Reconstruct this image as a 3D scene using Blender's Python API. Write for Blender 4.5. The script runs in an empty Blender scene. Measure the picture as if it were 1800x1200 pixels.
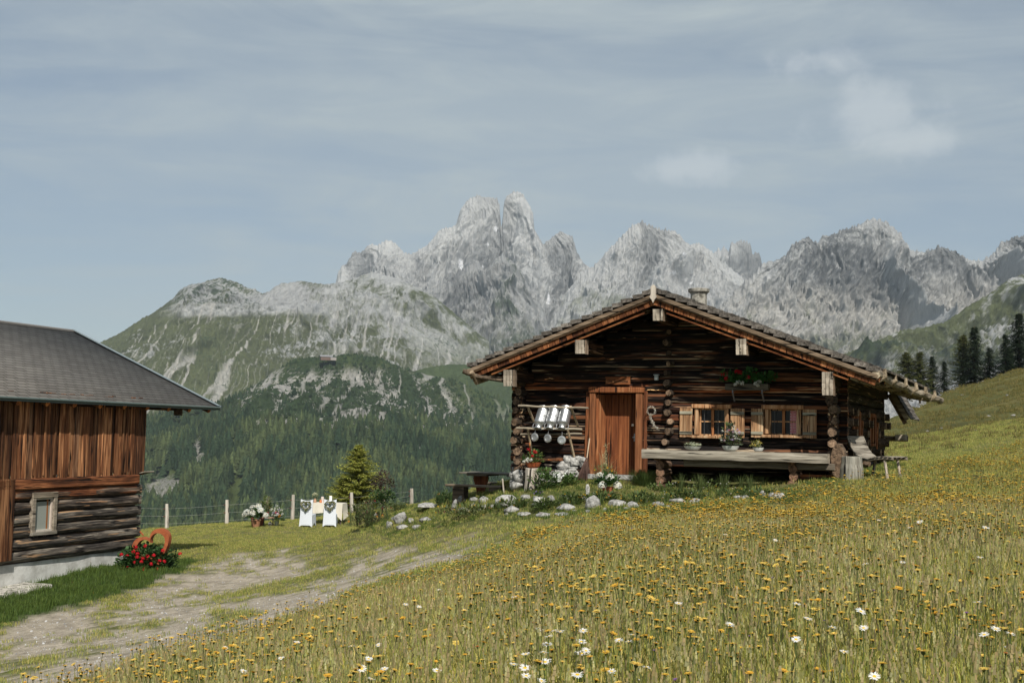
import bpy, math, random
import numpy as np
from mathutils import Vector, Matrix
random.seed(7); RNG = np.random.default_rng(11)
SC = bpy.context.scene
COL = SC.collection
# ------------------------------------------------------------------ camera
F = 2250.0; PIT = math.atan(162/2250.0); ROLL = math.radians(1.2)
cam_d = bpy.data.cameras.new('camera'); cam_d.sensor_width = 36.0; cam_d.lens = 45.0
cam_d.clip_start = 0.1; cam_d.clip_end = 60000
cam = bpy.data.objects.new('camera', cam_d); COL.objects.link(cam)
CM = Matrix.Rotation(math.pi/2 + PIT, 4, 'X') @ Matrix.Rotation(ROLL, 4, 'Z')
cam.matrix_world = CM
SC.camera = cam
MC = np.array([list(r)[:3] for r in CM.to_3x3()])
# ------------------------------------------------------------------ world, sun, exposure
SUN_AZ = math.radians(-80.0)       # direction towards the sun, from +X, counter-clockwise
SUN_EL = math.radians(43.0)
world = bpy.data.worlds.new("World"); SC.world = world; world.use_nodes = True
def build_world():
    nt = world.node_tree; N = nt.nodes; L = nt.links
    bg = N['Background']; bg.inputs['Strength'].default_value = 0.075
    sky = N.new('ShaderNodeTexSky'); sky.sky_type = 'NISHITA'; sky.sun_disc = False
    sky.sun_elevation = SUN_EL; sky.sun_rotation = math.radians(170.0)
    sky.altitude = 1200; sky.air_density = 1.0; sky.dust_density = 1.6; sky.ozone_density = 1.0
    tc = N.new('ShaderNodeTexCoord')
    # thin streaky high cloud
    def mapn(scale, loc=(0,0,0), rot=(0,0,0)):
        m = N.new('ShaderNodeMapping'); m.inputs['Scale'].default_value = scale; m.inputs['Location'].default_value = loc
        m.inputs['Rotation'].default_value = rot
        L.new(tc.outputs['Generated'], m.inputs['Vector']); return m
    def noise(m, sc, det=8, rough=.6, dist=0.):
        n = N.new('ShaderNodeTexNoise'); n.inputs['Scale'].default_value = sc; n.inputs['Detail'].default_value = det
        n.inputs['Roughness'].default_value = rough; n.inputs['Distortion'].default_value = dist
        L.new(m.outputs[0], n.inputs['Vector']); return n
    def ramp(n, a, b, lo=0., hi=1.):
        r = N.new('ShaderNodeMapRange'); r.interpolation_type = 'SMOOTHSTEP'
        r.inputs[1].default_value = a; r.inputs[2].default_value = b; r.inputs[3].default_value = lo; r.inputs[4].default_value = hi
        L.new(n, r.inputs[0]); return r.outputs[0]
    def mth(op, a, b):
        m = N.new('ShaderNodeMath'); m.operation = op
        for i, v in enumerate((a, b)):
            if isinstance(v, (int, float)): m.inputs[i].default_value = v
            else: L.new(v, m.inputs[i])
        return m.outputs[0]
    c1 = ramp(noise(mapn((1.2, 1.2, 6.5), (3.1, 0, 0.4), (0, 0.06, 0)), 1.7, 7, .55, .5).outputs['Fac'], .36, .68)
    c2 = ramp(noise(mapn((3, 3, 17), (1.3, 2, 0), (0, 0.12, 0)), 1.6, 7, .62, .9).outputs['Fac'], .35, .8)
    veil = mth('ADD', mth('MULTIPLY', c1, .34), mth('MULTIPLY', c2, .36))
    veil = mth('ADD', veil, .36)
    # cumulus puffs at fixed directions in the sky
    def puff(px, py, rx, rz, seed):
        v = np.array([(px-900)/F, (600-py)/F, -1.0]); v = MC @ v; v /= np.linalg.norm(v)
        s = N.new('ShaderNodeVectorMath'); s.operation = 'SUBTRACT'; s.inputs[1].default_value = tuple(v)
        L.new(tc.outputs['Generated'], s.inputs[0])
        sc = N.new('ShaderNodeVectorMath'); sc.operation = 'MULTIPLY'; sc.inputs[1].default_value = (1/rx, 0.6/rx, 1/rz)
        L.new(s.outputs[0], sc.inputs[0])
        ln = N.new('ShaderNodeVectorMath'); ln.operation = 'LENGTH'; L.new(sc.outputs[0], ln.inputs[0])
        nz = noise(mapn((18, 18, 22), (seed, 0, 0)), 1.0, 7, .58, .2).outputs['Fac']
        e = mth('ADD', mth('SUBTRACT', 1.0, ln.outputs['Value']), mth('MULTIPLY', mth('SUBTRACT', nz, .5), 2.9))
        return ramp(e, .04, .92)
    p = puff(1545, 200, .065, .034, 1.0)
    for a in ((1470, 108, .042, .022, 2.), (1195, 293, .045, .016, 4.), (1600, 245, .045, .016, 5.)):
        p = mth('MAXIMUM', p, puff(*a))
    m1 = N.new('ShaderNodeMix'); m1.data_type = 'RGBA'; m1.inputs[7].default_value = (6.0, 6.85, 7.15, 1)
    L.new(veil, m1.inputs[0]); L.new(sky.outputs[0], m1.inputs[6])
    m2 = N.new('ShaderNodeMix'); m2.data_type = 'RGBA'; m2.inputs[7].default_value = (8.3, 8.9, 9.2, 1)
    L.new(mth('MULTIPLY', p, .52), m2.inputs[0]); L.new(m1.outputs[2], m2.inputs[6])
    L.new(m2.outputs[2], bg.inputs['Color'])
build_world()
sun_d = bpy.data.lights.new('sun', 'SUN'); sun_d.energy = 5.0; sun_d.angle = math.radians(.6); sun_d.color = (1.0, .94, .84)
sun = bpy.data.objects.new('sun', sun_d); COL.objects.link(sun)
SUNV = Vector((math.cos(SUN_AZ)*math.cos(SUN_EL), math.sin(SUN_AZ)*math.cos(SUN_EL), math.sin(SUN_EL)))
sun.rotation_euler = SUNV.to_track_quat('Z', 'Y').to_euler()
vs = SC.view_settings; vs.view_transform = 'Standard'; vs.look = 'None'; vs.gamma = 1.0; vs.exposure = 0.08
SC.cycles.max_bounces = 6; SC.cycles.transparent_max_bounces = 8
# ------------------------------------------------------------------ pixel helpers (photo pixels, 1800 x 1200)
def P(px, py, d):
    v = MC @ np.array([(px-900)/F, (600-py)/F, -1.0]); return v*(d/v[1])
def PV(px, py, d): return Vector(P(px, py, d))
def Pn(px, py, d):
    q = np.stack([(px-900)/F, (600-py)/F, -np.ones_like(px)], 0); v = MC @ q; return v*(d/v[1])
def proj(p):      # (n,3) -> px, py
    q = np.asarray(p) @ MC; return 900 + F*q[:, 0]/-q[:, 2], 600 - F*q[:, 1]/-q[:, 2]
# ------------------------------------------------------------------ noise (vectorised gradient noise)
_perm = np.random.default_rng(3).permutation(512).astype(np.int64); _perm = np.concatenate([_perm]*3)
_grad = np.random.default_rng(5).normal(size=(512, 3)); _grad /= np.linalg.norm(_grad, axis=1)[:, None]
def pn(x, y, z):
    x = np.asarray(x, float); y = np.asarray(y, float)+0*x; z = np.asarray(z, float)+0*x
    xi, yi, zi = np.floor(x).astype(np.int64), np.floor(y).astype(np.int64), np.floor(z).astype(np.int64)
    xf, yf, zf = x-xi, y-yi, z-zi
    u, v, w = (t*t*t*(t*(t*6-15)+10) for t in (xf, yf, zf))
    r = 0
    for dx in (0, 1):
        for dy in (0, 1):
            for dz in (0, 1):
                h = _perm[(_perm[(_perm[(xi+dx) & 511]+yi+dy) & 511]+zi+dz) & 511]
                g = _grad[h]
                d = g[..., 0]*(xf-dx)+g[..., 1]*(yf-dy)+g[..., 2]*(zf-dz)
                r = r + d*(u if dx else 1-u)*(v if dy else 1-v)*(w if dz else 1-w)
    return r*1.6
def fbm(x, y, z, o=5, g=.5):
    r = 0; a = 1; f = 1; s = 0
    for i in range(o):
        r = r + a*pn(x*f+i*17.3, y*f+i*5.1, z*f+i*9.7); s += a; a *= g; f *= 2.03
    return r/s
def ridged(x, y, z, o=5, g=.5):
    r = 0; a = 1; f = 1; s = 0; w = 1
    for i in range(o):
        n = (1-np.abs(pn(x*f+i*7.3, y*f+i*3.1, z*f+i*1.7)*1.25))**2
        r = r + a*n*w; s += a; w = np.clip(n*1.4, 0, 1); a *= g; f *= 2.07
    return r/s
def sstep(a, b, x):
    t = np.clip((x-a)/(b-a), 0, 1); return t*t*(3-2*t)
# ------------------------------------------------------------------ mesh building
def mesh_np(name, V, Fc, mat=None, parent=None, col=None, uv=None, smooth=False, mats=None, midx=None):
    """V (n,3); Fc (m,3|4) arrays or list of arrays; col (n,3) point colour"""
    me = bpy.data.meshes.new(name)
    V = np.asarray(V, np.float32); Fc = np.asarray(Fc, np.int32)
    k = Fc.shape[1]; m = Fc.shape[0]
    me.vertices.add(len(V)); me.vertices.foreach_set('co', V.ravel())
    me.loops.add(m*k); me.loops.foreach_set('vertex_index', Fc.ravel())
    me.polygons.add(m); me.polygons.foreach_set('loop_start', np.arange(0, m*k, k, dtype=np.int32))
    me.polygons.foreach_set('loop_total', np.full(m, k, np.int32))
    if smooth: me.polygons.foreach_set('use_smooth', np.ones(m, bool))
    if midx is not None: me.polygons.foreach_set('material_index', np.asarray(midx, np.int32))
    me.update(calc_edges=True)
    if col is not None:
        a = me.color_attributes.new('col', 'FLOAT_COLOR', 'POINT')
        c = np.ones((len(V), 4), np.float32); c[:, :3] = col; a.data.foreach_set('color', c.ravel())
    if uv is not None:
        l = me.uv_layers.new(name='uv'); l.data.foreach_set('uv', np.asarray(uv, np.float32)[Fc.ravel()].ravel())
    for mm in (mats or ([mat] if mat else [])): me.materials.append(mm)
    o = bpy.data.objects.new(name, me); COL.objects.link(o)
    if parent: o.parent = parent
    return o
class MB:
    """collects primitives; every primitive may carry its own point colour"""
    def __init__(s): s.v = []; s.f = []; s.c = []; s.n = 0; s.mi = []
    def add(s, V, Fs, c=(1, 1, 1), mi=0):
        V = [tuple(p) for p in V]; s.v += V; s.f += [tuple(i+s.n for i in f) for f in Fs]; s.n += len(V)
        if isinstance(c, list) and len(c) == len(V): s.c += c
        else: s.c += [tuple(c)]*len(V)
        s.mi += [mi]*len(Fs)
    def box(s, c, sz, R=None, col=(1, 1, 1), bev=0., mi=0, jit=0.):
        x, y, z = sz[0]/2, sz[1]/2, sz[2]/2
        b = min(bev, x*.45, y*.45, z*.45)
        if b > 0:
            V = []; idx = {}
            for sx in (-1, 1):
                for sy in (-1, 1):
                    for sz_ in (-1, 1):
                        for ax in range(3):
                            p = [sx*(x-b), sy*(y-b), sz_*(z-b)]
                            p[ax] = (sx*x, sy*y, sz_*z)[ax]
                            idx[(sx, sy, sz_, ax)] = len(V); V.append(p)
            Fs = []
            for ax in range(3):
                for sg in (-1, 1):
                    o = [a for a in range(3) if a != ax]
                    q = []
                    for (a, b2) in ((-1, -1), (1, -1), (1, 1), (-1, 1)):
                        k = [0, 0, 0]; k[ax] = sg; k[o[0]] = a; k[o[1]] = b2; q.append(idx[(k[0], k[1], k[2], ax)])
                    Fs.append(q if (sg > 0) != (ax == 1) else q[::-1])
            for ax in range(3):          # edges along ax
                o = [a for a in range(3) if a != ax]
                for a in (-1, 1):
                    for b2 in (-1, 1):
                        k = [0, 0, 0]; k[o[0]] = a; k[o[1]] = b2
                        k1 = list(k); k1[ax] = -1; k2 = list(k); k2[ax] = 1
                        Fs.append([idx[(*k1, o[0])], idx[(*k2, o[0])], idx[(*k2, o[1])], idx[(*k1, o[1])]])
            for sx in (-1, 1):
                for sy in (-1, 1):
                    for sz_ in (-1, 1): Fs.append([idx[(sx, sy, sz_, a)] for a in range(3)])
        else:
            V = [[sx*x, sy*y, sz_*z] for sx in (-1, 1) for sy in (-1, 1) for sz_ in (-1, 1)]
            Fs = [(0, 1, 3, 2), (4, 6, 7, 5), (0, 4, 5, 1), (2, 3, 7, 6), (0, 2, 6, 4), (1, 5, 7, 3)]
        out = []
        for p in V:
            if jit: p = [q+random.uniform(-jit, jit) for q in p]
            q = Vector(p)
            if R is not None: q = R @ q
            out.append((q.x+c[0], q.y+c[1], q.z+c[2]))
        s.add(out, Fs, col, mi)
    def tube(s, pts, rad, seg=8, col=(1, 1, 1), cap=True, mi=0, squash=None, rough=0., endcol=None, sq=0.):
        """pts list of Vector, rad scalar or list; sq 0 round .. 1 squared"""
        pts = [Vector(p) for p in pts]; n = len(pts)
        if not isinstance(rad, (list, tuple)): rad = [rad]*n
        V = []; up0 = None
        ph = random.random()*9
        for i, p in enumerate(pts):
            t = (pts[min(i+1, n-1)]-pts[max(i-1, 0)]).normalized()
            if up0 is None:
                up0 = Vector((0, 0, 1)) if abs(t.z) < .9 else Vector((0, 1, 0))
            a = t.cross(up0).normalized(); b = a.cross(t).normalized(); up0 = b
            for k in range(seg):
                an = 2*math.pi*(k+.5)/seg; cx, cy = math.cos(an), math.sin(an)
                if sq:
                    m = max(abs(cx), abs(cy)); f = (1-sq)+sq*(1/m)*.9; cx *= f; cy *= f
                r = rad[i]*(1+rough*(math.sin(ph+an*2+i*.9)*.5+random.uniform(-.5, .5)))
                ra, rb = (r*squash[0], r*squash[1]) if squash else (r, r)
                V.append(p+a*cx*ra+b*cy*rb)
        Fs = [(i*seg+k, i*seg+(k+1) % seg, (i+1)*seg+(k+1) % seg, (i+1)*seg+k) for i in range(n-1) for k in range(seg)]
        s.add(V, Fs, col, mi)
        if cap:
            ec = endcol or col
            s.add(V[:seg], [tuple(range(seg))[::-1]], ec, mi); s.add(V[-seg:], [tuple(range(seg))], ec, mi)
    def lathe(s, c, prof, seg=16, col=(1, 1, 1), R=None, mi=0):
        V = []
        for r, z in prof:
            for k in range(seg):
                a = 2*math.pi*k/seg; q = Vector((r*math.cos(a), r*math.sin(a), z))
                if R is not None: q = R @ q
                V.append(q+Vector(c))
        n = len(prof)
        Fs = [(i*seg+k, i*seg+(k+1) % seg, (i+1)*seg+(k+1) % seg, (i+1)*seg+k) for i in range(n-1) for k in range(seg)]
        s.add(V, Fs, col, mi)
    def ball(s, c, r, seg=8, col=(1, 1, 1), sq=(1, 1, 1), rough=0., mi=0):
        V = []; m = max(4, seg//2+1)
        for i in range(m+1):
            th = math.pi*i/m
            for k in range(seg):
                a = 2*math.pi*k/seg; f = r*(1+random.uniform(-rough, rough)) if 0 < i < m else r
                V.append((c[0]+f*math.sin(th)*math.cos(a)*sq[0], c[1]+f*math.sin(th)*math.sin(a)*sq[1], c[2]+f*math.cos(th)*sq[2]))
        Fs = [(i*seg+k, (i+1)*seg+k, (i+1)*seg+(k+1) % seg, i*seg+(k+1) % seg) for i in range(m) for k in range(seg)]
        s.add(V, Fs, col, mi)
    def leaf(s, c, d, n, L, W, col):
        """a bent leaf: two quads"""
        c = Vector(c); d = Vector(d).normalized(); a = d.cross(Vector(n)).normalized()*W/2
        m = c+d*L*.5+Vector(n)*L*.08; e = c+d*L
        s.add([c-a*.35, c+a*.35, m+a, m-a, e], [(0, 1, 2, 3), (3, 2, 4)], col)
    def build(s, name, mat, parent=None, smooth=False, M=None):
        if not s.v: return None
        me = bpy.data.meshes.new(name); V = s.v
        if M is not None: V = [M @ Vector(p) for p in V]
        me.from_pydata(V, [], s.f); me.update()
        if smooth: me.polygons.foreach_set('use_smooth', np.ones(len(me.polygons), bool))
        a = me.color_attributes.new('col', 'FLOAT_COLOR', 'POINT')
        c = np.ones((len(V), 4), np.float32); c[:, :3] = np.array(s.c, np.float32); a.data.foreach_set('color', c.ravel())
        for m in (mat if isinstance(mat, (list, tuple)) else [mat]): me.materials.append(m)
        if isinstance(mat, (list, tuple)): me.polygons.foreach_set('material_index', np.array(s.mi, np.int32))
        o = bpy.data.objects.new(name, me); COL.objects.link(o)
        if parent: o.parent = parent
        return o
def tag(o, label=None, cat=None, group=None, kind=None):
    if label: o['label'] = label
    if cat: o['category'] = cat
    if group: o['group'] = group
    if kind: o['kind'] = kind
    return o
def thing(name, label, cat, loc=(0, 0, 0), rz=0., group=None, M=None):
    o = bpy.data.objects.new(name, None); COL.objects.link(o); o.empty_display_size = .2
    if M is not None: o.matrix_world = M
    else: o.location = loc; o.rotation_euler = (0, 0, rz)
    return tag(o, label, cat, group)
def part(o, label): o['label'] = label; return o
def copy_tree(o, parent=None):
    c = o.copy(); COL.objects.link(c); c.parent = parent
    for ch in list(o.children): copy_tree(ch, c)
    return c
# ------------------------------------------------------------------ materials
class NT:
    def __init__(s, name):
        s.m = bpy.data.materials.new(name); s.m.use_nodes = True; s.t = s.m.node_tree; s.N = s.t.nodes; s.L = s.t.links
        s.b = s.N['Principled BSDF']; s.tc = s.N.new('ShaderNodeTexCoord')
    def link(s, a, b): s.L.new(a, b)
    def attr(s, n='col'):
        a = s.N.new('ShaderNodeAttribute'); a.attribute_name = n; return a.outputs['Color']
    def mapping(s, scale, src='Object', loc=(0, 0, 0), rot=(0, 0, 0)):
        m = s.N.new('ShaderNodeMapping'); m.inputs['Scale'].default_value = scale; m.inputs['Location'].default_value = loc
        m.inputs['Rotation'].default_value = rot
        s.L.new(s.tc.outputs[src], m.inputs['Vector']); return m.outputs[0]
    def noise(s, vec, sc=1., det=6, rough=.6, dist=0.):
        n = s.N.new('ShaderNodeTexNoise'); n.inputs['Scale'].default_value = sc; n.inputs['Detail'].default_value = det
        n.inputs['Roughness'].default_value = rough; n.inputs['Distortion'].default_value = dist
        if vec is not None: s.L.new(vec, n.inputs['Vector'])
        return n.outputs['Fac']
    def vor(s, vec, sc=1., feat='F1', out='Distance'):
        n = s.N.new('ShaderNodeTexVoronoi'); n.inputs['Scale'].default_value = sc; n.feature = feat
        if vec is not None: s.L.new(vec, n.inputs['Vector'])
        return n.outputs[out]
    def rng(s, x, a, b, lo=0., hi=1., smooth=True):
        r = s.N.new('ShaderNodeMapRange')
        if smooth: r.interpolation_type = 'SMOOTHSTEP'
        for i, v in enumerate((a, b, lo, hi)): r.inputs[i+1].default_value = v
        s.L.new(x, r.inputs[0]); return r.outputs[0]
    def ramp(s, x, stops):
        r = s.N.new('ShaderNodeValToRGB'); e = r.color_ramp.elements
        while len(e) < len(stops): e.new(.5)
        for i, (p, c) in enumerate(stops): e[i].position = p; e[i].color = (*c, 1)
        s.L.new(x, r.inputs[0]); return r.outputs[0]
    def mix(s, f, a, b, mode='MIX'):
        m = s.N.new('ShaderNodeMix'); m.data_type = 'RGBA'; m.blend_type = mode
        for i, v in ((0, f), (6, a), (7, b)):
            if isinstance(v, (int, float)): m.inputs[i].default_value = v
            elif isinstance(v, tuple): m.inputs[i].default_value = (*v, 1) if len(v) == 3 else v
            else: s.L.new(v, m.inputs[i])
        return m.outputs[2]
    def math(s, op, a, b=0.):
        m = s.N.new('ShaderNodeMath'); m.operation = op
        for i, v in enumerate((a, b)):
            if isinstance(v, (int, float)): m.inputs[i].default_value = v
            else: s.L.new(v, m.inputs[i])
        return m.outputs[0]
    def bump(s, h, strength=.4, dist=.02):
        b = s.N.new('ShaderNodeBump'); b.inputs['Strength'].default_value = strength; b.inputs['Distance'].default_value = dist
        s.L.new(h, b.inputs['Height']); s.L.new(b.outputs[0], s.b.inputs['Normal'])
    def done(s, color=None, rough=.8, spec=.3, metal=0.):
        if color is not None:
            if isinstance(color, tuple): s.b.inputs['Base Color'].default_value = (*color, 1)
            else: s.L.new(color, s.b.inputs['Base Color'])
        if isinstance(rough, (int, float)): s.b.inputs['Roughness'].default_value = rough
        else: s.L.new(rough, s.b.inputs['Roughness'])
        s.b.inputs['Specular IOR Level'].default_value = spec; s.b.inputs['Metallic'].default_value = metal
        return s.m
def wood(name, axis, dark, mid, light, d0=.35, d1=.62, vary=.5, rough=.85, scale=1.0, orange=None, streak=None):
    """axis = grain direction in object coordinates; tinted by the point colour"""
    t = NT(name); st = [26*scale]*3; st[axis] = 1.3*scale
    st2 = [7*scale]*3; st2[axis] = .5*scale
    g = t.noise(t.mapping(tuple(st)), 1, 6, .62, .6)
    w = t.noise(t.mapping(tuple(st2), loc=(4, 3, 7)), 1, 5, .6, .8)
    c = t.ramp(t.math('ADD', t.math('MULTIPLY', g, .5), t.math('MULTIPLY', w, .5)),
               [(d0, dark), ((d0+d1)/2, mid), (d1, light), (min(1, d1+.14), tuple(min(1, v*1.25) for v in light))])
    st3 = [14*scale]*3; st3[axis] = .8*scale
    ck = t.rng(t.noise(t.mapping(tuple(st3), loc=(9, 1, 2)), 1.6, 3, .5, .3), .60, .68)   # dark checks
    c = t.mix(ck, c, tuple(v*.25 for v in dark))
    if orange:
        o = t.rng(t.noise(t.mapping(tuple([v*.5 for v in st3]), loc=(2, 8, 5)), 1.3, 3, .5, .5), .52, .66)
        c = t.mix(t.math('MULTIPLY', o, .6), c, orange)
    if streak:
        st5 = [20*scale]*3; st5[axis] = .55*scale; s5 = t.noise(t.mapping(tuple(st5), loc=(5, 5, 1)), 1.3, 3, .5, .4)
        c = t.mix(t.math('MULTIPLY', t.rng(s5, .615, .66), .85), c, streak)
    c = t.mix(1., c, t.attr(), 'MULTIPLY')
    t.bump(t.math('ADD', g, t.math('MULTIPLY', ck, -.8)), .6, .012)
    return t.done(c, rough, .25)
def vcol(name, rough=.7, spec=.3, transl=0., metal=0., nscale=0., nvar=.25):
    t = NT(name); c = t.attr()
    if nscale:
        n = t.noise(t.mapping((nscale,)*3), 1, 5, .6)
        c = t.mix(1., c, t.ramp(n, [(.3, (1-nvar,)*3), (.7, (1+nvar,)*3)]), 'MULTIPLY')
    m = t.done(c, rough, spec, metal)
    if transl:
        tr = t.N.new('ShaderNodeBsdfTranslucent'); t.L.new(c, tr.inputs[0])
        mx = t.N.new('ShaderNodeMixShader'); mx.inputs[0].default_value = transl
        out = t.N['Material Output']; t.L.new(t.b.outputs[0], mx.inputs[1]); t.L.new(tr.outputs[0], mx.inputs[2]); t.L.new(mx.outputs[0], out.inputs[0])
    return m
def stone_mat(name, base=(.36, .355, .34), dark=(.09, .088, .08)):
    t = NT(name)
    n = t.noise(t.mapping((9, 9, 9)), 1, 9, .72, .6); n2 = t.noise(t.mapping((34, 34, 34)), 1, 4, .6)
    c = t.ramp(n, [(.38, dark), (.46, tuple(v*.62 for v in base)), (.56, base), (.68, tuple(v*1.15 for v in base))])
    c = t.mix(t.rng(n2, .55, .7, 0, .5), c, (.14, .15, .11))
    c = t.mix(1., c, t.attr(), 'MULTIPLY')
    t.bump(t.math('ADD', n, t.math('MULTIPLY', n2, .3)), .8, .04)
    return t.done(c, .92, .2)
MT = {}
MT['leaf'] = vcol('leaf', .6, .25, .3)
MT['petal'] = vcol('petal', .6, .2, .35)
MT['paint'] = vcol('plain_surface', .6, .35, 0, 0, 14, .12)
MT['cloth'] = vcol('cloth', .9, .1, .15)
MT['bark'] = vcol('bark', .9, .2, 0, 0, 9, .4)
MT['stone'] = stone_mat('limestone')
MT['pebble'] = vcol('pebble', .9, .2, 0, 0, 30, .3)
MT['metal'] = vcol('milk_can_metal', .38, .5, 0, .85, 9, .2)
MT['iron'] = vcol('iron', .5, .4, 0, .6, 20, .2)
MT['dark'] = NT('dark_void').done((.012, .011, .01), .9, .1)
t = NT('window_glass'); MT['glass'] = t.done((.006, .007, .008), .12, .22)
# ================================================================== near terrain
GP = [ # photo px, py, depth of ground points
 (100,1200,13.5),(400,1200,9.5),(700,1200,7.2),(1000,1200,6),(1400,1200,5.6),(1790,1200,5.4),
 (1000,1090,8.5),(1400,1080,8),(1790,1050,8),(1100,1000,12),(1400,980,12),(1790,930,14),
 (1100,930,18),(1400,915,18),(1700,880,20),(1000,900,23),(1300,882,23.2),
 (1085,842,26.6),(1180,866,25.9),(1240,863,25.6),(1330,858,25.2),(1420,848,24.8),(1475,839,24.6),(1540,835,26),(1085,868,25.2),(1085,892,24),(950,908,24.6),(1240,884,23.6),(1590,815,31),
 (1700,850,24),(1790,780,38),(1700,797,37),(1640,800,38),
 (1625,745,70),(1720,720,80),(1795,690,95),(1600,703,135),(1660,684,150),(1730,662,165),(1798,642,180),
 (934,858,27.1),(905,863,27.4),(956,863,26.8),(1000,855,26.6),(870,876,28.2),(905,885,26),(800,892,29.2),(740,886,33),(690,900,34),(900,915,24.5),(800,935,25.5),(700,948,28),(640,940,33),
 (620,1060,17),(500,1100,15),(350,1160,13.2),(830,990,17.5),(740,985,21.5),(640,1010,23),
 (5,1160,18.5),(200,1080,23),(400,1050,25),(500,1000,30),(650,970,29),(236,987,32.2),(120,1007,29.9),(35,1031,28.4),(-40,1052,26.8),(300,995,33),(330,960,38),
 (450,960,38),(560,930,46),(450,930,46.5),(620,927,47),(300,928,50),(400,920,52),(620,904,54),(520,914,53),(700,893,50),(680,930,38),
 (0,985,40),(120,960,46),
]
def _gp():
    A = np.array([P(*g) for g in GP])
    ext = [(-3,-8,-1.2),(10,-8,-.8),(-14,-6,-3.4),(2,0,-1.25),(8,1,-1.1),(-8,4,-3.),(40,20,3),(60,60,9),(75,120,14),(40,5,2.5),(-30,20,-4.6),(-40,50,-6)]
    return np.vstack([A, np.array(ext, float)])
GA = _gp()
def _tps_fit(A, lam=.004):
    n = len(A); d = np.linalg.norm(A[:, None, :2]-A[None, :, :2], axis=2)/20
    K = np.where(d > 0, d*d*np.log(d+1e-9), 0)+lam*np.eye(n)
    Q = np.c_[np.ones(n), A[:, :2]/20]
    M_ = np.block([[K, Q], [Q.T, np.zeros((3, 3))]])
    return np.linalg.solve(M_, np.r_[A[:, 2], 0, 0, 0])
GW = _tps_fit(GA)
def gz_raw(x, y):
    x = np.asarray(x, float); y = np.asarray(y, float); sh = x.shape
    x = x.ravel(); y = y.ravel(); out = np.empty_like(x)
    for i in range(0, len(x), 20000):
        xs, ys = x[i:i+20000], y[i:i+20000]
        d = np.hypot(xs[:, None]-GA[None, :, 0], ys[:, None]-GA[None, :, 1])/20
        out[i:i+20000] = np.where(d > 1e-6, d*d*np.log(d+1e-9), 0) @ GW[:-3]+GW[-3]+GW[-2]*xs/20+GW[-1]*ys/20
    return out.reshape(sh)
# edge of the yard: beyond this line (in plan) the ground drops into the valley
EDGE = np.array([P(*g)[:2] for g in [(150,930,49),(300,922,51.5),(400,915,53),(520,908,54.5),(620,900,56),(700,888,54),(760,886,50),(800,884,42),(900,880,36)]])
def drop(x, y):
    a = np.arctan2(x, y)
    ea = np.arctan2(EDGE[:, 0], EDGE[:, 1]); er = np.hypot(EDGE[:, 0], EDGE[:, 1])
    ea = np.r_[-1.2, ea, .06, .12, .22, .30, .334, .375, .43, 1.2]; er = np.r_[42, er, 36, 42, 60, 110, 140, 168, 186, 210]
    lim = np.interp(a, ea, er); r = np.hypot(x, y)
    o = np.clip(r-lim, 0, None)
    return -(o*.55)*(1-np.exp(-o/3.))
def gz(x, y):
    x = np.asarray(x, float); y = np.asarray(y, float)
    r = np.hypot(x, y)
    z = gz_raw(x, y)
    z = np.clip(z, -8, 22)
    n = .035*fbm(x*.9, y*.9, 0*x, 4)+.10*fbm(x*.22, y*.22, 0*x+5, 3)*sstep(8, 60, r)
    hill = sstep(45, 75, y)*sstep(.2, .3, np.arctan2(x, y))
    n = n+hill*.55*ridged(x*.035+y*.02, y*.06-x*.035, 0*x+2, 4)-hill*.35
    return z+n+drop(x, y)
def gzs(x, y): return float(gz(np.array([x]), np.array([y]))[0])
def on_ground(px, py, d0=None):
    """first hit of the pixel ray on the near terrain"""
    ds = np.concatenate([np.linspace(4, 60, 700), np.linspace(60, 260, 400)])
    p = Pn(np.full_like(ds, px), np.full_like(ds, py), ds)
    g = gz(p[0], p[1]); b = np.where(p[2] <= g)[0]
    b = b[b > 0]
    i = b[0] if len(b) else 500
    a, c = p[2][i-1]-g[i-1], p[2][i]-g[i]
    f = a/(a-c) if a != c else .5
    d = ds[i-1]+(ds[i]-ds[i-1])*f
    q = P(px, py, d); return Vector((q[0], q[1], gzs(q[0], q[1])))
def inpoly(px, py, poly):
    poly = np.array(poly, float); r = np.zeros(px.shape, bool); j = len(poly)-1
    for i in range(len(poly)):
        xi, yi = poly[i]; xj, yj = poly[j]
        c = ((yi > py) != (yj > py)) & (px < (xj-xi)*(py-yi)/(yj-yi+1e-12)+xi); r ^= c; j = i
    return r
# regions of the yard in plan, traced on the ground
def plan(poly): return np.array([list(on_ground(*p))[:2] for p in poly])
def polydist(x, y, poly):
    """signed distance to the polygon in plan, positive inside"""
    d = np.full(x.shape, 1e9); j = len(poly)-1
    for i in range(len(poly)):
        ax, ay = poly[j]; bx, by = poly[i]; ex, ey = bx-ax, by-ay
        t = np.clip(((x-ax)*ex+(y-ay)*ey)/(ex*ex+ey*ey+1e-9), 0, 1)
        d = np.minimum(d, np.hypot(x-ax-t*ex, y-ay-t*ey)); j = i
    return np.where(inpoly(x, y, poly), d, -d)
ROAD = plan([(-120,1150),(0,1108),(60,1080),(150,1062),(240,1038),(300,1008),(350,988),(430,972),(500,965),(560,975),(640,975),(730,962),(800,958),(835,970),(820,985),(740,1000),(640,1045),(560,1075),(470,1105),(380,1150),(300,1180),(200,1199),(-100,1250)])
MEADOW = np.vstack([plan([(230,1199),(330,1170),(420,1130),(520,1095),(620,1062),(720,1040),(830,1005),(900,965),(960,935),(1060,915),(1200,897),(1330,885),(1440,858),(1590,838),(1700,810),(1790,782),(1900,770),(2000,1200)]), [(9, 2), (-4, 2), (-4.6, 8)]])
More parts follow.
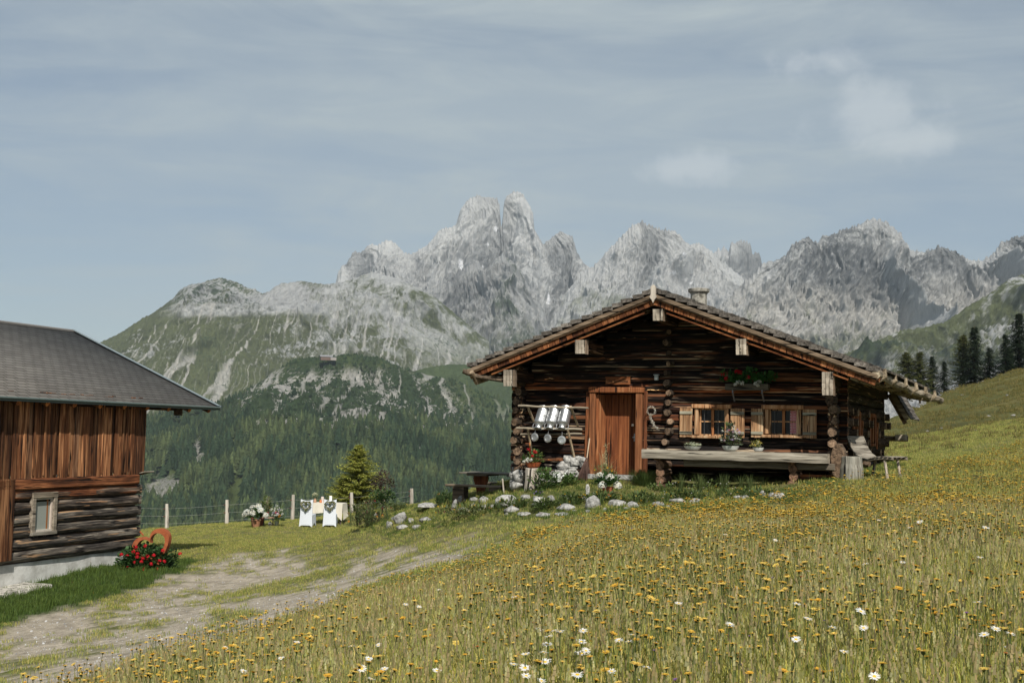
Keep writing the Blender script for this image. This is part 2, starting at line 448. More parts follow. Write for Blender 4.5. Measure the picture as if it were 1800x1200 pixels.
def ground_fields(x, y):
    rd = polydist(x, y, ROAD); md = polydist(x, y, MEADOW)
    n = fbm(x*.7, y*.7, 0*x+3, 5); n2 = fbm(x*2.6, y*2.6, 0*x+1, 4)
    st = fbm(x*.9+y*.25, y*.16-x*.1, 0*x+8, 4)          # wheel-track streaks
    road = sstep(-.4, .9, rd+n*1.5+st*1.1+n2*.35)*sstep(-.44, .12, st+n*.45+n2*.6+.06)
    mead = sstep(-.5, .5, md+n*.8)
    return road, mead, n, n2, st
def make_ground():
    ny, nx = 560, 520
    yy = np.concatenate([-12+np.linspace(0, 1, 20, endpoint=False)*15.5, 3.5*(400/3.5)**np.linspace(0, 1, ny)])
    uu = np.linspace(-1, 1, nx); uu = np.sign(uu)*(np.abs(uu)*.52+np.abs(uu)**5*.9)
    Y_, U_ = np.meshgrid(yy, uu, indexing='ij'); X_ = U_*np.maximum(Y_, 9)
    Z_ = gz(X_, Y_)
    road, mead, n, n2, st = ground_fields(X_, Y_)
    Z_ = Z_-.03*road
    c_grass = np.array([.115, .125, .042]); c_dry = np.array([.21, .185, .08]); c_mead = np.array([.085, .085, .028])
    c_grav = np.array([.37, .325, .26]); c_hill = np.array([.10, .10, .034])
    w = sstep(-.35, .45, n+n2*.5)[..., None]
    C = c_grass*(1-w)+c_dry*w
    lush = sstep(1.2, -.2, polydist(X_, Y_, plan([(0,1040),(225,990),(330,985),(290,1010),(240,1030),(150,1055),(0,1095),(-150,1130),(-150,1060)]))*-1)[..., None]
    C = C*(1-lush)+np.array([.05, .075, .022])*lush
    C = C*(1-mead[..., None])+c_mead*mead[..., None]
    hill = (sstep(40, 60, Y_)*sstep(.2, .28, np.arctan2(X_, Y_)))[..., None]
    hn = sstep(-.5, .5, fbm(X_*.10, Y_*.10+X_*.03, 0*X_+4, 5))[..., None]
    hs = sstep(.55, .85, ridged(X_*.035+Y_*.02, Y_*.06-X_*.035, 0*X_+2, 4))[..., None]
    C = C*(1-hill)+hill*((c_hill*(.6+.75*hn))*(1-.45*hs)+np.array([.19, .155, .06])*.45*hs)
    C = C*(1-road[..., None])+c_grav*(.8+.4*sstep(-.4, .4, n2)[..., None])*road[..., None]
    V = np.stack([X_, Y_, Z_], -1).reshape(-1, 3); ni, nj = X_.shape
    idx = np.arange(ni*nj).reshape(ni, nj)
    Fc = np.stack([idx[:-1, :-1], idx[:-1, 1:], idx[1:, 1:], idx[1:, :-1]], -1).reshape(-1, 4)
    t = NT('ground_turf'); a = t.attr()
    g = t.noise(t.mapping((9, 9, 9)), 1, 8, .7); g2 = t.vor(t.mapping((34, 34, 34)), 1)
    c = t.mix(1., a, t.ramp(g, [(.3, (.62, .62, .62)), (.7, (1.35, 1.35, 1.35))]), 'MULTIPLY')
    t.bump(t.math('ADD', g, g2), .7, .05)
    o = mesh_np('ground', V, Fc, t.done(c, .95, .1), col=C.reshape(-1, 3), smooth=True)
    tag(o, kind='structure')
make_ground()
# a wide valley floor under everything, reaching the horizon
def make_valley():
    n = 60; u = np.linspace(-1, 1, n); u = np.sign(u)*np.abs(u)**1.6*16000
    X_, Y_ = np.meshgrid(u, u+5000); Z_ = -320+40*fbm(X_*.0006, Y_*.0006, 0*X_, 3)
    idx = np.arange(n*n).reshape(n, n); Fc = np.stack([idx[:-1, :-1], idx[:-1, 1:], idx[1:, 1:], idx[1:, :-1]], -1).reshape(-1, 4)
    t = NT('valley_meadow'); c = t.ramp(t.noise(t.mapping((.004,)*3), 1, 8), [(.35, (.03, .05, .025)), (.65, (.08, .10, .04))])
    tag(mesh_np('valley_floor', np.stack([X_, Y_, Z_], -1).reshape(-1, 3), Fc, t.done(c, .95, .1), smooth=True), kind='structure')
make_valley()
# ================================================================== mountains
def mountain_mat():
    t = NT('mountain_rock'); a = t.attr()
    n = t.noise(t.mapping((.02, .02, .012)), 1, 10, .72, .3); n2 = t.noise(t.mapping((.09, .09, .03)), 1, 6, .7)
    c = t.mix(1., a, t.ramp(n, [(.3, (.82, .83, .85)), (.7, (1.15, 1.15, 1.13))]), 'MULTIPLY')
    c = t.mix(1., c, t.ramp(n2, [(.3, (.82, .83, .85)), (.7, (1.14, 1.14, 1.12))]), 'MULTIPLY')
    t.bump(t.math('ADD', n, t.math('MULTIPLY', n2, .35)), 1., 22.)
    return t.done(c, .95, .05)
MT['mountain'] = mountain_mat()
ROCK = np.array([.43, .435, .44]); RDARK = np.array([.155, .16, .168]); GRASS = np.array([.098, .112, .052]); PINE = np.array([.033, .050, .026])
SCREE = np.array([.46, .445, .42]); SNOW = np.array([.85, .86, .9])
def mix3(a, b, w): return a*(1-w[..., None])+b*w[..., None]
def mountain(name, crest, dc, df, foot, colorfn, nu=260, nv=150, amp=60., ribf=9., prof=.75, seed=0., tower=.14, crn=2.2, iso=.5, soft=False, skew=0., jag=0., ns=12.):
    cr = np.array(crest, float); x0, x1 = cr[0, 0], cr[-1, 0]
    px = np.linspace(x0, x1, nu); py = np.interp(px, cr[:, 0], cr[:, 1])
    py = py+crn*1.3*fbm(px*.11, 0*px+seed, 0*px, 6, .7)
    py = py-jag*(np.abs(pn(px*.17, 0*px+seed, 0*px))-.25)*3-jag*(np.abs(pn(px*.42, 0*px+seed+3, 0*px))-.25)*1.6
    k = max(3, int(60/((x1-x0)/nu))); ker = np.hanning(2*k+1); ker /= ker.sum()
    pys = np.convolve(np.pad(py, k, mode='edge'), ker, mode='valid')+6
    T = np.concatenate([[-.16, -.08, -.03], np.linspace(0, 1, nv)**1.25])
    PX, TT = np.meshgrid(px, T, indexing='ij'); Tp = np.clip(TT, 0, 1)
    sk = skew*Tp*(1-0*Tp)
    PXs = PX+sk*120
    dcv = np.interp(px, cr[:, 0], cr[:, 2]) if cr.shape[1] > 2 else np.full(nu, dc)
    D = dcv[:, None]*(1-Tp)+df*Tp
    C0 = Pn(px, py, dcv); S0 = Pn(px, pys, dcv); FT = Pn(px, np.full(nu, float(foot)), np.full(nu, df))
    zr = C0[2][:, None]; zs = np.minimum(S0[2], C0[2]+5)[:, None]; wt = sstep(0, tower, Tp)
    zc = zr*(1-wt)+zs*wt
    Z = FT[2][:, None]+(zc-FT[2][:, None])*(1-Tp)**(1/prof) if prof < 1 else FT[2][:, None]+(zc-FT[2][:, None])*(1-Tp**prof)
    # lateral shift keeps spurs from being radial to the viewer
    q = Pn(PXs.ravel(), np.full(PX.size, 600.), D.ravel()); X = q[0].reshape(PX.shape); Y = q[1].reshape(PX.shape)
    back = TT < 0
    Y = Y+np.where(back, -TT*dc*.6, 0); Z = Z+np.where(back, TT*dc*.45, 0)
    width = (x1-x0)/F*dc
    s = (X-X.min())/260.
    warp = .5*fbm(s*.9, Tp*3+seed, 0*s+3, 3)
    rib = ridged(s*ribf/9*.75+warp*1.3, Tp*1.3+seed, 0*s+seed, 5, .5)
    shr = 1.1*fbm(X/650., Z/650., 0*X+seed*2, 3); Xs = X+(Z-Z.mean())*shr
    fine = ridged(Xs/60.+.4*fbm(X/200., Z/200., 0*X+seed, 3), Z/230.+seed, Y/170., 5, .58)
    f3 = fbm(Xs/20., Z/60., Y/50.+seed, 5, .65)
    env = sstep(0, .10, Tp)*(.55+.45*sstep(1, .5, Tp))
    micro = ridged(Xs/22.+.5*fine, Z/75.+seed, Y/60., 4, .6)
    h = (rib-.5)*amp*env*2.9+(fine-.5)*amp*iso*(.3+.7*env)*.75+f3*amp*.16*(.3+.7*env)+(micro-.5)*amp*.38*(.4+.6*env)
    Y = Y-h*.85; Z = Z+h*.55*env; X = X+amp*.2*fbm(X/90., Z/90., 0*X+seed+4, 3)*env
    V = np.stack([X, Y, Z], -1)
    a = V[1:, :-1]-V[:-1, :-1]; b = V[:-1, 1:]-V[:-1, :-1]; nr = np.cross(b, a); nr /= np.linalg.norm(nr, axis=-1)[..., None]+1e-9
    up = np.abs(np.pad(nr[..., 2], ((0, 1), (0, 1)), mode='edge'))
    ppx, ppy = proj(V.reshape(-1, 3)); ppx = ppx.reshape(PX.shape); ppy = ppy.reshape(PX.shape)
    Cc = colorfn(dict(X=X, Y=Y, Z=Z, T=Tp, up=up, rib=rib, fine=fine, px=ppx, py=ppy, n=fbm(X/330., Z/230., Y/330.+seed, 7, .6), n2=fbm(Xs/40., Z/60., Y/45.+seed, 6, .68), n3=fbm(Xs/ns, Z/ns/1.2, Y/ns/1.5+seed, 5, .7), s=s, warp=warp))
    ni, nj = PX.shape; idx = np.arange(ni*nj).reshape(ni, nj)
    Fc = np.stack([idx[:-1, :-1], idx[:-1, 1:], idx[1:, 1:], idx[1:, :-1]], -1).reshape(-1, 4)[:, ::-1]
    o = mesh_np(name, V.reshape(-1, 3), Fc, MT['mountain'], col=Cc.reshape(-1, 3), smooth=soft)
    tag(o, kind='structure')
    return o, V, Cc
def rockc(q, warm=0.):
    c = mix3(ROCK, RDARK, sstep(-.05, .45, -q['n']*.45+q['n2']*.4+q['n3']*.4-(q['rib']-.42)*1.7)*.85)  # shade of the rib troughs painted into the colour; frontal sun gives little
    c = mix3(c, SCREE, sstep(.62, .9, q['up']+q['n2']*.25-.1)*.6)
    return c
def c_spire(q):
    c = mix3(rockc(q)*1.02, ROCK*1.12, sstep(470, 400, q['py'])*.6)
    g = sstep(.15, .5, q['n']+q['n2']*.6+(q['py']-560)/260.)*sstep(.35, .7, q['up']+.2)*sstep(455, 520, q['py'])
    c = mix3(c, GRASS*1.1, g*.55)
    scr = sstep(.1, .5, q['T']+q['n']*.5-.15)*sstep(.45, .8, .75-q['rib']+q['n']*.3)
    c = mix3(c, SCREE, scr*.6)
    for (x, y, rx, ry) in ((871, 402, 5, 5), (810, 466, 5, 12), (858, 430, 3, 4), (964, 525, 4, 12), (938, 558, 4, 9), (912, 590, 9, 5), (1030, 552, 3, 5), (848, 472, 3, 5)):
        r = np.hypot((q['px']-x)/rx, (q['py']-y)/ry)+q['n2']*.9+q['n3']*.9; c = mix3(c, SNOW, sstep(.85, .6, r))
    return c
def c_front(q):
    c = rockc(q)*.80
    g = sstep(-.1, .3, q['n']*.8+q['n2']*.5+q['n3']*.5+(q['py']-560)/260.)
    c = mix3(c, GRASS*.9, g*.6)
    p = sstep(.0, .22, q['n']*.7-q['n2']*.5+q['n3']*.5+(q['rib']-.5)*.9+(q['py']-590)/380.)
    c = mix3(c, PINE*1.5, p*.8)
    return c
def c_pyr(q):
    c = rockc(q)
    scr = sstep(.15, .45, q['T']+q['n']*.4)*sstep(.5, .85, .85-q['rib'])
    c = mix3(c, SCREE, scr*.7)
    g = sstep(.1, .5, q['n']+q['n2']*.4+(q['py']-500)/260.)*.6
    c = mix3(c, GRASS*1.15, g)
    for (x, y, rx, ry) in ((1203, 446, 4, 3), (1182, 479, 9, 3), (1215, 498, 4, 2)):
        c = mix3(c, SNOW, sstep(1.1, .7, np.hypot((q['px']-x)/rx, (q['py']-y)/ry)+q['n2']*.5))
    return c
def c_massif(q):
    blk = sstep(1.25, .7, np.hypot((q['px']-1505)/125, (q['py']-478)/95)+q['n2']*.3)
    c = mix3(ROCK*1.0, RDARK*.9, np.clip(sstep(-.05, .45, -q['n']*.4+q['n2']*.4+q['n3']*.5-(q['rib']-.42)*1.6)*.8+blk*.42*sstep(-.5, .2, q['n3']+q['n2']), 0, 1))  # rib troughs carry painted-in shade as well; blk darkens the upper block
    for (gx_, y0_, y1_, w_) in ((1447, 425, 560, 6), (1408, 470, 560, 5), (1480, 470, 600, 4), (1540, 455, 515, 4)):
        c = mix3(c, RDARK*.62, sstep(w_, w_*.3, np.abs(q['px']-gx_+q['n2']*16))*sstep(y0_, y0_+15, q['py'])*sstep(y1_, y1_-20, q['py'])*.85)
    low = sstep(480, 560, q['py']+q['n']*60)
    c = mix3(c, SCREE, low*sstep(.25, .7, .9-q['rib']+q['n']*.4)*.85)
    g = sstep(.05, .35, q['n']*.9+q['n2']*.5+(q['py']-580)/220.)*sstep(500, 545, q['py'])
    c = mix3(c, GRASS*1.1, g*.75)
    return c
def c_near_r(q):
    st = fbm(q['s']*8, q['T']*1.2, 0*q['s'], 4)
    c = mix3(GRASS*1.05, ROCK*1.05, sstep(-.05, .22, q['n']*.7+q['n2']*.5+q['n3']*.5+(q['T']-.18)*.5))
    p = sstep(.02, .20, -q['n']*.7+q['n2']*.3+q['n3']*.4+(q['rib']-.45)*.6+.02)
    c = mix3(c, PINE*1.2, p*.9*sstep(.02, .12, q['T']+q['n2']*.05))
    return c
def c_left(q):
    X, T, n, n2 = q['s'], q['T'], q['n'], q['n2']
    py, px = q['py'], q['px']
    base = mix3(GRASS*1.1, GRASS*.8, sstep(-.4, .4, n))
    top = sstep(560, 528, py+n*45+q['n3']*26+(np.abs(px-400)-150).clip(0)*.25)      # rocky cap
    c = mix3(base, mix3(ROCK*.86, GRASS*.8, sstep(-.1, .2, n*.6+n2*.5+q['n3']*.5)), top*sstep(250, 330, px+n*30))
    c = mix3(c, PINE*1.4, top*sstep(-.02, .14, n*.5-n2*.5+q['n3']*.6)*sstep(500, 440, px+n*30)*.9)
    band = sstep(14, 5, np.abs(py-545+(px-400)*.03+n*14))*sstep(300, 330, px+n*30)*sstep(610, 560, px+n*20)
    c = mix3(c, ROCK*1.08, band*sstep(-.35, .15, n2*.7+q['n3']*.8+.05)*.85)
    # gullies full of scree, running down the fall line
    gx = X*5.2+q['warp']*1.2+.35*fbm(X*2, T*5, 0*X+2, 4)
    g1 = sstep(.915, .985, 1-np.abs(pn(gx*1.0, T*.9, 0*X+3.3))*1.1)*sstep(.13, .2, T)*sstep(.95, .7, T)
    g2 = sstep(.93, .99, 1-np.abs(pn(gx*2.3, T*1.6, 0*X+9.1)))*sstep(.2, .3, T)
    c = mix3(c, SCREE*1.0, np.clip(g1*.85+g2*.4, 0, .9)*sstep(-.45, 0, n2+.25))
    rk = sstep(.16, .36, n*.8+n2*.5+q['n3']*.5)*sstep(1, .6, T)*sstep(545, 575, py)
    c = mix3(c, ROCK*1.1, rk*.75)
    rt = sstep(500, 620, px+n*60)*sstep(.0, .35, n2*.6-n*.5+.2)*sstep(690, 560, py)
    c = mix3(c, ROCK*.98, rt*.9)
    c = mix3(c, PINE*1.6, sstep(.24, .38, -n*.6+n2*.4+q['n3']*.5)*.8*sstep(560, 600, py))
    return c
WAY_L = [(-400,700),(-100,665),(40,640),(100,618),(160,604),(180,600),(205,588),(240,565),(262,552),(280,540),(300,525),(315,508),(330,500),(350,498),(370,490),(385,488),(400,492),(415,497),(430,505),(445,508),(458,515),(470,512),(478,505),(490,497),(505,497),(520,494),(535,494),(550,497),(570,499),(600,496),(650,478),(700,490),(760,520),(860,600)]
mountain('left_mountain', WAY_L, 4200, 2900, 800, c_left, 1000, 330, 55, 5., .95, 1.3, tower=.08, crn=2., iso=.45, jag=.8)
SPIRES = [(540,520),(560,505),(585,500),(590,480),(597,465),(605,462),(612,450),(618,441),(628,443),(634,440),(641,430),(650,427),(657,431),(664,428),(672,422),(682,421),(692,428),(700,437),(709,446),(720,445),(728,441),(738,435),(745,430),(755,420),(765,405),(775,400),(790,398),(797,393),(800,380),(808,360),(815,352),(822,348),(833,343),(843,345),(852,345),(862,347),(868,350),(873,359),(875,385),(877,398),(879,385),(880,362),(882,350),(888,342),(897,337),(905,335),(913,340),(922,353),(928,362),(933,378),(935,400),(945,418),(952,428),(962,420),(972,412),(982,406),(992,409),(1003,416),(1008,430),(1013,445),(1022,460),(1035,468),(1060,480),(1100,520)]
mountain('twin_tower_mountain', SPIRES, 6000, 4600, 720, c_spire, 640, 330, 95, 9., .62, 4.1, tower=.10, crn=1.8, iso=.6, jag=2.2)
mountain('front_buttress', [(590,700),(640,652),(668,618),(700,570),(735,540),(760,505),(790,480),(810,476),(822,465),(836,459),(850,475),(862,462),(880,445),(897,460),(915,480),(930,505),(945,525),(955,545),(965,580),(985,610),(1010,640)],
         5200, 3500, 760, c_front, 420, 260, 110, 8., .85, 7.7, tower=.10, crn=3., iso=.6, jag=3.2)
mountain('pyramid_mountain', [(930,640),(970,560),(1000,505),(1020,478),(1045,465),(1060,445),(1080,425),(1095,408),(1110,395),(1124,388),(1135,393),(1145,398),(1160,402),(1172,405),(1182,403),(1192,412),(1203,424),(1210,428),(1222,425),(1232,428),(1240,434),(1250,440),(1260,452),(1275,462),(1290,475),(1310,490),(1340,510),(1400,560)],
         5600, 4200, 720, c_pyr, 420, 260, 90, 9., .7, 2.9, tower=.10, crn=2., iso=.5, jag=3.2)
mountain('rock_pinnacles', [(1225,500),(1240,475),(1252,446),(1257,440),(1260,437),(1265,441),(1270,436),(1277,442),(1281,437),(1285,430),(1292,425),(1303,423),(1314,427),(1319,436),(1321,448),(1325,444),(1330,443),(1335,446),(1338,460),(1345,475),(1370,500)],
         6600, 5600, 620, c_spire, 200, 120, 60, 9., .6, 5.5, tower=.2, crn=1.5, iso=.5, jag=3.2)
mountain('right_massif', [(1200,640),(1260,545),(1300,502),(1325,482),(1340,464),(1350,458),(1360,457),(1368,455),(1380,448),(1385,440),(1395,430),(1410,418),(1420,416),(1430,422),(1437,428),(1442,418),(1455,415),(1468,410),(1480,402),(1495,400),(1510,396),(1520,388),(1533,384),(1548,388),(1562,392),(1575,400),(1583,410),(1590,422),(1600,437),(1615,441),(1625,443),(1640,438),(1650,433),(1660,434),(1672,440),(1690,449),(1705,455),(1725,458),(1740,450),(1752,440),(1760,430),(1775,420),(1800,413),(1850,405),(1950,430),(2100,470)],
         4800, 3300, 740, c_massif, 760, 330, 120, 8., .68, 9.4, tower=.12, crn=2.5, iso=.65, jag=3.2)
mountain('near_right_ridge', [(1250,760),(1400,668),(1450,640),(1493,619),(1544,598),(1583,581),(1620,576),(1660,566),(1700,540),(1740,515),(1775,490),(1800,483),(1900,440),(2100,400)],
         2700, 1900, 800, c_near_r, 420, 260, 60, 9., .9, 3.6, tower=.08, crn=2.5, iso=.7, jag=1.5)
# ------------------------------------------------------------------ wooded hill across the valley
def c_hill(q):
    px, py, n, n2, X, T = q['px'], q['py'], q['n'], q['n2'], q['s'], q['T']
    c = mix3(np.array([.040, .062, .028]), np.array([.085, .11, .042]), sstep(-.3, .3, n+n2*.6))
    crag = sstep(160, 105, np.hypot((px-620-(py-740)*.5)*.62, (py-722)*1.45))*sstep(642, 672, py+n*20+n2*26+q['n3']*34)
    v = n*.4+n2*.45+q['n3']*.75+.9*sstep(.7, .95, 1-np.abs(pn(X*6+q['warp']*2, T*2, 0*X+1)))*.35-.08
    c = mix3(c, SCREE*.85, crag*sstep(-.02, .16, v+.25*n2))
    run = sstep(.93, .985, 1-np.abs(pn(X*5+q['warp']*1.5+.3*fbm(X*3, T*9, 0*X, 3), T*1.5, 0*X+6)))*sstep(400, 450, px)*sstep(790, 740, py)
    c = mix3(c, SCREE, run*.7*sstep(640, 665, py))
    for (x, y, rx, ry, sl) in ((278, 862, 40, 36, -1.1), (350, 800, 13, 42, 0), (240, 790, 16, 52, 0), (412, 880, 19, 52, -.25), (308, 852, 16, 16, -.5), (862, 680, 12, 20, .9), (600, 745, 16, 28, 0)):
        r = np.hypot((px-x+(py-y)*sl*-1*.6)/rx, (py-y)/ry)+n2*.9
        tgt = (SCREE*.72 if x != 412 else np.array([.10, .13, .05]))[None, None, :]*(1+.35*q['n3'][..., None])
        w_ = (sstep(1.05, .6, r+q['n3']*.5)*.85*(sstep(-.25, .25, q['n3']+.15) if x != 412 else 1))[..., None]
        c = c*(1-w_)+tgt*w_
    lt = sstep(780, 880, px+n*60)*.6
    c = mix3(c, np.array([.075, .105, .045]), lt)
    return c
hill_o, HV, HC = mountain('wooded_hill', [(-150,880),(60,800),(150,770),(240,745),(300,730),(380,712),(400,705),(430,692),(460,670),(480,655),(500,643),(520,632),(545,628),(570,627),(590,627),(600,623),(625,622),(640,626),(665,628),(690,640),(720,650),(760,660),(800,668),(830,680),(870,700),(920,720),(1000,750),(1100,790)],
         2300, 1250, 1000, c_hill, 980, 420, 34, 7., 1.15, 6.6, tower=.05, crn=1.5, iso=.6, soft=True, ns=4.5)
mountain('green_slope', [(640,720),(700,668),(740,648),(790,640),(840,640),(870,652),(900,660),(960,650),(1100,630),(1300,620),(1400,650),(1500,700),(1700,760)],
         3000, 2000, 920, lambda q: mix3(mix3(np.array([.06, .085, .038]), np.array([.09, .12, .05]), sstep(-.3, .3, q['n'])), SCREE, sstep(.3, .5, q['n2']*.8+q['n']*.5)*.6), 360, 160, 40, 7., .95, 8.8, tower=.05, iso=.6)
# ------------------------------------------------------------------ far forest: conifers on the hill
def conifer_lo(seed, broad=0):
    r = np.random.default_rng(seed); V = []; Fs = []; lev = 5; seg = 7
    for l in range(lev):
        z0 = .08+.17*l; z1 = min(1., z0+.36-.02*l); R = (.20-.034*l)*(1.15+.5*broad)
        b = len(V); a0 = r.random()*6
        for k in range(seg*2):
            a = a0+math.pi*k/seg; rr = R*(r.uniform(.85, 1.25) if k % 2 == 0 else r.uniform(.35, .6))
            V.append((rr*math.cos(a), rr*math.sin(a), z0+r.uniform(-.02, .02)-(0.03 if k % 2 == 0 else -.02)))
        V.append((r.uniform(-.01, .01), 0, z1))
        for k in range(seg*2): Fs.append((b+k, b+(k+1) % (seg*2), b+seg*2))
    return np.array(V), np.array(Fs)
PROTO = [conifer_lo(i, i % 2) for i in range(6)]
mt = vcol('forest_needles', .9, .05)
def far_forest():
    ni, nj = HV.shape[:2]; cand = 17000; r = np.random.default_rng(21)
    # area-uniform sampling of the visible slope
    gi = r.random(cand*4)*(ni-2); gj = 3+r.random(cand*4)**.8*(nj-5)
    i0 = gi.astype(int); j0 = gj.astype(int); p = HV[i0, j0]+(HV[i0+1, j0]-HV[i0, j0])*(gi-i0)[:, None]+(HV[i0, j0+1]-HV[i0, j0])*(gj-j0)[:, None]
    px, py = proj(p)
    n = fbm(p[:, 0]/90, p[:, 1]/90, p[:, 2]/60, 4, .6); n2 = fbm(p[:, 0]/30, p[:, 1]/30, p[:, 2]/30+4, 3, .6)
    dens = sstep(700, 830, py+n*60+np.clip(470-px, 0, 200)*.45)
    dens = np.maximum(dens, .25*sstep(.05, .3, n)*sstep(640, 660, py))
    dens = np.maximum(dens, .9*sstep(655, 625, py)*sstep(500, 540, px)*sstep(.0, .2, n2+.1))
    dens = dens*(1-.55*sstep(760, 840, px))
    for (x, y, rx, ry, sl) in ((278, 862, 40, 36, -1.1), (350, 800, 13, 42, 0), (240, 790, 16, 52, 0), (412, 880, 19, 52, -.25), (308, 852, 16, 16, -.5), (862, 680, 14, 22, .9)):
        dens = dens*sstep(.7, 1.05, np.hypot((px-x+(py-y)*sl*-1*.6)/rx, (py-y)/ry)+n2*.6)
    nl = fbm(p[:, 0]/55, p[:, 1]/55, p[:, 2]/45+9, 4, .6); dens = dens*sstep(-.42, -.05, nl+.12)
    ok = (r.random(len(p)) < dens*.85) & (px > 40) & (px < 1000) & (py < 985)
    p = p[ok][:cand]; n2 = n2[ok][:cand]; py = py[ok][:cand]; px = px[ok][:cand]
    h = r.uniform(9, 25, len(p))*(.5+.5*sstep(680, 800, py)); h = np.where(py < 660, h*.45, h); tn = fbm(p[:, 0]/120, p[:, 1]/120, p[:, 2]/80+2, 4, .6)
    order = np.argsort(p[:, 1]/h)           # apparent size, largest first
    big = order[(px[order] > 245) & (px[order] < 900) & (py[order] < 935)][:300]; bigset = np.zeros(len(p), bool); bigset[big] = True
    Vs = []; Fs = []; Cs = []; b = 0
    def tint(i):
        w_ = np.clip(.35+tn[i]*1.6+r.normal(0, .25), 0, 1); base = np.array([.022, .038, .021])*(1-w_)+np.array([.062, .080, .034])*w_
        return base*r.uniform(.7, 1.35)
    extra = []
    for i in np.where(~bigset)[0]:
        v, f = PROTO[r.integers(6)]; a = r.random()*6.28; ca, sa = math.cos(a), math.sin(a); H = h[i]; w = H*r.uniform(.85, 1.25)
        vv = np.empty_like(v); vv[:, 0] = (v[:, 0]*ca-v[:, 1]*sa)*w+p[i, 0]; vv[:, 1] = (v[:, 0]*sa+v[:, 1]*ca)*w+p[i, 1]; vv[:, 2] = v[:, 2]*H+p[i, 2]-.6
        Vs.append(vv); Fs.append(f+b); b += len(v); Cs.append(np.repeat(tint(i)[None], len(v), 0)*(.75+.5*r.random((len(v), 1))))
    # dwarf pine thickets on the upper slope, kept off the bare rock
    m_ = 16000; gi = r.random(m_)*(ni-2); gj = 3+r.random(m_)*(nj-5); i0 = gi.astype(int); j0 = gj.astype(int); q = HV[i0, j0]+(HV[i0+1, j0]-HV[i0, j0])*(gi-i0)[:, None]+(HV[i0, j0+1]-HV[i0, j0])*(gj-j0)[:, None]
    lum = HC[i0, j0].mean(1); qx, qy = proj(q); nn_ = fbm(q[:, 0]/14, q[:, 1]/14, q[:, 2]/14, 3, .6); k_ = (lum < .13) & (qx > 330) & (qx < 960) & (qy < 860) & (nn_ > -.15)
    for a_ in q[k_]:
        v, f = PROTO[r.integers(6)]; H = r.uniform(2.2, 5.5); w = H*r.uniform(1.8, 3.2); c = np.array([.030, .048, .024])*r.uniform(.7, 1.7)
        Vs.append(v*np.array([w, w, H])+a_-np.array([0, 0, .5])); Fs.append(f+b); b += len(v); Cs.append(np.repeat(c[None], len(v), 0)*(.75+.5*r.random((len(v), 1))))
    o = mesh_np('far_forest', np.vstack(Vs), np.vstack(Fs), mt, col=np.vstack(Cs)); tag(o, 'dark conifer wood covering the hillside across the valley', 'forest', kind='stuff')
    protos = []
    for k in range(10):
        v, f = PROTO[k % 6]; c = (np.array([.030, .048, .026]) if k % 3 else np.array([.05, .068, .028]))*(.75+.07*k)
        me = mesh_np('conifer_tree', v, f, mt, col=np.repeat(c[None], len(v), 0)*(.75+.5*r.random((len(v), 1))))
        protos.append(me)
    used = set()
    for n_, i in enumerate(big):
        k = n_ % 10
        o = protos[k] if k not in used else protos[k].copy()
        if k in used: COL.objects.link(o)
        used.add(k)
        o.location = (p[i, 0], p[i, 1], p[i, 2]-.6); w = h[i]*r.uniform(.85, 1.2); o.scale = (w, w, h[i]); o.rotation_euler = (0, 0, r.random()*6.28)
        tag(o, 'dark spruce standing in the wood on the hillside across the valley', 'tree', 'spruces in the wood across the valley')
far_forest()
# ================================================================== wood materials
W_DARK = wood('weathered_log_dark', 0, (.005, .0035, .003), (.020, .010, .0065), (.12, .048, .022), .47, .66, orange=(.26, .10, .04), streak=(.42, .31, .20))
W_DARKY = wood('weathered_log_side', 1, (.007, .005, .004), (.035, .020, .012), (.18, .10, .055), .44, .66, streak=(.40, .31, .21))
W_GREY = wood('grey_weathered_wood', 0, (.06, .052, .042), (.20, .178, .145), (.36, .33, .28), .36, .62)
W_GREYY = wood('grey_wood_lengthwise', 1, (.06, .052, .042), (.20, .178, .145), (.36, .33, .28), .36, .62)
W_END = wood('log_end_grain', 1, (.04, .03, .022), (.13, .095, .068), (.26, .20, .15), .38, .62)
W_ORX = wood('warm_brown_board', 0, (.07, .026, .011), (.20, .082, .034), (.38, .20, .10), .36, .64)
W_ORZ = wood('warm_brown_upright', 2, (.07, .025, .010), (.20, .076, .031), (.38, .19, .09), .36, .64)
W_DOOR = wood('door_board', 2, (.06, .017, .007), (.165, .055, .020), (.29, .115, .045), .36, .64, scale=.8)
W_SHUT = wood('shutter_board', 2, (.11, .055, .028), (.33, .19, .10), (.50, .38, .25), .36, .62, scale=1.1)
W_SHING = wood('roof_shingle', 1, (.03, .026, .022), (.105, .092, .08), (.20, .18, .16), .36, .62)
W_SHINGZ = wood('grey_cladding_shingle', 2, (.14, .12, .10), (.38, .34, .29), (.56, .51, .45), .36, .6)
A_H = math.radians(23)
HO = PV(1085, 835, 27.0)
HM = Matrix.Translation(HO) @ Matrix.Rotation(-A_H, 4, 'Z')
def hw(x, y, z): return HM @ Vector((x, y, z))
def hl(px, py, ly):
    v = CM.to_3x3() @ Vector(((px-900)/F, (600-py)/F, -1)); n = HM.to_3x3() @ Vector((0, 1, 0))
    t_ = ((HO+n*ly).dot(n))/v.dot(n); return HM.inverted() @ (v*t_)
hut = thing('log_hut', 'dark old log hut with a low shingled gable roof on the meadow', 'hut', M=HM)
XL, XR, LEN = -2.30, 4.56, 7.2
RX, RTOP, SLP = 1.13, 3.77, .372          # ridge position, top height, slope
YF, YB = -1.25, LEN+.5                      # roof front and back
XE0, XE1 = -2.92, 5.45
def roof_z(x): return RTOP-SLP*abs(x-RX)
rl = random.Random(5)
CH = .212
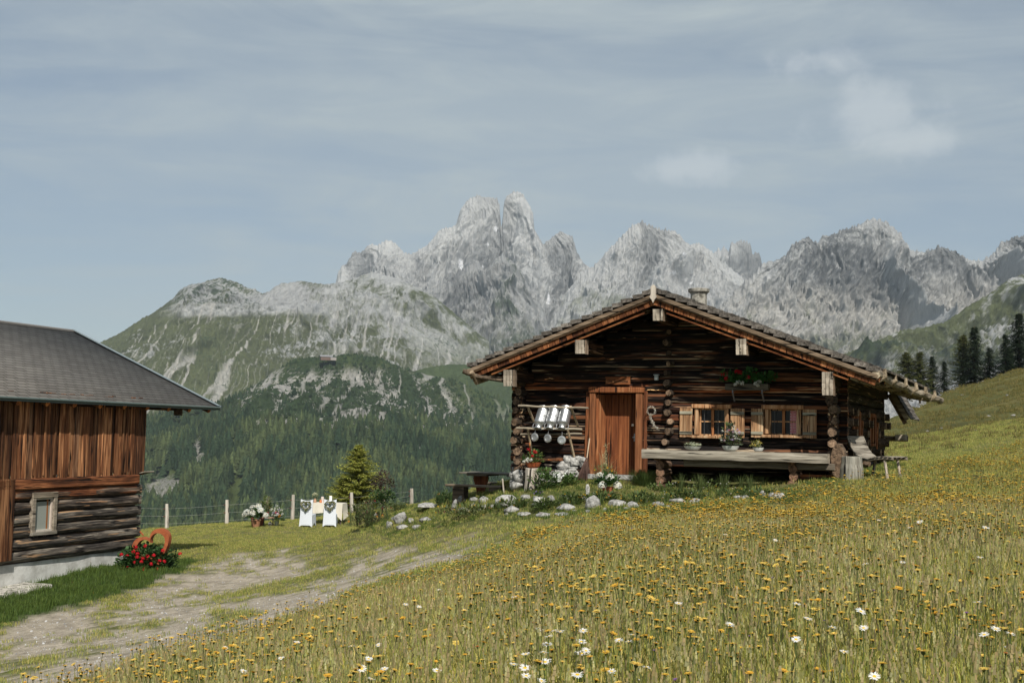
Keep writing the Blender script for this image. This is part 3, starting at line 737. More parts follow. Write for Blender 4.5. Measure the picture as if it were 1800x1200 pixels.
def wall_front():
    mb = MB(); k = 0; z = .0
    openings = [(-.62, .55, -.1, 1.78), (1.66, 2.36, .84, 1.47), (3.11, 3.81, .88, 1.47)]
    zs = []
    while z < RTOP-.35: zs.append(z); z += CH*rl.uniform(.93, 1.07)
    for k, z in enumerate(zs):
        zc = z+CH/2
        if z < .30: a0, b0 = XL, -.62
        else: a0, b0 = XL, XR
        ztop = RTOP-.27
        half = (ztop-(zc+.06))/SLP
        a0 = max(a0-.0, RX-half); b0 = min(b0, RX+half)
        if b0-a0 < .3: continue
        segs = [(a0-(.14 if a0 <= XL+.01 and z < 2.1 else 0), b0+(.16 if b0 >= XR-.01 and z < 2.1 else 0))]
        for (o0, o1, z0, z1) in openings:
            if zc > z0 and zc < z1:
                ns = []
                for s0, s1 in segs:
                    if o1 <= s0 or o0 >= s1: ns.append((s0, s1))
                    else:
                        if o0-s0 > .05: ns.append((s0, o0))
                        if s1-o1 > .05: ns.append((o1, s1))
                segs = ns
        # split long logs so joints vary; tint each
        for s0, s1 in segs:
            tone = rl.uniform(.5, 1.5); warm = rl.choice([0, 0, .25, .5]); lowg = max(0, 1-zc/.75)      # the lowest logs are washed grey by rain
            c = (tone*(1+warm*.5)+lowg*1.2, tone+lowg*1.5, tone*(1-warm*.25)+lowg*1.9)
            n = max(2, int((s1-s0)/.16)); ph = rl.random()*9
            pts = []; rad = []
            for i in range(n+1):
                x = s0+(s1-s0)*i/n
                pts.append((x, .10+.012*math.sin(x*1.7+ph), zc+.008*math.sin(x*1.1+ph*2))); rad.append(CH*.5*(1+.05*math.sin(x*2.3+ph)+rl.uniform(-.03, .03)))
            mb.tube(pts, rad, 10, c, True, squash=(.98, 1.03), rough=.05, sq=.55, endcol=(2.6, 2.4, 2.2))
            if rl.random() < .5 and s1-s0 > 1.2:      # pale checks and patches where the face has split
                xx = rl.uniform(s0+.2, s1-.9)
                mb.tube([(xx+i*.12, -.008, zc+rl.uniform(-.07, -.03)+.01*math.sin(i)) for i in range(rl.randint(4, 12))], rl.uniform(.006, .012), 5, (5, 4.2, 3.0), True, rough=.4)
        # dark chinking behind the joint
        mb.box(((a0+b0)/2, .13, z), (b0-a0-.02, .10, .05), col=(.25, .25, .25)) if not any(z > o[2] and z < o[3] for o in openings) else None
    mb.build('wall', W_DARK, hut)
wall_front()
def inner_void():
    # plank lining just behind the logs keeps daylight from showing through the joints
    mb = MB()
    def slab(x0, x1, z0, z1): mb.box(((x0+x1)/2, .23, (z0+z1)/2), (x1-x0, .04, z1-z0), col=(.4, .4, .4))
    slab(XL+.1, -.62, 0, 2.0); slab(.55, 1.66, .3, 2.0); slab(2.36, 3.11, .3, 2.0); slab(3.81, XR-.1, .3, 2.0)
    slab(-.62, .55, 1.78, 2.0); slab(1.66, 2.36, 1.5, 2.0); slab(3.11, 3.81, 1.5, 2.0); slab(1.66, 2.36, .3, .82); slab(3.11, 3.81, .3, .86)
    mb.add([(XL+.1, .23, 2.0), (XR-.1, .23, 2.0), (RX, .23, RTOP-.3)], [(0, 1, 2)], (.4, .4, .4))
    mb.build('wall_lining', W_DARK, hut)
inner_void()
def wall_side(name, x, y0, y1, s, openings, z0=.0):
    mb = MB(); z = z0
    while z < 2.15:
        zc = z+CH/2; segs = [(y0-.16, y1+.2)]
        for (o0, o1, a, b) in openings:
            if a < zc < b:
                ns = []
                for s0, s1 in segs:
                    if o1 <= s0 or o0 >= s1: ns.append((s0, s1))
                    else: ns += [(s0, o0), (o1, s1)]
                segs = ns
        for s0, s1 in segs:
            tone = rl.uniform(.6, 1.5); n = max(2, int((s1-s0)/.25)); ph = rl.random()*9
            pts = [(x+s*(-.10+.015*math.sin(i*.8+ph)), s0+(s1-s0)*i/n, zc+.01*math.sin(i*.6+ph)) for i in range(n+1)]
            mb.tube(pts, [CH*.5*rl.uniform(.95, 1.05) for _ in pts], 10, (tone, tone, tone), True, rough=.05, sq=.5, endcol=(2.4, 2.2, 2.0))
        z += CH*rl.uniform(.94, 1.06)
    return mb
SWIN = [(1.75, 2.35, .75, 1.45), (4.3, 4.9, .75, 1.45)]
mbs = wall_side('side', XR, .0, LEN, 1, SWIN, .12)
mbs.build('side_wall', W_DARKY, hut)
mb = wall_side('side', XL, .0, LEN, -1, [], .0)
mb.box((XR-.22, LEN/2, 1.2), (.05, LEN-.2, 2.1), col=(.4, .4, .4)); mb.box((XL+.22, LEN/2, 1.2), (.05, LEN-.2, 2.1), col=(.4, .4, .4))
mb.build('rear_side_wall', W_DARKY, hut)
def wall_back():
    mb = MB()
    mb.box(((XL+XR)/2, LEN, 1.05), (XR-XL, .2, 2.2)); mb.add([(XL, LEN, 2.15), (XR, LEN, 2.15), (RX, LEN, RTOP-.3)], [(0, 1, 2), (2, 1, 0)])
    mb.build('back_wall', W_DARK, hut)
wall_back()
# corner joints: the ends of crossing logs stepping out of the wall
def log_ends(x0, dz0, zmax, jit, size, out):
    mb = MB(); z = dz0; i = 0
    while z < zmax:
        w = size*rl.uniform(.8, 1.2); L = out*rl.uniform(.5, 1.25); t_ = rl.uniform(.25, .6)
        xx = x0+rl.uniform(-jit, jit); e_ = rl.uniform(.3, 1.)
        mb.tube([(xx, .12, z), (xx+rl.uniform(-.02, .02), -L*.5, z), (xx+rl.uniform(-.03, .03), -L, z+rl.uniform(-.02, .02))], [w*.5, w*.5, w*.42], 8, (t_, t_, t_), True, rough=.12, sq=.5, endcol=tuple(v*e_ for v in (1.5, 1.35, 1.2)))
        z += CH*rl.uniform(.9, 1.12)
    return mb
mb = log_ends(1.10, .52, 3.1, .05, .15, .15)
mb.build('cross_wall_log_end', W_END, hut)
mb = log_ends(XL+.10, .05, 2.1, .04, .2, .30); mb.build('corner_log_end', W_END, hut)
mb = log_ends(XR-.10, .35, 2.0, .04, .2, .34); mb.build('corner_log_end', W_END, hut)
# ------------------------------------------------------------------ roof
def roof():
    def side(sg, xe):
        mb = MB(); n = max(8, int(abs(xe-RX)/.21)); rr = random.Random(3+sg)
        ang = math.atan(SLP)*sg
        for i in range(n):
            xc = xe+(RX-xe)*(i+.5)/n; zc = roof_z(xc)-.035
            y = YF-.04; y1 = YB
            while y < y1:
                w = rr.uniform(.14, .30) if y > YF else rr.uniform(.25, .32)
                tl = rr.uniform(-.02, .02); c = rr.uniform(.75, 1.3)
                R = Matrix.Rotation(ang-sg*(.13 if y > YF+.3 else .22), 3, 'Y')
                thk = .040 if y > YF+.3 else .08
                mb.box((xc+sg*(.10 if y > YF+.3 else .03)+tl, y+w/2, zc+rr.uniform(-.004, .006)+(.012 if y > YF+.3 else -.002)), (.36 if y > YF+.3 else .225, w-.008, thk), R, (c, c, c*.99), jit=.004)
                y += w
        # battens / underside
        L = math.hypot(xe-RX, SLP*(xe-RX)); cx = (xe+RX)/2
        mb.box((cx, (YF+YB)/2+.05, roof_z(cx)-.085), (L, YB-YF-.12, .03), Matrix.Rotation(ang, 3, 'Y'), (.5, .45, .4))
        return mb
    r = side(-1, XE0).build('roof', W_SHING, hut); r2 = side(1, XE1).build('roof', W_SHING, hut)
    return r2
roof_r = roof()
def ridge_cap():
    mb = MB(); y = YF
    while y < YB:
        for s in (-1, 1): mb.box((RX+s*.085, y+.15, RTOP+.012-.028), (.19, .30, .022), Matrix.Rotation(s*math.atan(SLP), 3, 'Y'), (rl.uniform(.8, 1.3),)*3)
        y += .29
    mb.build('ridge_cap', W_SHING, hut)
    mb = MB()     # carved ridge board on the gable tip
    pr = [(-.055, .06), (0, .10), (.055, .06), (.05, -.10), (.075, -.15), (.03, -.20), (0, -.27), (-.03, -.20), (-.075, -.15), (-.05, -.10)]
    V = [(RX+a, YF-.085, RTOP-.03+b) for a, b in pr]+[(RX+a, YF-.055, RTOP-.03+b) for a, b in pr]; n = len(pr)
    mb.add(V, [tuple(range(n)), tuple(range(n, 2*n))[::-1]]+[(i, i+n, (i+1) % n+n, (i+1) % n) for i in range(n)], (1.2, 1.2, 1.2))
    mb.build('ridge_ornament', W_SHINGZ, hut)
ridge_cap()
def verges():
    for sg, xe in ((-1, XE0), (1, XE1)):
        ang = math.atan(SLP)*sg; L = math.hypot(xe-RX, SLP*(xe-RX)); R = Matrix.Rotation(ang, 3, 'Y'); cx = (xe+RX)/2
        mb = MB(); mb.box((cx, YF-.045, roof_z(cx)-.150), (L, .035, .075), R, (.72, .58, .47), .006)
        mb.box((cx, YF-.018, roof_z(cx)-.195), (L, .04, .05), R, (.6, .40, .28), .006)
        mb.build('verge_board', W_GREY, hut)
        # short cladding shingles nailed to the gable rafter
        mb = MB(); n = int(L/.135); rr = random.Random(9); mb.box((cx, YF+.036, roof_z(cx)-.262), (L*.985, .014, .115), R, (.35, .3, .28))
        for i in range(n):
            f = (i+.5)/n; x = xe+(RX-xe)*f+sg*-.03; c = rr.uniform(.45, 1.25)
            if sg < 0 and rr.random() < .25: continue
            mb.box((x, YF+.02, roof_z(x)-.262), (.125, .02, .125), Matrix.Rotation(ang+rr.uniform(-.03, .03), 3, 'Y') @ Matrix.Rotation(.12, 3, 'X'), (c*1.1, c, c*.9), .003)
        mb.build('rafter_shingle', W_ORZ, hut)
        mb = MB()     # the gable rafter itself and those behind it
        y = YF+.09; k = 0
        while y < YB:
            mb.tube([(RX, y, RTOP-.20), (xe-sg*(0 if k else .0)+sg*.03, y, roof_z(xe)-.20)], .065 if k else .06, 8, (.8, .8, .8), True, rough=.06, sq=.3, endcol=(5, 4.6, 4)); y += .8; k += 1
        mb.build('rafter', W_DARK, hut)
        mb = MB(); mb.box((cx-sg*.15, YF+.06, roof_z(cx)-.345), (L*.82, .03, .03), R, (.7, .55, .4)); mb.build('rafter_batten', W_ORX, hut)
verges()
# purlins with shingled ends
for i, (x, z, h) in enumerate([(-2.02, 2.02, .34), (-.44, 2.63, .28), (1.20, 3.23, .23), (2.88, 2.62, .31), (4.53, 1.98, .44)]):
    mb = MB(); mb.box((x, (YF+YB)/2+.10, z), (.17, YB-YF-.36, .22), col=(1, .8, .7), bev=.02); mb.build('purlin', W_DARKY, hut)
    mb = MB(); n = 3 if i != 4 else 4; zt = z+.14; zb = z+.14-h-(.0)
    for k in range(n):
        zz = zt-(k+.5)*h/n
        for j in range(3):
            c = rl.uniform(.75, 1.15)*(.8 if k == 0 else 1)
            mb.box((x-.07+.07*j, YF+.045-.008*(n-k)+.03*0, zz-.012), (.062, .018, h/n*.97), Matrix.Rotation(.20, 3, 'X') @ Matrix.Rotation(rl.uniform(-.02, .02), 3, 'Y'), (c, c*.96, c*.9), .002)
            mb.box((x+.105, YF+.10+.055*j, zz-.012), (.016, .05, h/n*1.1), None, (c*.6, c*.5, c*.42))
    mb.build('purlin_shingle_cover', W_SHINGZ, hut)
# rafter feet under the right eave, knees that hold the gutter
def eave():
    mb = MB(); y = YF+.15
    xe = XE1
    while y < YB-.1:
        mb.tube([(4.7, y, roof_z(4.7)-.19), (xe+.02, y, roof_z(xe)-.17)], .065, 8, (1.3, 1.2, 1.1), True, rough=.1, endcol=(4.5, 4, 3.4)); y += .8
    mb.build('rafter_foot', W_DARK, hut)
    # long hewn gutter log hanging under the eave, sagging to the rear
    g0 = Vector((5.42, YF-.02, 2.06)); g1 = Vector((5.74, YB+2.0, 1.93))
    mb = MB(); n = 26; pts = [g0.lerp(g1, i/n)+Vector((.02*math.sin(i*.9), 0, -.05*math.sin(math.pi*i/n)+.015*math.sin(i*1.7))) for i in range(n+1)]
    mb.tube(pts, [.085*(1+.12*math.sin(i*2.1)) for i in range(n+1)], 9, (1.0, .93, .82), True, rough=.12, endcol=(1.6, 1.5, 1.3))
    gut = mb.build('gutter', W_GREYY, hut)
    k = 0
    for y in (YF+.25, YF+1.6, 1.9, 3.5, 5.2, 7.0):
        mb = MB(); f = (y-g0.y)/(g1.y-g0.y); p = g0.lerp(g1, f)
        hook = [(4.95, y-.15, 2.02), (5.2, y-.05, 1.93), (p.x-.02, y, p.z-.10), (p.x+.12, y+.04, p.z-.02), (p.x+.11, y+.06, p.z+.12)]
        mb.tube(hook, [.05, .055, .06, .055, .035], 8, (.95, .85, .7), True, rough=.2, endcol=(1.6, 1.5, 1.4))
        mb.build('gutter_hook', W_GREYY, hut)
    mb = MB()    # short left gutter stub
    mb.tube([(-2.1, YF+.3, 1.93), (-2.75, YF+.05, 2.02), (-3.02, YF-.05, 2.12)], [.06, .06, .055], 8, (.5, .42, .36), True, rough=.12, endcol=(1.5, 1.3, 1.1)); mb.tube([(-2.8, YF-.1, 2.1), (-2.78, YF+.15, 1.9), (-2.70, YF+.5, 1.98)], [.05, .065, .05], 8, (.9, .75, .6), True, rough=.2)
    mb.tube([(-2.95, YF+.0, 2.10), (-2.95, YB, 2.05)], .07, 8, (.6, .5, .42), True, rough=.1)
    mb.build('gutter', W_GREYY, hut)
eave()
# lean-to roof at the far right end of the hut
def leanto():
    mb = MB()
    y0, y1 = LEN+.25, LEN+2.2
    a = Vector((4.70, 0, 2.16)); b = Vector((5.10, 0, 1.44)); d = (b-a)
    for i in range(6):
        p = a.lerp(b, (i+.5)/6)
        y = y0-.05
        while y < y1:
            w = rl.uniform(.2, .3); c = rl.uniform(.7, 1.2)
            mb.box((p.x+.03, y+w/2, p.z+.02), (.30, w-.006, .03), Matrix.Rotation(math.atan2(-d.z, d.x)-.08, 3, 'Y'), (c, c, c)); y += w
    mb.build('lean_to_roof', W_SHING, hut)
    mb = MB(); mb.box(((a.x+b.x)/2, y0-.07, (a.z+b.z)/2-.07), (d.length, .03, .11), Matrix.Rotation(math.atan2(-d.z, d.x), 3, 'Y'), (1, .9, .75)); mb.box(((a.x+b.x)/2-.06, y0+.1, (a.z+b.z)/2-.16), (d.length, .06, .10), Matrix.Rotation(math.atan2(-d.z, d.x), 3, 'Y'), (.7, .5, .35))
    mb.build('lean_to_verge', W_GREY, hut)
    mb = MB(); mb.box((4.95, y0+.0, .93), (.26, .5, .14), col=(1, .95, .9), bev=.01); mb.tube([(3.9, y0+.1, .9), (5.1, y0+.1, .9)], .07, 8, (.7, .6, .5)); mb.tube([(4.3, y0+.12, -.1), (4.3, y0+.12, 1.8)], .08, 8, (.5, .4, .35))
    mb.box((3.0, (y0+y1)/2, .8), (2.2, 1.6, 2.2), col=(.4, .35, .3))
    mb.build('lean_to_frame', W_GREY, hut)
leanto()
# chimney
mb = MB(); cx, cy = 1.29, 1.6
mb.lathe((cx, cy, 0), [(.19, 3.1), (.185, 3.5), (.18, 3.96), (.20, 3.99), (.235, 4.01), (.24, 4.07), (.20, 4.085), (.02, 4.09)], 14, (.9, .87, .8))
mb.build('chimney', MT['stone'], hut, smooth=False)
# ------------------------------------------------------------------ door
def door():
    mb = MB()
    for (x, w, y, c) in ((-.555, .13, -.0, 1.1), (.475, .15, -.0, .95)):
        mb.box((x, y+.13, .86), (w, .42, 1.78), None, (c, c, c), .012)
    mb.box((-.03, .12, 1.785), (1.22, .46, .12), None, (1.1, 1., .9), .015)
    mb.box((-.455, .18, .86), (.08, .34, 1.68), Matrix.Rotation(-.16, 3, 'Z'), (1.35, 1.25, 1.15), .01)
    fr = mb.build('door_frame', W_ORZ, hut)
    mb = MB(); mb.box((-.69, .03, .9), (.075, .10, 1.72), Matrix.Rotation(.02, 3, 'Y'), (.9, .8, .75), .01); mb.box((.60, .03, .9), (.07, .10, 1.74), None, (.7, .62, .6), .01); mb.build('door_trim_board', W_ORZ, hut)
    mb = MB(); x = -.47
    for w in (.20, .17, .19, .16, .20):
        c = rl.uniform(.8, 1.2); mb.box((x+w/2, .355, .86), (w-.006, .04, 1.70), None, (c*1.05, c, c*.95), .004); x += w
    d = mb.build('door', W_DOOR, hut)
    mb = MB(); mb.tube([(.25, .33, .80), (.25, .26, .80), (.34, .26, .815)], .012, 6, (.4, .4, .42)); mb.box((.27, .328, .80), (.04, .012, .16), None, (.3, .3, .3)); mb.build('handle', MT['iron'], d)
    mb = MB(); mb.box((.22, .328, 1.06), (.05, .012, .05), None, (.7, .6, .5)); mb.build('lock_plate', MT['paint'], d)
    mb = MB(); mb.box((0, .0, -.04), (1.2, .5, .10), None, (1, 1, 1), .02, jit=.01); mb.build('door_sill', MT['stone'], hut)
door()
# ------------------------------------------------------------------ front windows and shutters
def window(x0, x1, z0, z1, curtain, Mx=None, par=None, side=False):
    """frame outer size; built in the wall plane y=0"""
    M_ = Mx
    def bld(mb, n, m, p): return mb.build(n, m, p, M=M_)
    mb = MB(); cx, cz = (x0+x1)/2, (z0+z1)/2; w, h = x1-x0, z1-z0
    mb.box((cx, .0, z1-.035), (w+.12, .16, .085), None, (1.05, .85, .7), .01)
    mb.box((cx, -.01, z0+.02), (w+.10, .20, .06), None, (1.0, .95, .9), .01)
    for x in (x0+.035, x1-.035): mb.box((x, .03, cz), (.075, .14, h-.13), None, (1.1, 1.05, 1), .008)
    win = bld(mb, 'window', W_SHUT if not side else W_ORZ, par)
    mb = MB(); gx0, gx1, g0, g1 = x0+.075, x1-.075, z0+.05, z1-.075
    c = (1.5, 1.45, 1.35)
    for x in (gx0+.015, gx1-.015): mb.box((x, .09, (g0+g1)/2), (.03, .03, g1-g0), None, c)
    mb.box(((gx0+gx1)/2, .08, (g0+g1)/2), (.05, .05, g1-g0-.002), None, (1, .7, .5))
    for z in (g0+.015, (g0+g1)/2+.01, g1-.015): mb.box(((gx0+gx1)/2, .093, z), (gx1-gx0-.004, .026, .024), None, c)
    bld(mb, 'sash', W_SHUT, win)
    mb = MB(); mb.box(((gx0+gx1)/2, .115, (g0+g1)/2), (gx1-gx0, .008, g1-g0)); bld(mb, 'pane', MT['glass'], win)
    mb = MB()
    for f in (.2, .73): mb.tube([(gx0+(gx1-gx0)*f, .035, z0+.03), (gx0+(gx1-gx0)*f, .035, z1-.05)], .005, 6, (.1, .1, .1))
    bld(mb, 'iron_bar', MT['iron'], win)
    if curtain:
        mb = MB(); xs = np.linspace(gx1-.16, gx1-.02, 12); zs_ = np.linspace(g0+.03, g1-.02, 18)
        for i in range(11):
            for j in range(17):
                cc = (.62, .10, .14) if (i+j) % 2 else (.72, .42, .44)
                if i % 2 == 0 and j % 2 == 0: cc = (.75, .68, .66)
                yo = .104+.004*math.sin(i*1.7); y2 = .104+.004*math.sin((i+1)*1.7)
                mb.add([(xs[i], yo, zs_[j]), (xs[i+1], y2, zs_[j]), (xs[i+1], y2, zs_[j+1]), (xs[i], yo, zs_[j+1])], [(0, 1, 2, 3)], cc)
        part(bld(mb, 'curtain', MT['cloth'], win), 'red and white checked curtain')
    return win
window(1.66, 2.36, .82, 1.50, False, None, hut)
window(3.10, 3.82, .86, 1.50, True, None, hut)
def shutter(x0, x1, z0, z1, M_=None):
    mb = MB(); n = 4; w = (x1-x0)/n
    for i in range(n):
        c = rl.uniform(.85, 1.2); mb.box((x0+(i+.5)*w, -.055, (z0+z1)/2+rl.uniform(-.006, .006)), (w-.006, .022, z1-z0), None, (c, c*.97, c*.93), .003)
    s = mb.build('shutter', W_SHUT, hut, M=M_)
    mb = MB()
    for z in (z1-.10, z0+.09): mb = MB(); mb.box(((x0+x1)/2, -.078, z), (x1-x0-.01, .022, .06), None, (1.15, 1.2, 1.1), .004); mb.build('ledge', W_GREY, s, M=M_)
    return s
shutter(1.35, 1.62, .83, 1.43); shutter(2.41, 2.70, .84, 1.43); shutter(2.83, 3.08, .85, 1.43); shutter(3.86, 4.14, .86, 1.43)
# side-wall windows: same window turned on to the right wall
SM = Matrix.Translation((XR+.01, 0, 0)) @ Matrix.Rotation(math.pi/2, 4, 'Z')
for (a, b) in ((1.75, 2.35), (4.3, 4.9)):
    window(a, b, .72, 1.45, False, SM, hut, True)
    mb = MB(); mb.box((a-.16, -.05, 1.08), (.2, .03, .70), None, (1.1, 1, 1), .004); mb.box((b+.16, -.05, 1.08), (.2, .03, .70), None, (1, .9, .9), .004); mb.box(((a+b)/2-.05, -.16, .95), (.09, .03, .62), Matrix.Rotation(.3, 3, 'Y'), (1.3, 1.2, 1.1)); mb.build('side_shutter', W_ORZ, hut, M=SM)
# stubs and pegs on the side wall
mb = MB()
for y in (.5, 1.3, 2.9, 3.5, 5.4, 6.1, 6.8):
    z = .35
    while z < 1.5:
        if rl.random() < .75:
            t_ = rl.uniform(.4, .9); mb.tube([(XR-.05, y, z), (XR+rl.uniform(.10, .22), y+rl.uniform(-.03, .03), z)], CH*.42, 8, (t_, t_*.95, t_*.9), True, rough=.12, sq=.5, endcol=(1.3, 1.15, 1.0))
        z += CH
mb.build('cross_wall_log_end', W_END, hut)
# substructure: sill beams, piles, dark space under the floor, stones
mb = MB()
mb.box((2.6, .22, .27), (4.1, .26, .12), None, (.8, .75, .7), .02); mb.box((3.9, -.02, .30), (1.35, .2, .13), None, (1.4, 1.3, 1.2), .02)
mb.box((4.15, -.22, .09), (1.0, .16, .12), None, (2.0, 1.8, 1.6), .02)
mb.build('sill_beam', W_DARK, hut)
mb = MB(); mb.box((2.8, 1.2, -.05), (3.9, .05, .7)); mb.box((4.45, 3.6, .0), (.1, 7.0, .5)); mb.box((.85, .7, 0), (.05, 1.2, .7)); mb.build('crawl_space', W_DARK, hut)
for (x, z0, z1, y) in ((1.08, -.28, .40, -.42), (3.78, -.28, .40, -.42), (4.5, .0, .42, .05)):
    mb = MB(); z = z0
    while z < z1-.05:
        mb.tube([(x+rl.uniform(-.03, .03)-.02, y-.14, z+.075), (x, y+.5, z+.075)], [.088, .085], 9, (.7, .6, .55), True, rough=.1, sq=.5, endcol=(1.3, 1.0, .85)); z += .155
    mb.build('support_pile', W_END, hut)
mb = MB(); rr = random.Random(4)
for i in range(26):
    x = rr.uniform(-1.25, -.72); z = rr.uniform(-.02, .34); mb.ball((x, -.04+rr.uniform(-.04, .05), z), rr.uniform(.06, .115), 7, (rr.uniform(1.1, 1.45),)*3, (1.2, .7, .85), .18)
for i in range(30):
    x = rr.uniform(XL-.1, -1.2); mb.ball((x, .06+rr.uniform(-.04, .05), rr.uniform(-.25, .05)), rr.uniform(.08, .14), 7, (rr.uniform(.8, 1.2),)*3, (1.2, .7, .85), .18)
mb.build('rubble_foundation', MT['stone'], hut)
# small grey fitting on the wall above the door corner
o = MB(); o.box((0, 0, 0), (.085, .07, .10), None, (.35, .38, .38), .012); o.box((0, -.005, .062), (.11, .09, .02), None, (.4, .43, .43), .006); o.box((0, -.037, -.02), (.06, .006, .045), None, (.6, .62, .6))
p = hl(1154, 664, -.06); lo = o.build('wall_lamp', MT['paint'], None, M=Matrix.Rotation(-A_H, 4, 'Z')); lo.location = HM @ p
tag(lo, 'small grey box lamp on the dark logs right above the door', 'lamp')
# ------------------------------------------------------------------ name board over the door
def sign():
    p = HM @ Vector((.0, -.045, 1.98)); M_ = Matrix.Translation(p) @ Matrix.Rotation(-A_H, 4, 'Z')
    s = thing('name_board', 'small carved wooden name board above the hut door', 'sign', M=M_)
    mb = MB(); mb.box((0, 0, 0), (.54, .03, .15), None, (1.05, .95, .85), .006)
    for z in (-.07, .07): mb.box((0, -.018, z), (.55, .012, .014), None, (1.5, 1.2, .9))
    mb.build('board', W_ORX, s)
    cu = bpy.data.curves.new('lettering', 'FONT'); cu.body = 'Die Sennhütte'; cu.size = .088; cu.align_x = 'CENTER'; cu.align_y = 'CENTER'; cu.extrude = .003
    tmp = bpy.data.objects.new('lettering', cu); COL.objects.link(tmp)
    dg = bpy.context.evaluated_depsgraph_get(); me = bpy.data.meshes.new_from_object(tmp.evaluated_get(dg)); bpy.data.objects.remove(tmp)
    lt = bpy.data.objects.new('lettering', me); COL.objects.link(lt); me.materials.clear(); me.materials.append(MT['dark'])
    lt.parent = s; lt.location = (0, -.019, -.01); lt.rotation_euler = (math.pi/2, 0, 0); lt.scale = (.88, .88, .88)
sign()
# ================================================================== barn on the left
def barn():
    B = math.radians(70.8)
    corner = PV(236, 985, 32.3)                     # foot of the right-hand wall corner
    z0 = corner.z
    # local frame: X runs along the wall from the corner towards the viewer, Y points out of the wall, Z up
    X = Vector((-math.cos(B), -math.sin(B), 0)); Yo = Vector((math.sin(B), -math.cos(B), 0))
    M_ = Matrix(((X.x, Yo.x, 0, corner.x), (X.y, Yo.y, 0, corner.y), (0, 0, 1, z0), (0, 0, 0, 1)))
    # mirrored frame is fine for a mesh, so build in a right-handed one: flip X
    Xr = -X; M_ = Matrix(((Xr.x, Yo.x*-1, 0, corner.x), (Xr.y, Yo.y*-1, 0, corner.y), (0, 0, 1, z0), (0, 0, 0, 1)))
    inv = M_.inverted()
    def on(px, py, ly):         # pixel -> local, on the plane y = ly (negative y is outside)
        v = CM.to_3x3() @ Vector(((px-900)/F, (600-py)/F, -1)); n = M_.to_3x3() @ Vector((0, 1, 0))
        o = corner+n*ly; return inv @ (v*(o.dot(n)/v.dot(n)))
    def onx(px, py, lx):
        v = CM.to_3x3() @ Vector(((px-900)/F, (600-py)/F, -1)); n = M_.to_3x3() @ Vector((1, 0, 0))
        o = corner+n*lx; return inv @ (v*(o.dot(n)/v.dot(n)))
    b = thing('barn', 'barn with dark shingle roof, vertical boards above grey logs', 'barn', M=M_)
    ev = on(385, 716, -.45); rd = onx(130, 583, ev.x)
    ez, xr = ev.z, ev.x
    print('barn eave', ev, 'ridge', rd, 'sid', on(236, 828, 0), on(2, 834, 0), on(212, 968, 0), on(60, 870, 0), on(90, 940, 0), on(0, 696, -.85))
    xn = -16.0                  # near end, far outside the frame
    wallb = M_.to_3x3() @ Vector((1, 0, 0))
    zs = on(236, 829, 0).z       # boards end here
    # foundation
    t = NT('lime_plaster'); n = t.noise(t.mapping((2, 2, 2)), 1, 8, .65); n2 = t.noise(t.mapping((14, 14, 14)), 1, 5)
    c = t.mix(t.rng(n, .4, .65), (.60, .60, .575), (.40, .395, .37)); c = t.mix(t.rng(n2, .6, .75, 0, .5), c, (.26, .25, .22)); t.bump(n2, .4, .02)
    plaster = t.done(c, .92, .15)
    fz = .31
    mb = MB(); mb.box(((xn-.15)/2, .25, fz/2-.55), (-.15-xn, .5, fz+1.1), None, (1, 1, 1), .02)
    mb.build('foundation', plaster, b)
    rb = random.Random(12)
    wx = on(48, 900, 0).x, on(91, 900, 0).x
    zw0, zw1 = on(66, 934, 0).z, on(66, 874, 0).z
    WO = (wx[0], wx[1], zw0, zw1); door_x = on(15, 900, 0).x
    mb = MB(); z = fz; ch = (zs-.30-fz)/6.0
    while z < zs-.32:
        zc = z+ch/2; segs = [(xn, -.05)]
        if WO[2] < zc < WO[3]: segs = [(xn, WO[0]), (WO[1], -.05)]
        for s0, s1 in segs:
            c_ = rb.uniform(.75, 1.35); warm = max(0, (zc-1.35)*.6); n = max(2, int((s1-s0)/.3)); ph = rb.random()*9
            mb.tube([(s0+(s1-s0)*i/n, .02+.015*math.sin(i*.7+ph), zc+.012*math.sin(i*.5+ph)) for i in range(n+1)], [ch*.5*(1+.05*math.sin(i*1.3+ph)) for i in range(n+1)], 10, (c_*(1+warm), c_, c_*(1-warm*.4)), True, rough=.04, sq=.35, squash=(1.0, 1.0))
            mb.box(((s0+s1)/2, .06, z), (s1-s0-.02, .1, .05), None, (.35, .3, .3))
        z += ch
    mb.box(((xn-.06)/2, .14, (fz+zs)/2), (-xn-.1, .02, zs-fz)) if False else None
    WB = wood('barn_log', 0, (.014, .012, .011), (.075, .064, .054), (.24, .21, .17), .42, .62, streak=(.36, .22, .12))
    mb.build('log_wall', WB, b)
    mb = MB(); mb.box(((xn-.2)/2, -.02, zs-.18), (-xn+.0, .26, .24), None, (1.35, 1.0, .75), .03); mb.box(((xn-.2)/2, .0, zs-.42), (-xn-.05, .2, .2), None, (1.2, .85, .65), .03)
    mb.build('tie_beam', wood('tie_beam_wood', 0, (.02, .010, .006), (.11, .05, .026), (.33, .18, .10), .38, .62), b)
    mb = MB(); z = fz
    while z < zs-.35:
        for (yy, s) in ((.0, 1),):
            mb.box((.12+rb.uniform(-.02, .02), .10, z+ch/2), (.22, .22, ch-.03), None, (rb.uniform(.9, 1.3),)*3, .03)
            mb.box((.0, 2.5, z+ch/2), (.18, 5.0, ch-.03), None, (rb.uniform(.9, 1.3),)*3, .03)
        z += ch
    mb.build('corner_log_end', WB, b)
    mb = MB(); mb.box((.10, -.10, zs-.03), (.40, .34, .025), Matrix.Rotation(-.25, 3, 'X'), (1, 1, 1)); mb.build('corner_cap_board', W_GREY, b)
    # vertical boards
    mb = MB(); x = .12; ztop = ez+.12
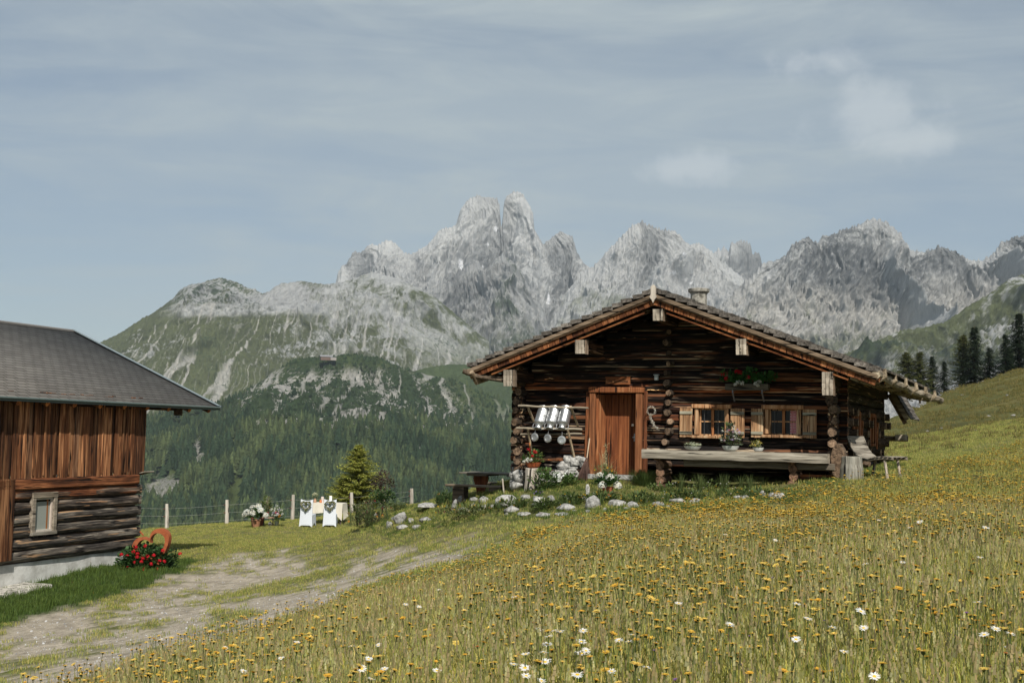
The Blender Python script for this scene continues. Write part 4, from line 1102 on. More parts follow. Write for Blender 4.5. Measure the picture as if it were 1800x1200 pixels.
    WBD = wood('barn_board', 2, (.014, .006, .003), (.125, .046, .018), (.38, .185, .085), .37, .62, scale=.8)
    while x > xn:
        w = rb.uniform(.13, .21); c_ = rb.uniform(.4, 1.5); g = rb.random() < .1
        mb.box((x-w/2, -.10+rb.uniform(-.02, .012), (zs-.04+ztop)/2+rb.uniform(-.02, .02)), (w-.016, .03, ztop-zs+.10), Matrix.Rotation(rb.uniform(-.006, .006), 3, 'Y'), (c_*1.0, c_*(1.1 if g else 1), c_*(1.3 if g else 1)), .004)
        if rb.random() < .35: mb.box((x-w, -.135, (zs+ztop)/2), (.05, .02, ztop-zs), Matrix.Rotation(rb.uniform(-.006, .006), 3, 'Y'), (c_*.9,)*3, .003)
        x -= w
    mb.box((.0, 2.6, (zs+ztop)/2), (.04, 5.4, ztop-zs), None, (.7, .7, .7))
    mb.box((xn/2, .0, (zs+ztop)/2), (-xn-.2, .02, ztop-zs), None, (.2, .2, .2))
    mb.build('board_wall', WBD, b)
    # roof: slope up from the eave to the ridge
    run = rd.y-ev.y; rise = rd.z-ev.z; L = math.hypot(run, rise); a = math.atan2(rise, run)
    xl = xn-.5
    t = NT('roof_felt_shingle')
    uv = t.N.new('ShaderNodeUVMap'); uv.uv_map = 'uv'
    br = t.N.new('ShaderNodeTexBrick'); br.inputs['Scale'].default_value = 1.; br.inputs['Brick Width'].default_value = .34; br.inputs['Row Height'].default_value = .17
    br.inputs['Mortar Size'].default_value = .012; br.inputs['Color1'].default_value = (.155, .142, .128, 1); br.inputs['Color2'].default_value = (.205, .19, .172, 1); br.inputs['Mortar'].default_value = (.05, .045, .04, 1)
    br.offset = .5; t.L.new(uv.outputs[0], br.inputs['Vector'])
    n = t.noise(uv.outputs[0], .9, 6, .6)
    c = t.mix(1., br.outputs['Color'], t.ramp(n, [(.3, (.85, .85, .86)), (.7, (1.12, 1.12, 1.1))]), 'MULTIPLY')
    n3 = t.noise(uv.outputs[0], 90, 2, .6); c = t.mix(1., c, t.ramp(n3, [(.3, (.85,)*3), (.7, (1.15,)*3)]), 'MULTIPLY')
    sep = t.N.new('ShaderNodeSeparateXYZ'); t.L.new(uv.outputs[0], sep.inputs[0])
    saw = t.math('FRACT', t.math('DIVIDE', sep.outputs[1], .17)); t.bump(t.math('ADD', t.math('MULTIPLY', saw, -1.), t.math('MULTIPLY', br.outputs['Fac'], -.6)), .8, .02)
    felt = t.done(c, .9, .2)
    def slab(y0, z_0, y1, z_1, nm):
        me_v = [(xl, y0, z_0), (xr, y0, z_0), (xr, y1, z_1), (xl, y1, z_1)]
        dn = Vector((0, z_1-z_0, -(y1-y0))).normalized()*.05
        if dn.z > 0: dn = -dn
        me_v += [tuple(Vector(v)+dn) for v in me_v]
        LL = math.hypot(y1-y0, z_1-z_0); uvs = [(xl, 0), (xr, 0), (xr, LL), (xl, LL)]*2
        o = mesh_np(nm, me_v, [(0, 1, 2, 3), (7, 6, 5, 4), (0, 4, 5, 1), (1, 5, 6, 2), (2, 6, 7, 3), (3, 7, 4, 0)], felt, b, uv=uvs)
        return o
    rf = slab(ev.y, ev.z, rd.y, rd.z, 'roof')
    slab(rd.y+(rd.y-ev.y), ev.z, rd.y, rd.z, 'roof')
    mb = MB(); R = Matrix.Rotation(a, 3, 'X')
    mb.box((xr+.035, (ev.y+rd.y)/2, (ev.z+rd.z)/2+.01), (.05, L+.06, .09), R, (.16, .20, .22)); mb.box((xr-.02, (ev.y+rd.y)/2, (ev.z+rd.z)/2+.055), (.10, L+.04, .015), R, (.19, .23, .25))
    mb.build('verge_flashing', MT['metal'] if False else MT['paint'], rf)
    mb = MB(); mb.box(((xl+xr)/2, ev.y-.015, ev.z-.03), (xr-xl, .03, .085), None, (.075, .10, .095)); mb.tube([(xl, ev.y-.045, ev.z-.005), (xr, ev.y-.045, ev.z-.005)], .026, 8, (.09, .12, .115))
    part(mb.build('eave_flashing', MT['paint'], rf), 'dark green metal edge along the eave')
    mb = MB(); mb.tube([(xl, rd.y, rd.z+.01), (xr, rd.y, rd.z+.01)], .05, 8, (.16, .15, .14)); mb.build('ridge_cap', MT['paint'], rf)
    # soffit, rafter tails, eave purlin
    mb = MB(); mb.box(((xl+xr)/2, (ev.y+rd.y)/2+.03, (ev.z+rd.z)/2-.085), (xr-xl-.1, L-.1, .03), R, (.7, .6, .5)); mb.build('soffit', W_DARK, b)
    x = xr-.35; sp = .93
    WT = wood('rafter_tail_wood', 1, (.03, .015, .008), (.12, .055, .025), (.25, .13, .06))
    while x > xn:
        mb = MB(); p0 = Vector((x, ev.y+.08, ev.z-.16+.16*math.tan(a))); p1 = Vector((x, 1.2, ev.z-.16+(1.2-ev.y)*math.tan(a)))
        mb.tube([p0, p1], [.075, .085], 8, (.9, .8, .7), True, rough=.08, endcol=(2.6, 1.9, 1.3)); mb.build('rafter', WT, b); x -= sp
    mb = MB(); xp = on(313, 735, -.05).x; zp = ez+.08
    mb.box(((xp-3.0)/2-.2, -.03, zp-.10), (xp+3.0, .2, .22), None, (1, .8, .7), .015); mb.build('wall_plate_beam', W_DARK, b)
    mb = MB(); mb.box((xp+.01, -.04, zp-.16), (.04, .24, .34), None, (.45, .35, .3)); mb.build('beam_end_board', W_GREY, b)
    # window
    x0, x1, a0, a1 = WO; wn = MB(); w = x1-x0; cx = (x0+x1)/2; cz = (a0+a1)/2
    for x in (x0+.05, x1-.05): wn.box((x, -.10, cz), (.11, .10, a1-a0+.12), None, (1, .95, .9), .01)
    wn.box((cx, -.10, a1+.06), (w+.02, .12, .12), None, (.95, .88, .8), .01); wn.box((cx, -.11, a0-.03), (w+.02, .12, .08), None, (.8, .8, .8), .01)
    win = wn.build('window', W_GREY, b)
    sh = MB()
    for x in (x0+.125, x1-.125): sh.box((x, -.075, cz), (.04, .04, a1-a0), None, (.5, .42, .36))
    for z in (a0+.03, a1-.02): sh.box((cx, -.078, z), (w-.2, .04, .045), None, (.5, .46, .4))
    sh.build('sash', MT['paint'], win)
    cu = MB(); cu.box((cx-.02, -.052, cz-.05), (w-.26, .008, (a1-a0)*.88), None, (.30, .32, .29)); cu.box((cx+w*.22, -.054, cz), (.05, .01, a1-a0), None, (.30, .13, .05)); cu.build('curtain', MT['cloth'], win)
    gl = MB(); gl.box((cx, -.04, cz), (w-.22, .006, a1-a0)); gl.build('pane', MT['glass'], win)
    # boarded door edge on the far left
    dm = MB(); x = door_x
    for k in range(8):
        w_ = .16; dm.box((x-w_/2, -.13, 1.28), (w_-.008, .04, 1.75), None, (rb.uniform(.55, .85),)*3, .004); x -= w_
    part(dm.build('door', WBD, b), 'lighter brown boarded door beside the window')
    # stone slab at the threshold
    s = MB(); s.box((0, 0, 0), (1.5, .8, .12), None, (1.5, 1.45, 1.35), .04, jit=.02)
    p = on_ground(25, 1040); so = s.build('threshold_slab', MT['stone']); so.location = (p.x, p.y, p.z+.02); so.rotation_euler = (.0, -.03, B); tag(so, 'flat grey stone slab on the grass at the foot of the barn', 'slab')
    # post with a pale cross-shaped bracket at the frame edge
    p = on_ground(8, 1010); pt = thing('wooden_post', 'grey post with a pale metal cross bracket in front of the barn', 'post', p)
    mb = MB(); mb.tube([(0, 0, -.4), (0, 0, 1.05)], [.085, .08], 10, (.8, .8, .8), rough=.05); mb.build('post', wood('post_grey', 2, (.05, .045, .04), (.15, .135, .12), (.28, .26, .23)), pt)
    mb = MB(); mb.box((0, -.10, 1.0), (.06, .03, .5)); mb.box((0, -.102, 1.02), (.20, .03, .07)); mb.box((.08, -.10, .86), (.16, .03, .07), None, (1, 1, 1), .01); mb.v = mb.v; mb.c = [(.55, .56, .55)]*len(mb.v); mb.build('bracket', MT['paint'], pt)
barn()
# ================================================================== vegetation helpers
rv = random.Random(77)
def rc(c, v=.25, r=rv):
    f = r.uniform(1-v, 1+v); g = r.uniform(-.08, .08); return (c[0]*f*(1+g), c[1]*f, c[2]*f*(1-g))
G_MID = (.055, .095, .028); G_DK = (.028, .055, .020); G_LT = (.11, .15, .045); G_GREY = (.10, .125, .075)
def bush(mb, c, rx, ry, rz, n, L, W, cols, up=.3, r=rv, lo=-.2):
    """leaves scattered through an ellipsoid's volume with clumps and gaps"""
    cl = []
    for i in range(max(4, n//14)):
        while True:
            p = Vector((r.uniform(-1, 1), r.uniform(-1, 1), r.uniform(lo, 1)))
            if p.length < 1: break
        cl.append((p*(.55+.45*p.length), r.choice(cols)))
    for i in range(n):
        q, col = r.choice(cl); s = .30
        p = q+Vector((r.gauss(0, s), r.gauss(0, s), r.gauss(0, s)))*.75
        if p.length > 1.12: p = p*(1.0/p.length)
        p.z = max(p.z, lo)
        d = Vector((p.x+r.uniform(-.7, .7), p.y+r.uniform(-.7, .7), p.z*.5+up+r.uniform(-.4, .6)))
        nn = Vector((r.uniform(-.5, .5), r.uniform(-.5, .5), 1))
        mb.leaf((c[0]+p.x*rx, c[1]+p.y*ry, c[2]+p.z*rz), d, nn, L*r.uniform(.6, 1.2), W*r.uniform(.6, 1.2), rc(col))
def bloom(mb, c, R, col, n=26, pl=.35, r=rv):
    """a flower ball made of many small petals"""
    for i in range(n):
        a = r.uniform(0, 6.28); z = r.uniform(-.5, 1); s = math.sqrt(max(0, 1-z*z)); d = Vector((s*math.cos(a), s*math.sin(a), z))
        t1 = d.cross(Vector((0, 0, 1)) if abs(d.z) < .9 else Vector((1, 0, 0))).normalized(); t2 = d.cross(t1); f = R*pl*r.uniform(.8, 1.3)
        p = Vector(c)+d*R*r.uniform(.75, 1.0); d2 = d*.25*f
        mb.add([p-t1*f, p-t2*f+d2, p+t1*f, p+t2*f+d2], [(0, 1, 2, 3)], rc(col, .12, r))
def stems(mb, c, n, h, spread, col, w=.004, r=rv, curve=.4):
    for i in range(n):
        a = r.uniform(0, 6.28); s = r.uniform(0, spread); hh = h*r.uniform(.6, 1.1); b = Vector(c)+Vector((math.cos(a)*s*.3, math.sin(a)*s*.3, 0))
        dx = Vector((math.cos(a), math.sin(a), 0))*s; sd = Vector((-math.sin(a), math.cos(a), 0))*w*.5
        p = [b, b+dx*.3+Vector((0, 0, hh*.5)), b+dx*(.6+curve*.4)+Vector((0, 0, hh*.85)), b+dx*(1+curve)+Vector((0, 0, hh))]
        V = [p[0]-sd, p[0]+sd, p[1]-sd, p[1]+sd, p[2]-sd*.7, p[2]+sd*.7, p[3]]
        mb.add(V, [(0, 1, 3, 2), (2, 3, 5, 4), (4, 5, 6)], rc(col, .25, r))
def at_ground(px, py): return on_ground(px, py)
WHITE = (.62, .62, .56); RED = (.42, .012, .018); YEL = (.62, .36, .03); ORG = (.70, .28, .04)
# ================================================================== by the hut front
def near_wall(px, py, ly): return HM @ hl(px, py, ly)
# long log bench
def bench():
    p = HM @ Vector((.76, -.62, 0)); b = thing('log_bench', 'long grey hewn log bench along the hut front under the windows', 'bench', M=Matrix.Translation(p) @ Matrix.Rotation(-A_H, 4, 'Z'))
    mb = MB(); n = 14; pts = [(3.70*i/n, .0+.01*math.sin(i), .475+.006*math.sin(i*1.3)) for i in range(n+1)]
    mb.tube(pts, [.14]*(n+1), 12, (1.15, 1.15, 1.12), True, squash=(1.35, .72), rough=.025, sq=.8, endcol=(1.5, 1.45, 1.35)); mb.build('seat', W_GREY, b)
    mb = MB(); mb.box((2.3, .16, .31), (3.0, .10, .13), None, (.9, .85, .8), .015); mb.build('rail', W_GREY, b)
bench()
def on_bench(x): return HM @ Vector((x, -.62, .575))
# flowers on the bench
def bowl_plant(name, label, loc, R, H, bowlcol, leafcols, flowers, n=150, L=.05, height=.12, prof=None, mat='paint', cat='potted plant', group=None, spread=1.0):
    t_ = thing(name, label, cat, loc, group=group)
    mb = MB(); prof = prof or [(R*.55, 0), (R*.8, H*.3), (R*.97, H*.8), (R*1.03, H), (R*.93, H), (R*.88, H*.8), (0, H*.75)]
    mb.lathe((0, 0, 0), prof, 16, bowlcol); mb.build('pot', MT[mat], t_, smooth=False)
    mb = MB(); bush(mb, (0, 0, H+height*.25), R*spread, R*spread, height, n, L, L*.55, leafcols); mb.build('foliage', MT['leaf'], t_)
    mb = MB()
    for (col, k, r0) in flowers:
        for i in range(k):
            a = rv.uniform(0, 6.28); s = R*spread*rv.uniform(.1, 1.0); bloom(mb, (math.cos(a)*s, math.sin(a)*s, H+height*rv.uniform(.35, 1.15)*(1.1-.4*s/R/spread)), r0*rv.uniform(.7, 1.2), col, 12)
    mb.build('flowers', MT['petal'], t_)
    return t_
bowl_plant('flower_bowl', 'low white bowl of pale green succulents on the bench near the door', on_bench(1.78), .17, .07, (.5, .52, .5), [(.20, .24, .13), (.28, .31, .2)], [((.5, .52, .38), 26, .02)], 120, .035, .07)
bowl_plant('flower_bowl', 'tall mixed bouquet of pink, lilac and cream flowers in a white bowl on the bench', on_bench(2.55), .17, .10, (.55, .57, .55), [G_LT, G_MID, G_GREY], [((.55, .40, .50), 26, .028), ((.38, .30, .50), 16, .025), (WHITE, 34, .028), (YEL, 6, .022), ((.5, .12, .2), 6, .02)], 260, .08, .36, spread=1.15)
bowl_plant('flower_bowl', 'small white bowl of yellow green flowers on the right part of the bench', on_bench(3.10), .11, .08, (.55, .56, .54), [G_LT, (.22, .22, .06)], [((.55, .45, .12), 14, .022), ((.5, .52, .35), 10, .02)], 110, .05, .10, spread=1.25)
# window box with geraniums high on the wall
def window_box():
    a = hl(1275, 685, -.22); c = hl(1351, 680, -.22); w = c.x-a.x; p = HM @ Vector(((a.x+c.x)/2, -.17, a.z))
    b = thing('window_box', 'grey wooden trough of red and white geraniums on the upper hut wall', 'flower box', M=Matrix.Translation(p) @ Matrix.Rotation(-A_H, 4, 'Z'))
    mb = MB(); mb.box((0, 0, .06), (w, .18, .13), None, (.45, .43, .38), .01); mb.build('trough', W_GREY, b)
    for x in (-w*.32, w*.36):
        mb = MB(); mb.tube([(x, .14, .0), (x, -.09, -.01), (x, -.09, -.05), (x, .10, -.22)], .016, 6, (.25, .25, .27)); mb.build('bracket', MT['iron'], b)
    mb = MB()
    for f in (-.9, -.5, -.15, .2, .6, .95): bush(mb, (f*w*.5, -.03, .20+.04*math.sin(f*7)), .19, .15, .17, 150, .07, .075, [(.05, .15, .03), (.035, .11, .025), (.07, .19, .05)])
    mb.build('foliage', MT['leaf'], b)
    mb = MB()
    for (x, z, r_, col) in ((-.50, .30, .045, RED), (-.43, .22, .05, RED), (-.19, .36, .055, RED), (-.12, .34, .05, RED), (.06, .24, .055, RED), (-.16, .15, .05, WHITE), (-.08, .13, .05, WHITE), (.22, .12, .045, WHITE), (.30, .16, .05, WHITE), (.27, .08, .04, WHITE), (-.22, .10, .04, WHITE)):
        bloom(mb, (x*w/.95, -.17, z), r_, col, 26)
    mb.build('blooms', MT['petal'], b)
window_box()
# garland on the log ends right of the door
mb = MB(); rr = random.Random(3)
p0 = hl(1145, 722, -.14)
for i in range(40):
    a = i/40*6.28; bloom(mb, (.085*math.cos(a), rr.uniform(-.03, .03), .085*math.sin(a)), .022, rr.choice([(.55, .5, .42), (.42, .36, .28), (.6, .58, .52)]), 7)
for i in range(60):
    f = i/60; bloom(mb, (-.02+.17*f*f+rr.uniform(-.02, .02), rr.uniform(-.03, .02), -.08-.30*f+rr.uniform(-.02, .02)), .024, rr.choice([(.55, .52, .45), (.45, .40, .33), (.62, .6, .55)]), 7)
o = mb.build('dried_wreath', MT['petal']); o.matrix_world = Matrix.Translation(HM @ p0) @ Matrix.Rotation(-A_H, 4, 'Z'); tag(o, 'pale dried flower wreath with a hanging tail right of the hut door', 'wreath')
# milk can rack, three cans and three lids
def rack():
    M0 = Matrix.Translation(HM @ Vector((-1.55, 0, 0))) @ Matrix.Rotation(-A_H, 4, 'Z'); inv = M0.inverted()
    r_ = thing('milk_can_rack', 'rack of thin grey poles on the hut wall left of the door', 'rack', M=M0)
    def q(px, py, ly): return inv @ (HM @ hl(px, py, ly))
    yo = -.42
    for (a, b, rad, nm) in ((q(911, 713, yo), q(1034, 717, yo), .022, 'top_pole'), (q(908, 752, yo-.05), q(1023, 754, yo-.05), .024, 'bottom_pole'), (q(915, 763, yo+.2), q(1023, 762, yo+.2), .02, 'rear_pole')):
        mb = MB(); n = 8; mb.tube([a.lerp(b, i/n)+Vector((0, 0, .006*math.sin(i*2))) for i in range(n+1)], rad, 7, (1.3, 1.25, 1.15), True, rough=.1, endcol=(1.8, 1.7, 1.5)); mb.build(nm, W_GREY, r_)
    for (a, b) in ((q(927, 713, yo), q(938, 740, -.05)), (q(1003, 714, yo), q(1016, 749, -.05)), (q(928, 755, yo), q(936, 800, -.05)), (q(998, 755, yo-.05), q(1009, 802, -.05))):
        mb = MB(); mb.tube([a, b], .026, 7, (1.1, .95, .75), True, rough=.08); mb.build('brace', W_SHINGZ, r_)
    return M0
RM = rack()
def milk_can(loc, label, lean):
    c = thing('milk_can', label, 'milk can', M=Matrix.Translation(loc) @ Matrix.Rotation(-A_H, 4, 'Z') @ Matrix.Rotation(lean, 4, 'Y') @ Matrix.Rotation(math.radians(-24), 4, 'X'), group='aluminium milk cans on the rack')
    S = 1.0
    mb = MB(); mb.lathe((0, 0, 0), [(.075, -.255), (.085, -.25), (.088, -.235), (.072, -.225), (.070, -.195), (.085, -.16), (.118, -.12), (.125, -.10), (.125, .02), (.130, .03), (.130, .045), (.125, .055), (.125, .21), (.131, .215), (.131, .25), (.124, .255), (.115, .235), (0, .228)], 22, (.48, .49, .50)); mb.build('can_body', MT['metal'], c, smooth=False)
    for s in (-1, 1):
        mb = MB(); mb.tube([(s*.085, 0, -.24), (s*.125, 0, -.235), (s*.135, 0, -.18), (s*.118, 0, -.125)], .008, 6, (.6, .6, .6)); mb.build('handle', MT['metal'], c)
for (px, lab, ln) in ((951.5, 'leftmost of the three aluminium milk cans upended on the rack', .13), (971.5, 'middle one of the three aluminium milk cans upended on the rack', .11), (992, 'rightmost of the three aluminium milk cans upended on the rack', .06)):
    p = hl(px, 735, -.40); milk_can(HM @ p, lab, ln)
for (px, py, lab) in ((940, 768, 'round can lid hanging below the left milk can'), (963, 770, 'round can lid hanging below the middle milk can'), (987.5, 773, 'round can lid hanging below the right milk can')):
    p = HM @ hl(px, py, -.50); t_ = thing('can_lid', lab, 'lid', M=Matrix.Translation(p) @ Matrix.Rotation(-A_H+rv.uniform(-.3, .2), 4, 'Z'), group='can lids hanging under the rack')
    mb = MB(); R_ = Matrix.Rotation(math.pi/2, 3, 'X'); mb.lathe((0, 0, 0), [(0, .018), (.05, .02), (.055, .028), (.085, .025), (.092, .012), (.092, -.01), (.075, -.02), (0, -.015)], 20, (.52, .53, .53), R_); mb.build('disc', MT['metal'], t_)
    mb = MB(); mb.tube([(0, 0, .09), (.005, .01, .13), (0, .02, .17)], .005, 5, (.4, .4, .4)); mb.build('chain', MT['iron'], t_)
# red handled tool under the rack
p0 = HM @ hl(929, 756, -.25); mb = MB(); mb.tube([(0, 0, 0), (.05, 0, -.42)], .013, 6, (.42, .14, .03)); mb.tube([(.05, 0, -.42), (.054, 0, -.50)], .022, 6, (.6, .02, .02)); o = mb.build('tool_handle', MT['paint']); o.matrix_world = Matrix.Translation(p0) @ Matrix.Rotation(-A_H, 4, 'Z'); tag(o, 'thin orange tool handle with a red tip hanging below the left of the rack', 'tool')
# broom
def broom():
    p = near_wall(1026, 846, -.20); t_ = thing('besom_broom', 'twig broom leaning on the wall left of the hut door', 'broom', M=Matrix.Translation(p) @ Matrix.Rotation(-A_H, 4, 'Z') @ Matrix.Rotation(.09, 4, 'Y') @ Matrix.Rotation(-.10, 4, 'X'))
    mb = MB(); mb.tube([(0, 0, .40), (0, 0, .92)], .014, 7, (1.5, 1.3, 1.1)); mb.build('handle', W_SHINGZ, t_)
    mb = MB()
    for i in range(230):
        a = rv.uniform(0, 6.28); s = math.sqrt(rv.random()); p1 = Vector((math.cos(a)*.02*s, math.sin(a)*.02*s, .50)); p2 = Vector((math.cos(a)*.10*s, math.sin(a)*.08*s, .25)); p3 = Vector((math.cos(a)*.16*s, math.sin(a)*.10*s, rv.uniform(.0, .07)))
        mb.tube([p1, p2, p3], [.0035, .003, .002], 3, rc((.14, .085, .07), .4), False)
    mb.lathe((0, 0, .42), [(.03, 0), (.034, .02), (.03, .04)], 8, (.25, .16, .10)); mb.build('twigs', MT['bark'], t_)
broom()
# stump with the red geranium bowl
def stump(px, py, r, h, label, col=(1, 1, 1)):
    p = near_wall(px, py, -.42); t_ = MB(); n = 18
    V = []; ph = rv.random()*6
    for k, (z, f) in enumerate(((-.2, 1.15), (.05, 1.1), (h*.5, 1.0), (h-.015, .97), (h, .93))):
        for i in range(n):
            a = 6.283*i/n; rr_ = r*f*(1+.06*math.sin(a*3+ph)+.04*math.sin(a*7+ph*2)); V.append((rr_*math.cos(a), rr_*math.sin(a), z+.01*math.sin(a*2+ph)))
    Fs = [(k*n+i, k*n+(i+1) % n, (k+1)*n+(i+1) % n, (k+1)*n+i) for k in range(4) for i in range(n)]
    t_.add(V, Fs, col); t_.add(V[-n:], [tuple(range(n))], tuple(c*1.2 for c in col))
    o = t_.build('tree_stump', W_STUMP); o.location = p; tag(o, label, 'stump'); return p
W_STUMP = wood('stump_wood', 2, (.07, .06, .05), (.25, .225, .19), (.46, .43, .38), .36, .6, scale=.7)
ps = stump(934, 857, .145, .42, 'light grey tree stump carrying the red geranium bowl', (1.15, 1.12, 1.1))
pb = bowl_plant('geranium_bowl', 'terracotta bowl of red geraniums and white flowers on the tree stump', (ps.x+.03, ps.y, ps.z+.42), .17, .12, (.33, .085, .03), [(.07, .15, .04), (.10, .17, .05), (.20, .22, .07)], [], 330, .06, .20, spread=1.3)
mb = MB()
for (x, z, c, k) in ((-.11, .40, RED, 1), (.02, .34, RED, 1.3), (.05, .33, RED, 1), (-.02, .25, RED, 1), (-.16, .16, WHITE, 1.2), (-.10, .14, WHITE, 1.2), (-.05, .17, WHITE, 1.1), (-.20, .13, WHITE, 1), (-.12, .19, WHITE, 1)): bloom(mb, (x, -.16, z), .035*k, c, 24)
mb.build('blooms', MT['petal'], pb)
stump(1497, 828, .20, .28, 'thick pale tree stump beside the slatted lounger at the hut corner', (.68, .70, .68))
# plants in front of the hut
def plant(name, px, py, rx, h, n, L, W, cols, label, cat='plant', flowers=(), spikes=0, grp=None):
    p = near_wall(px, py, {956: -.75, 999: -.6, 1062: -.75, 1132: -.5}.get(px, -.9)); t_ = thing(name, label, cat, p, group=grp); mb = MB()
    bush(mb, (0, 0, h*.45), rx, rx*.8, h*.6, n, L, W, cols, .5, lo=-.75); stems(mb, (0, 0, 0), 26, h*.9, rx*.8, cols[0], .008)
    mb.build('foliage', MT['leaf'], t_)
    if flowers:
        mb = MB()
        for (col, k, r_) in flowers:
            for i in range(k): bloom(mb, (rv.uniform(-rx, rx), rv.uniform(-rx*.8, .1), h*rv.uniform(.4, 1.15)), r_*rv.uniform(.7, 1.2), col, 14)
        mb.build('flowers', MT['petal'], t_)
    return t_
plant('leafy_plant', 956, 862, .29, .42, 520, .075, .04, [(.07, .12, .035), (.10, .16, .045), (.05, .09, .03)], 'broad leafy plant with pale green leaves beside the tree stump')
plant('leafy_plant', 999, 862, .24, .32, 380, .07, .04, [(.06, .11, .03), (.09, .14, .04)], 'leafy plant between the watering can and the broom')
pg = plant('flowering_grass', 1062, 858, .30, .42, 420, .09, .02, [(.11, .15, .05), (.16, .18, .07), (.08, .12, .04)], 'tall straw coloured flowering plant in front of the hut door', flowers=((YEL, 4, .03),))
mb = MB(); stems(mb, (0, 0, 0), 60, .75, .38, (.36, .31, .17), .006, curve=.7)
for i in range(60): bloom(mb, (.02+rv.gauss(0, .02), rv.gauss(0, .02), rv.uniform(.5, .92)), .02, (.45, .38, .22), 5)
mb.build('seed_stalks', MT['leaf'], pg)
pg = plant('grass_tuft', 1132, 862, .32, .36, 80, .10, .012, [(.085, .12, .04), (.05, .085, .025)], 'dense tuft of fine green grass right of the hut door')
mb = MB(); stems(mb, (0, 0, 0), 800, .42, .40, (.08, .12, .035), .006, curve=.5); mb.build('blades', MT['leaf'], pg)
pg = plant('weed_clump', 1165, 868, .35, .22, 260, .06, .03, [(.07, .11, .03), (.10, .14, .04)], 'low green weeds at the foot of the log pile under the bench', flowers=((WHITE, 6, .012),))
pg = plant('weed_clump', 1240, 864, .6, .20, 300, .06, .02, [(.08, .12, .035), (.11, .15, .045)], 'low weeds with tiny white heads before the dark space under the hut', flowers=((WHITE, 16, .012), (YEL, 2, .02)))
mb = MB()
for k in range(9): stems(mb, (rv.uniform(-.7, 1.6), rv.uniform(-.3, .1), 0), 50, .36, .16, (.09, .12, .04), .006)
mb.build('blades', MT['leaf'], pg)
# hydrangea pot
def hydrangea(px, py, s, pot, heads, label, potname='pot'):
    p = on_ground(px, py); t_ = thing('potted_hydrangea', label, 'potted plant', p)
    mb = MB(); mb.lathe((0, 0, 0), [(.08*s, 0), (.115*s, .17*s), (.125*s, .17*s), (.125*s, .20*s), (.105*s, .20*s), (0, .17*s)], 14, pot); mb.build('pot', MT['paint'], t_)
    mb = MB(); bush(mb, (0, 0, .27*s), .22*s, .2*s, .16*s, 220, .10*s, .07*s, [(.06, .12, .03), (.04, .09, .025)]); mb.build('foliage', MT['leaf'], t_)
    for (x, y, z) in heads:
        mb = MB(); bloom(mb, (x*s, y*s, z*s), .098*s, (.68, .68, .62), 110, .2); mb.build('flower_head', MT['petal'], t_)
hydrangea(1068, 872, .95, (.33, .10, .05), ((-.12, -.14, .22), (.04, -.10, .38), (.2, -.05, .22), (-.16, .05, .40)), 'terracotta pot of white hydrangeas in front of the hut door')
# white watering can and other small things
def watering_can():
    p = near_wall(978, 850, -.45); t_ = thing('watering_can', 'white metal watering can among the plants left of the broom', 'watering can', M=Matrix.Translation(p+Vector((0, 0, .05))) @ Matrix.Rotation(.3, 4, 'Z'))
    mb = MB(); mb.lathe((0, 0, 0), [(0, 0), (.10, 0), (.088, .20), (.095, .205), (.085, .20), (0, .17)], 16, (.55, .57, .56)); mb.build('body', MT['paint'], t_)
    mb = MB(); mb.tube([(.08, 0, .05), (.2, 0, .17), (.25, 0, .24)], [.022, .014, .013], 7, (.55, .57, .56)); mb.build('spout', MT['paint'], t_)
    mb = MB(); mb.tube([(-.09, 0, .17), (-.15, 0, .16), (-.15, 0, .07), (-.095, 0, .04)], .008, 6, (.5, .5, .5)); mb.build('handle', MT['paint'], t_)
watering_can()
def cup():
    p = on_ground(946, 884); t_ = thing('enamel_pot', 'white enamel pot with tiny violet flowers on the stone steps', 'pot', p)
    mb = MB(); mb.lathe((0, 0, 0), [(0, 0), (.075, 0), (.10, .05), (.105, .125), (.112, .13), (.10, .13), (0, .10)], 16, (.6, .6, .57)); mb.build('body', MT['paint'], t_)
    mb = MB(); mb.tube([(.10, 0, .11), (.14, 0, .09), (.13, 0, .05), (.095, 0, .045)], .008, 6, (.5, .5, .48)); mb.build('handle', MT['paint'], t_)
    mb = MB(); bush(mb, (0, 0, .16), .12, .11, .08, 110, .04, .025, [(.05, .10, .03), (.07, .06, .06)]); mb.build('foliage', MT['leaf'], t_)
    mb = MB()
    for i in range(7): bloom(mb, (rv.uniform(-.1, .1), rv.uniform(-.1, .05), rv.uniform(.16, .25)), .015, (.25, .15, .45), 8)
    mb.build('flowers', MT['petal'], t_)
cup()
# ------------------------------------------------------------------ rocks and steps
def rock_mesh(seed, ang=.0):
    r = np.random.default_rng(seed)
    n, m = 20, 12; V = []
    for i in range(m+1):
        th = math.pi*i/m
        for k in range(n):
            a = 2*math.pi*k/n; V.append((math.sin(th)*math.cos(a), math.sin(th)*math.sin(a), math.cos(th)))
    V = np.array(V)
    f = 1+.30*fbm(V[:, 0]*1.1+seed*3, V[:, 1]*1.1, V[:, 2]*1.1, 4, .55)
    for q in range(16):          # flat facets
        d = r.normal(size=3); d /= np.linalg.norm(d); h = r.uniform(.58, .86); dp = V@d; f = np.where(dp*f > h, h/np.maximum(dp, .1), f)
    f = f*(1+.12*fbm(V[:, 0]*4, V[:, 1]*5, V[:, 2]*5+seed, 3))
    V = V*f[:, None]
    Fs = [(i*n+k, (i+1)*n+k, (i+1)*n+(k+1) % n, i*n+(k+1) % n) for i in range(m) for k in range(n)]
    return V, Fs
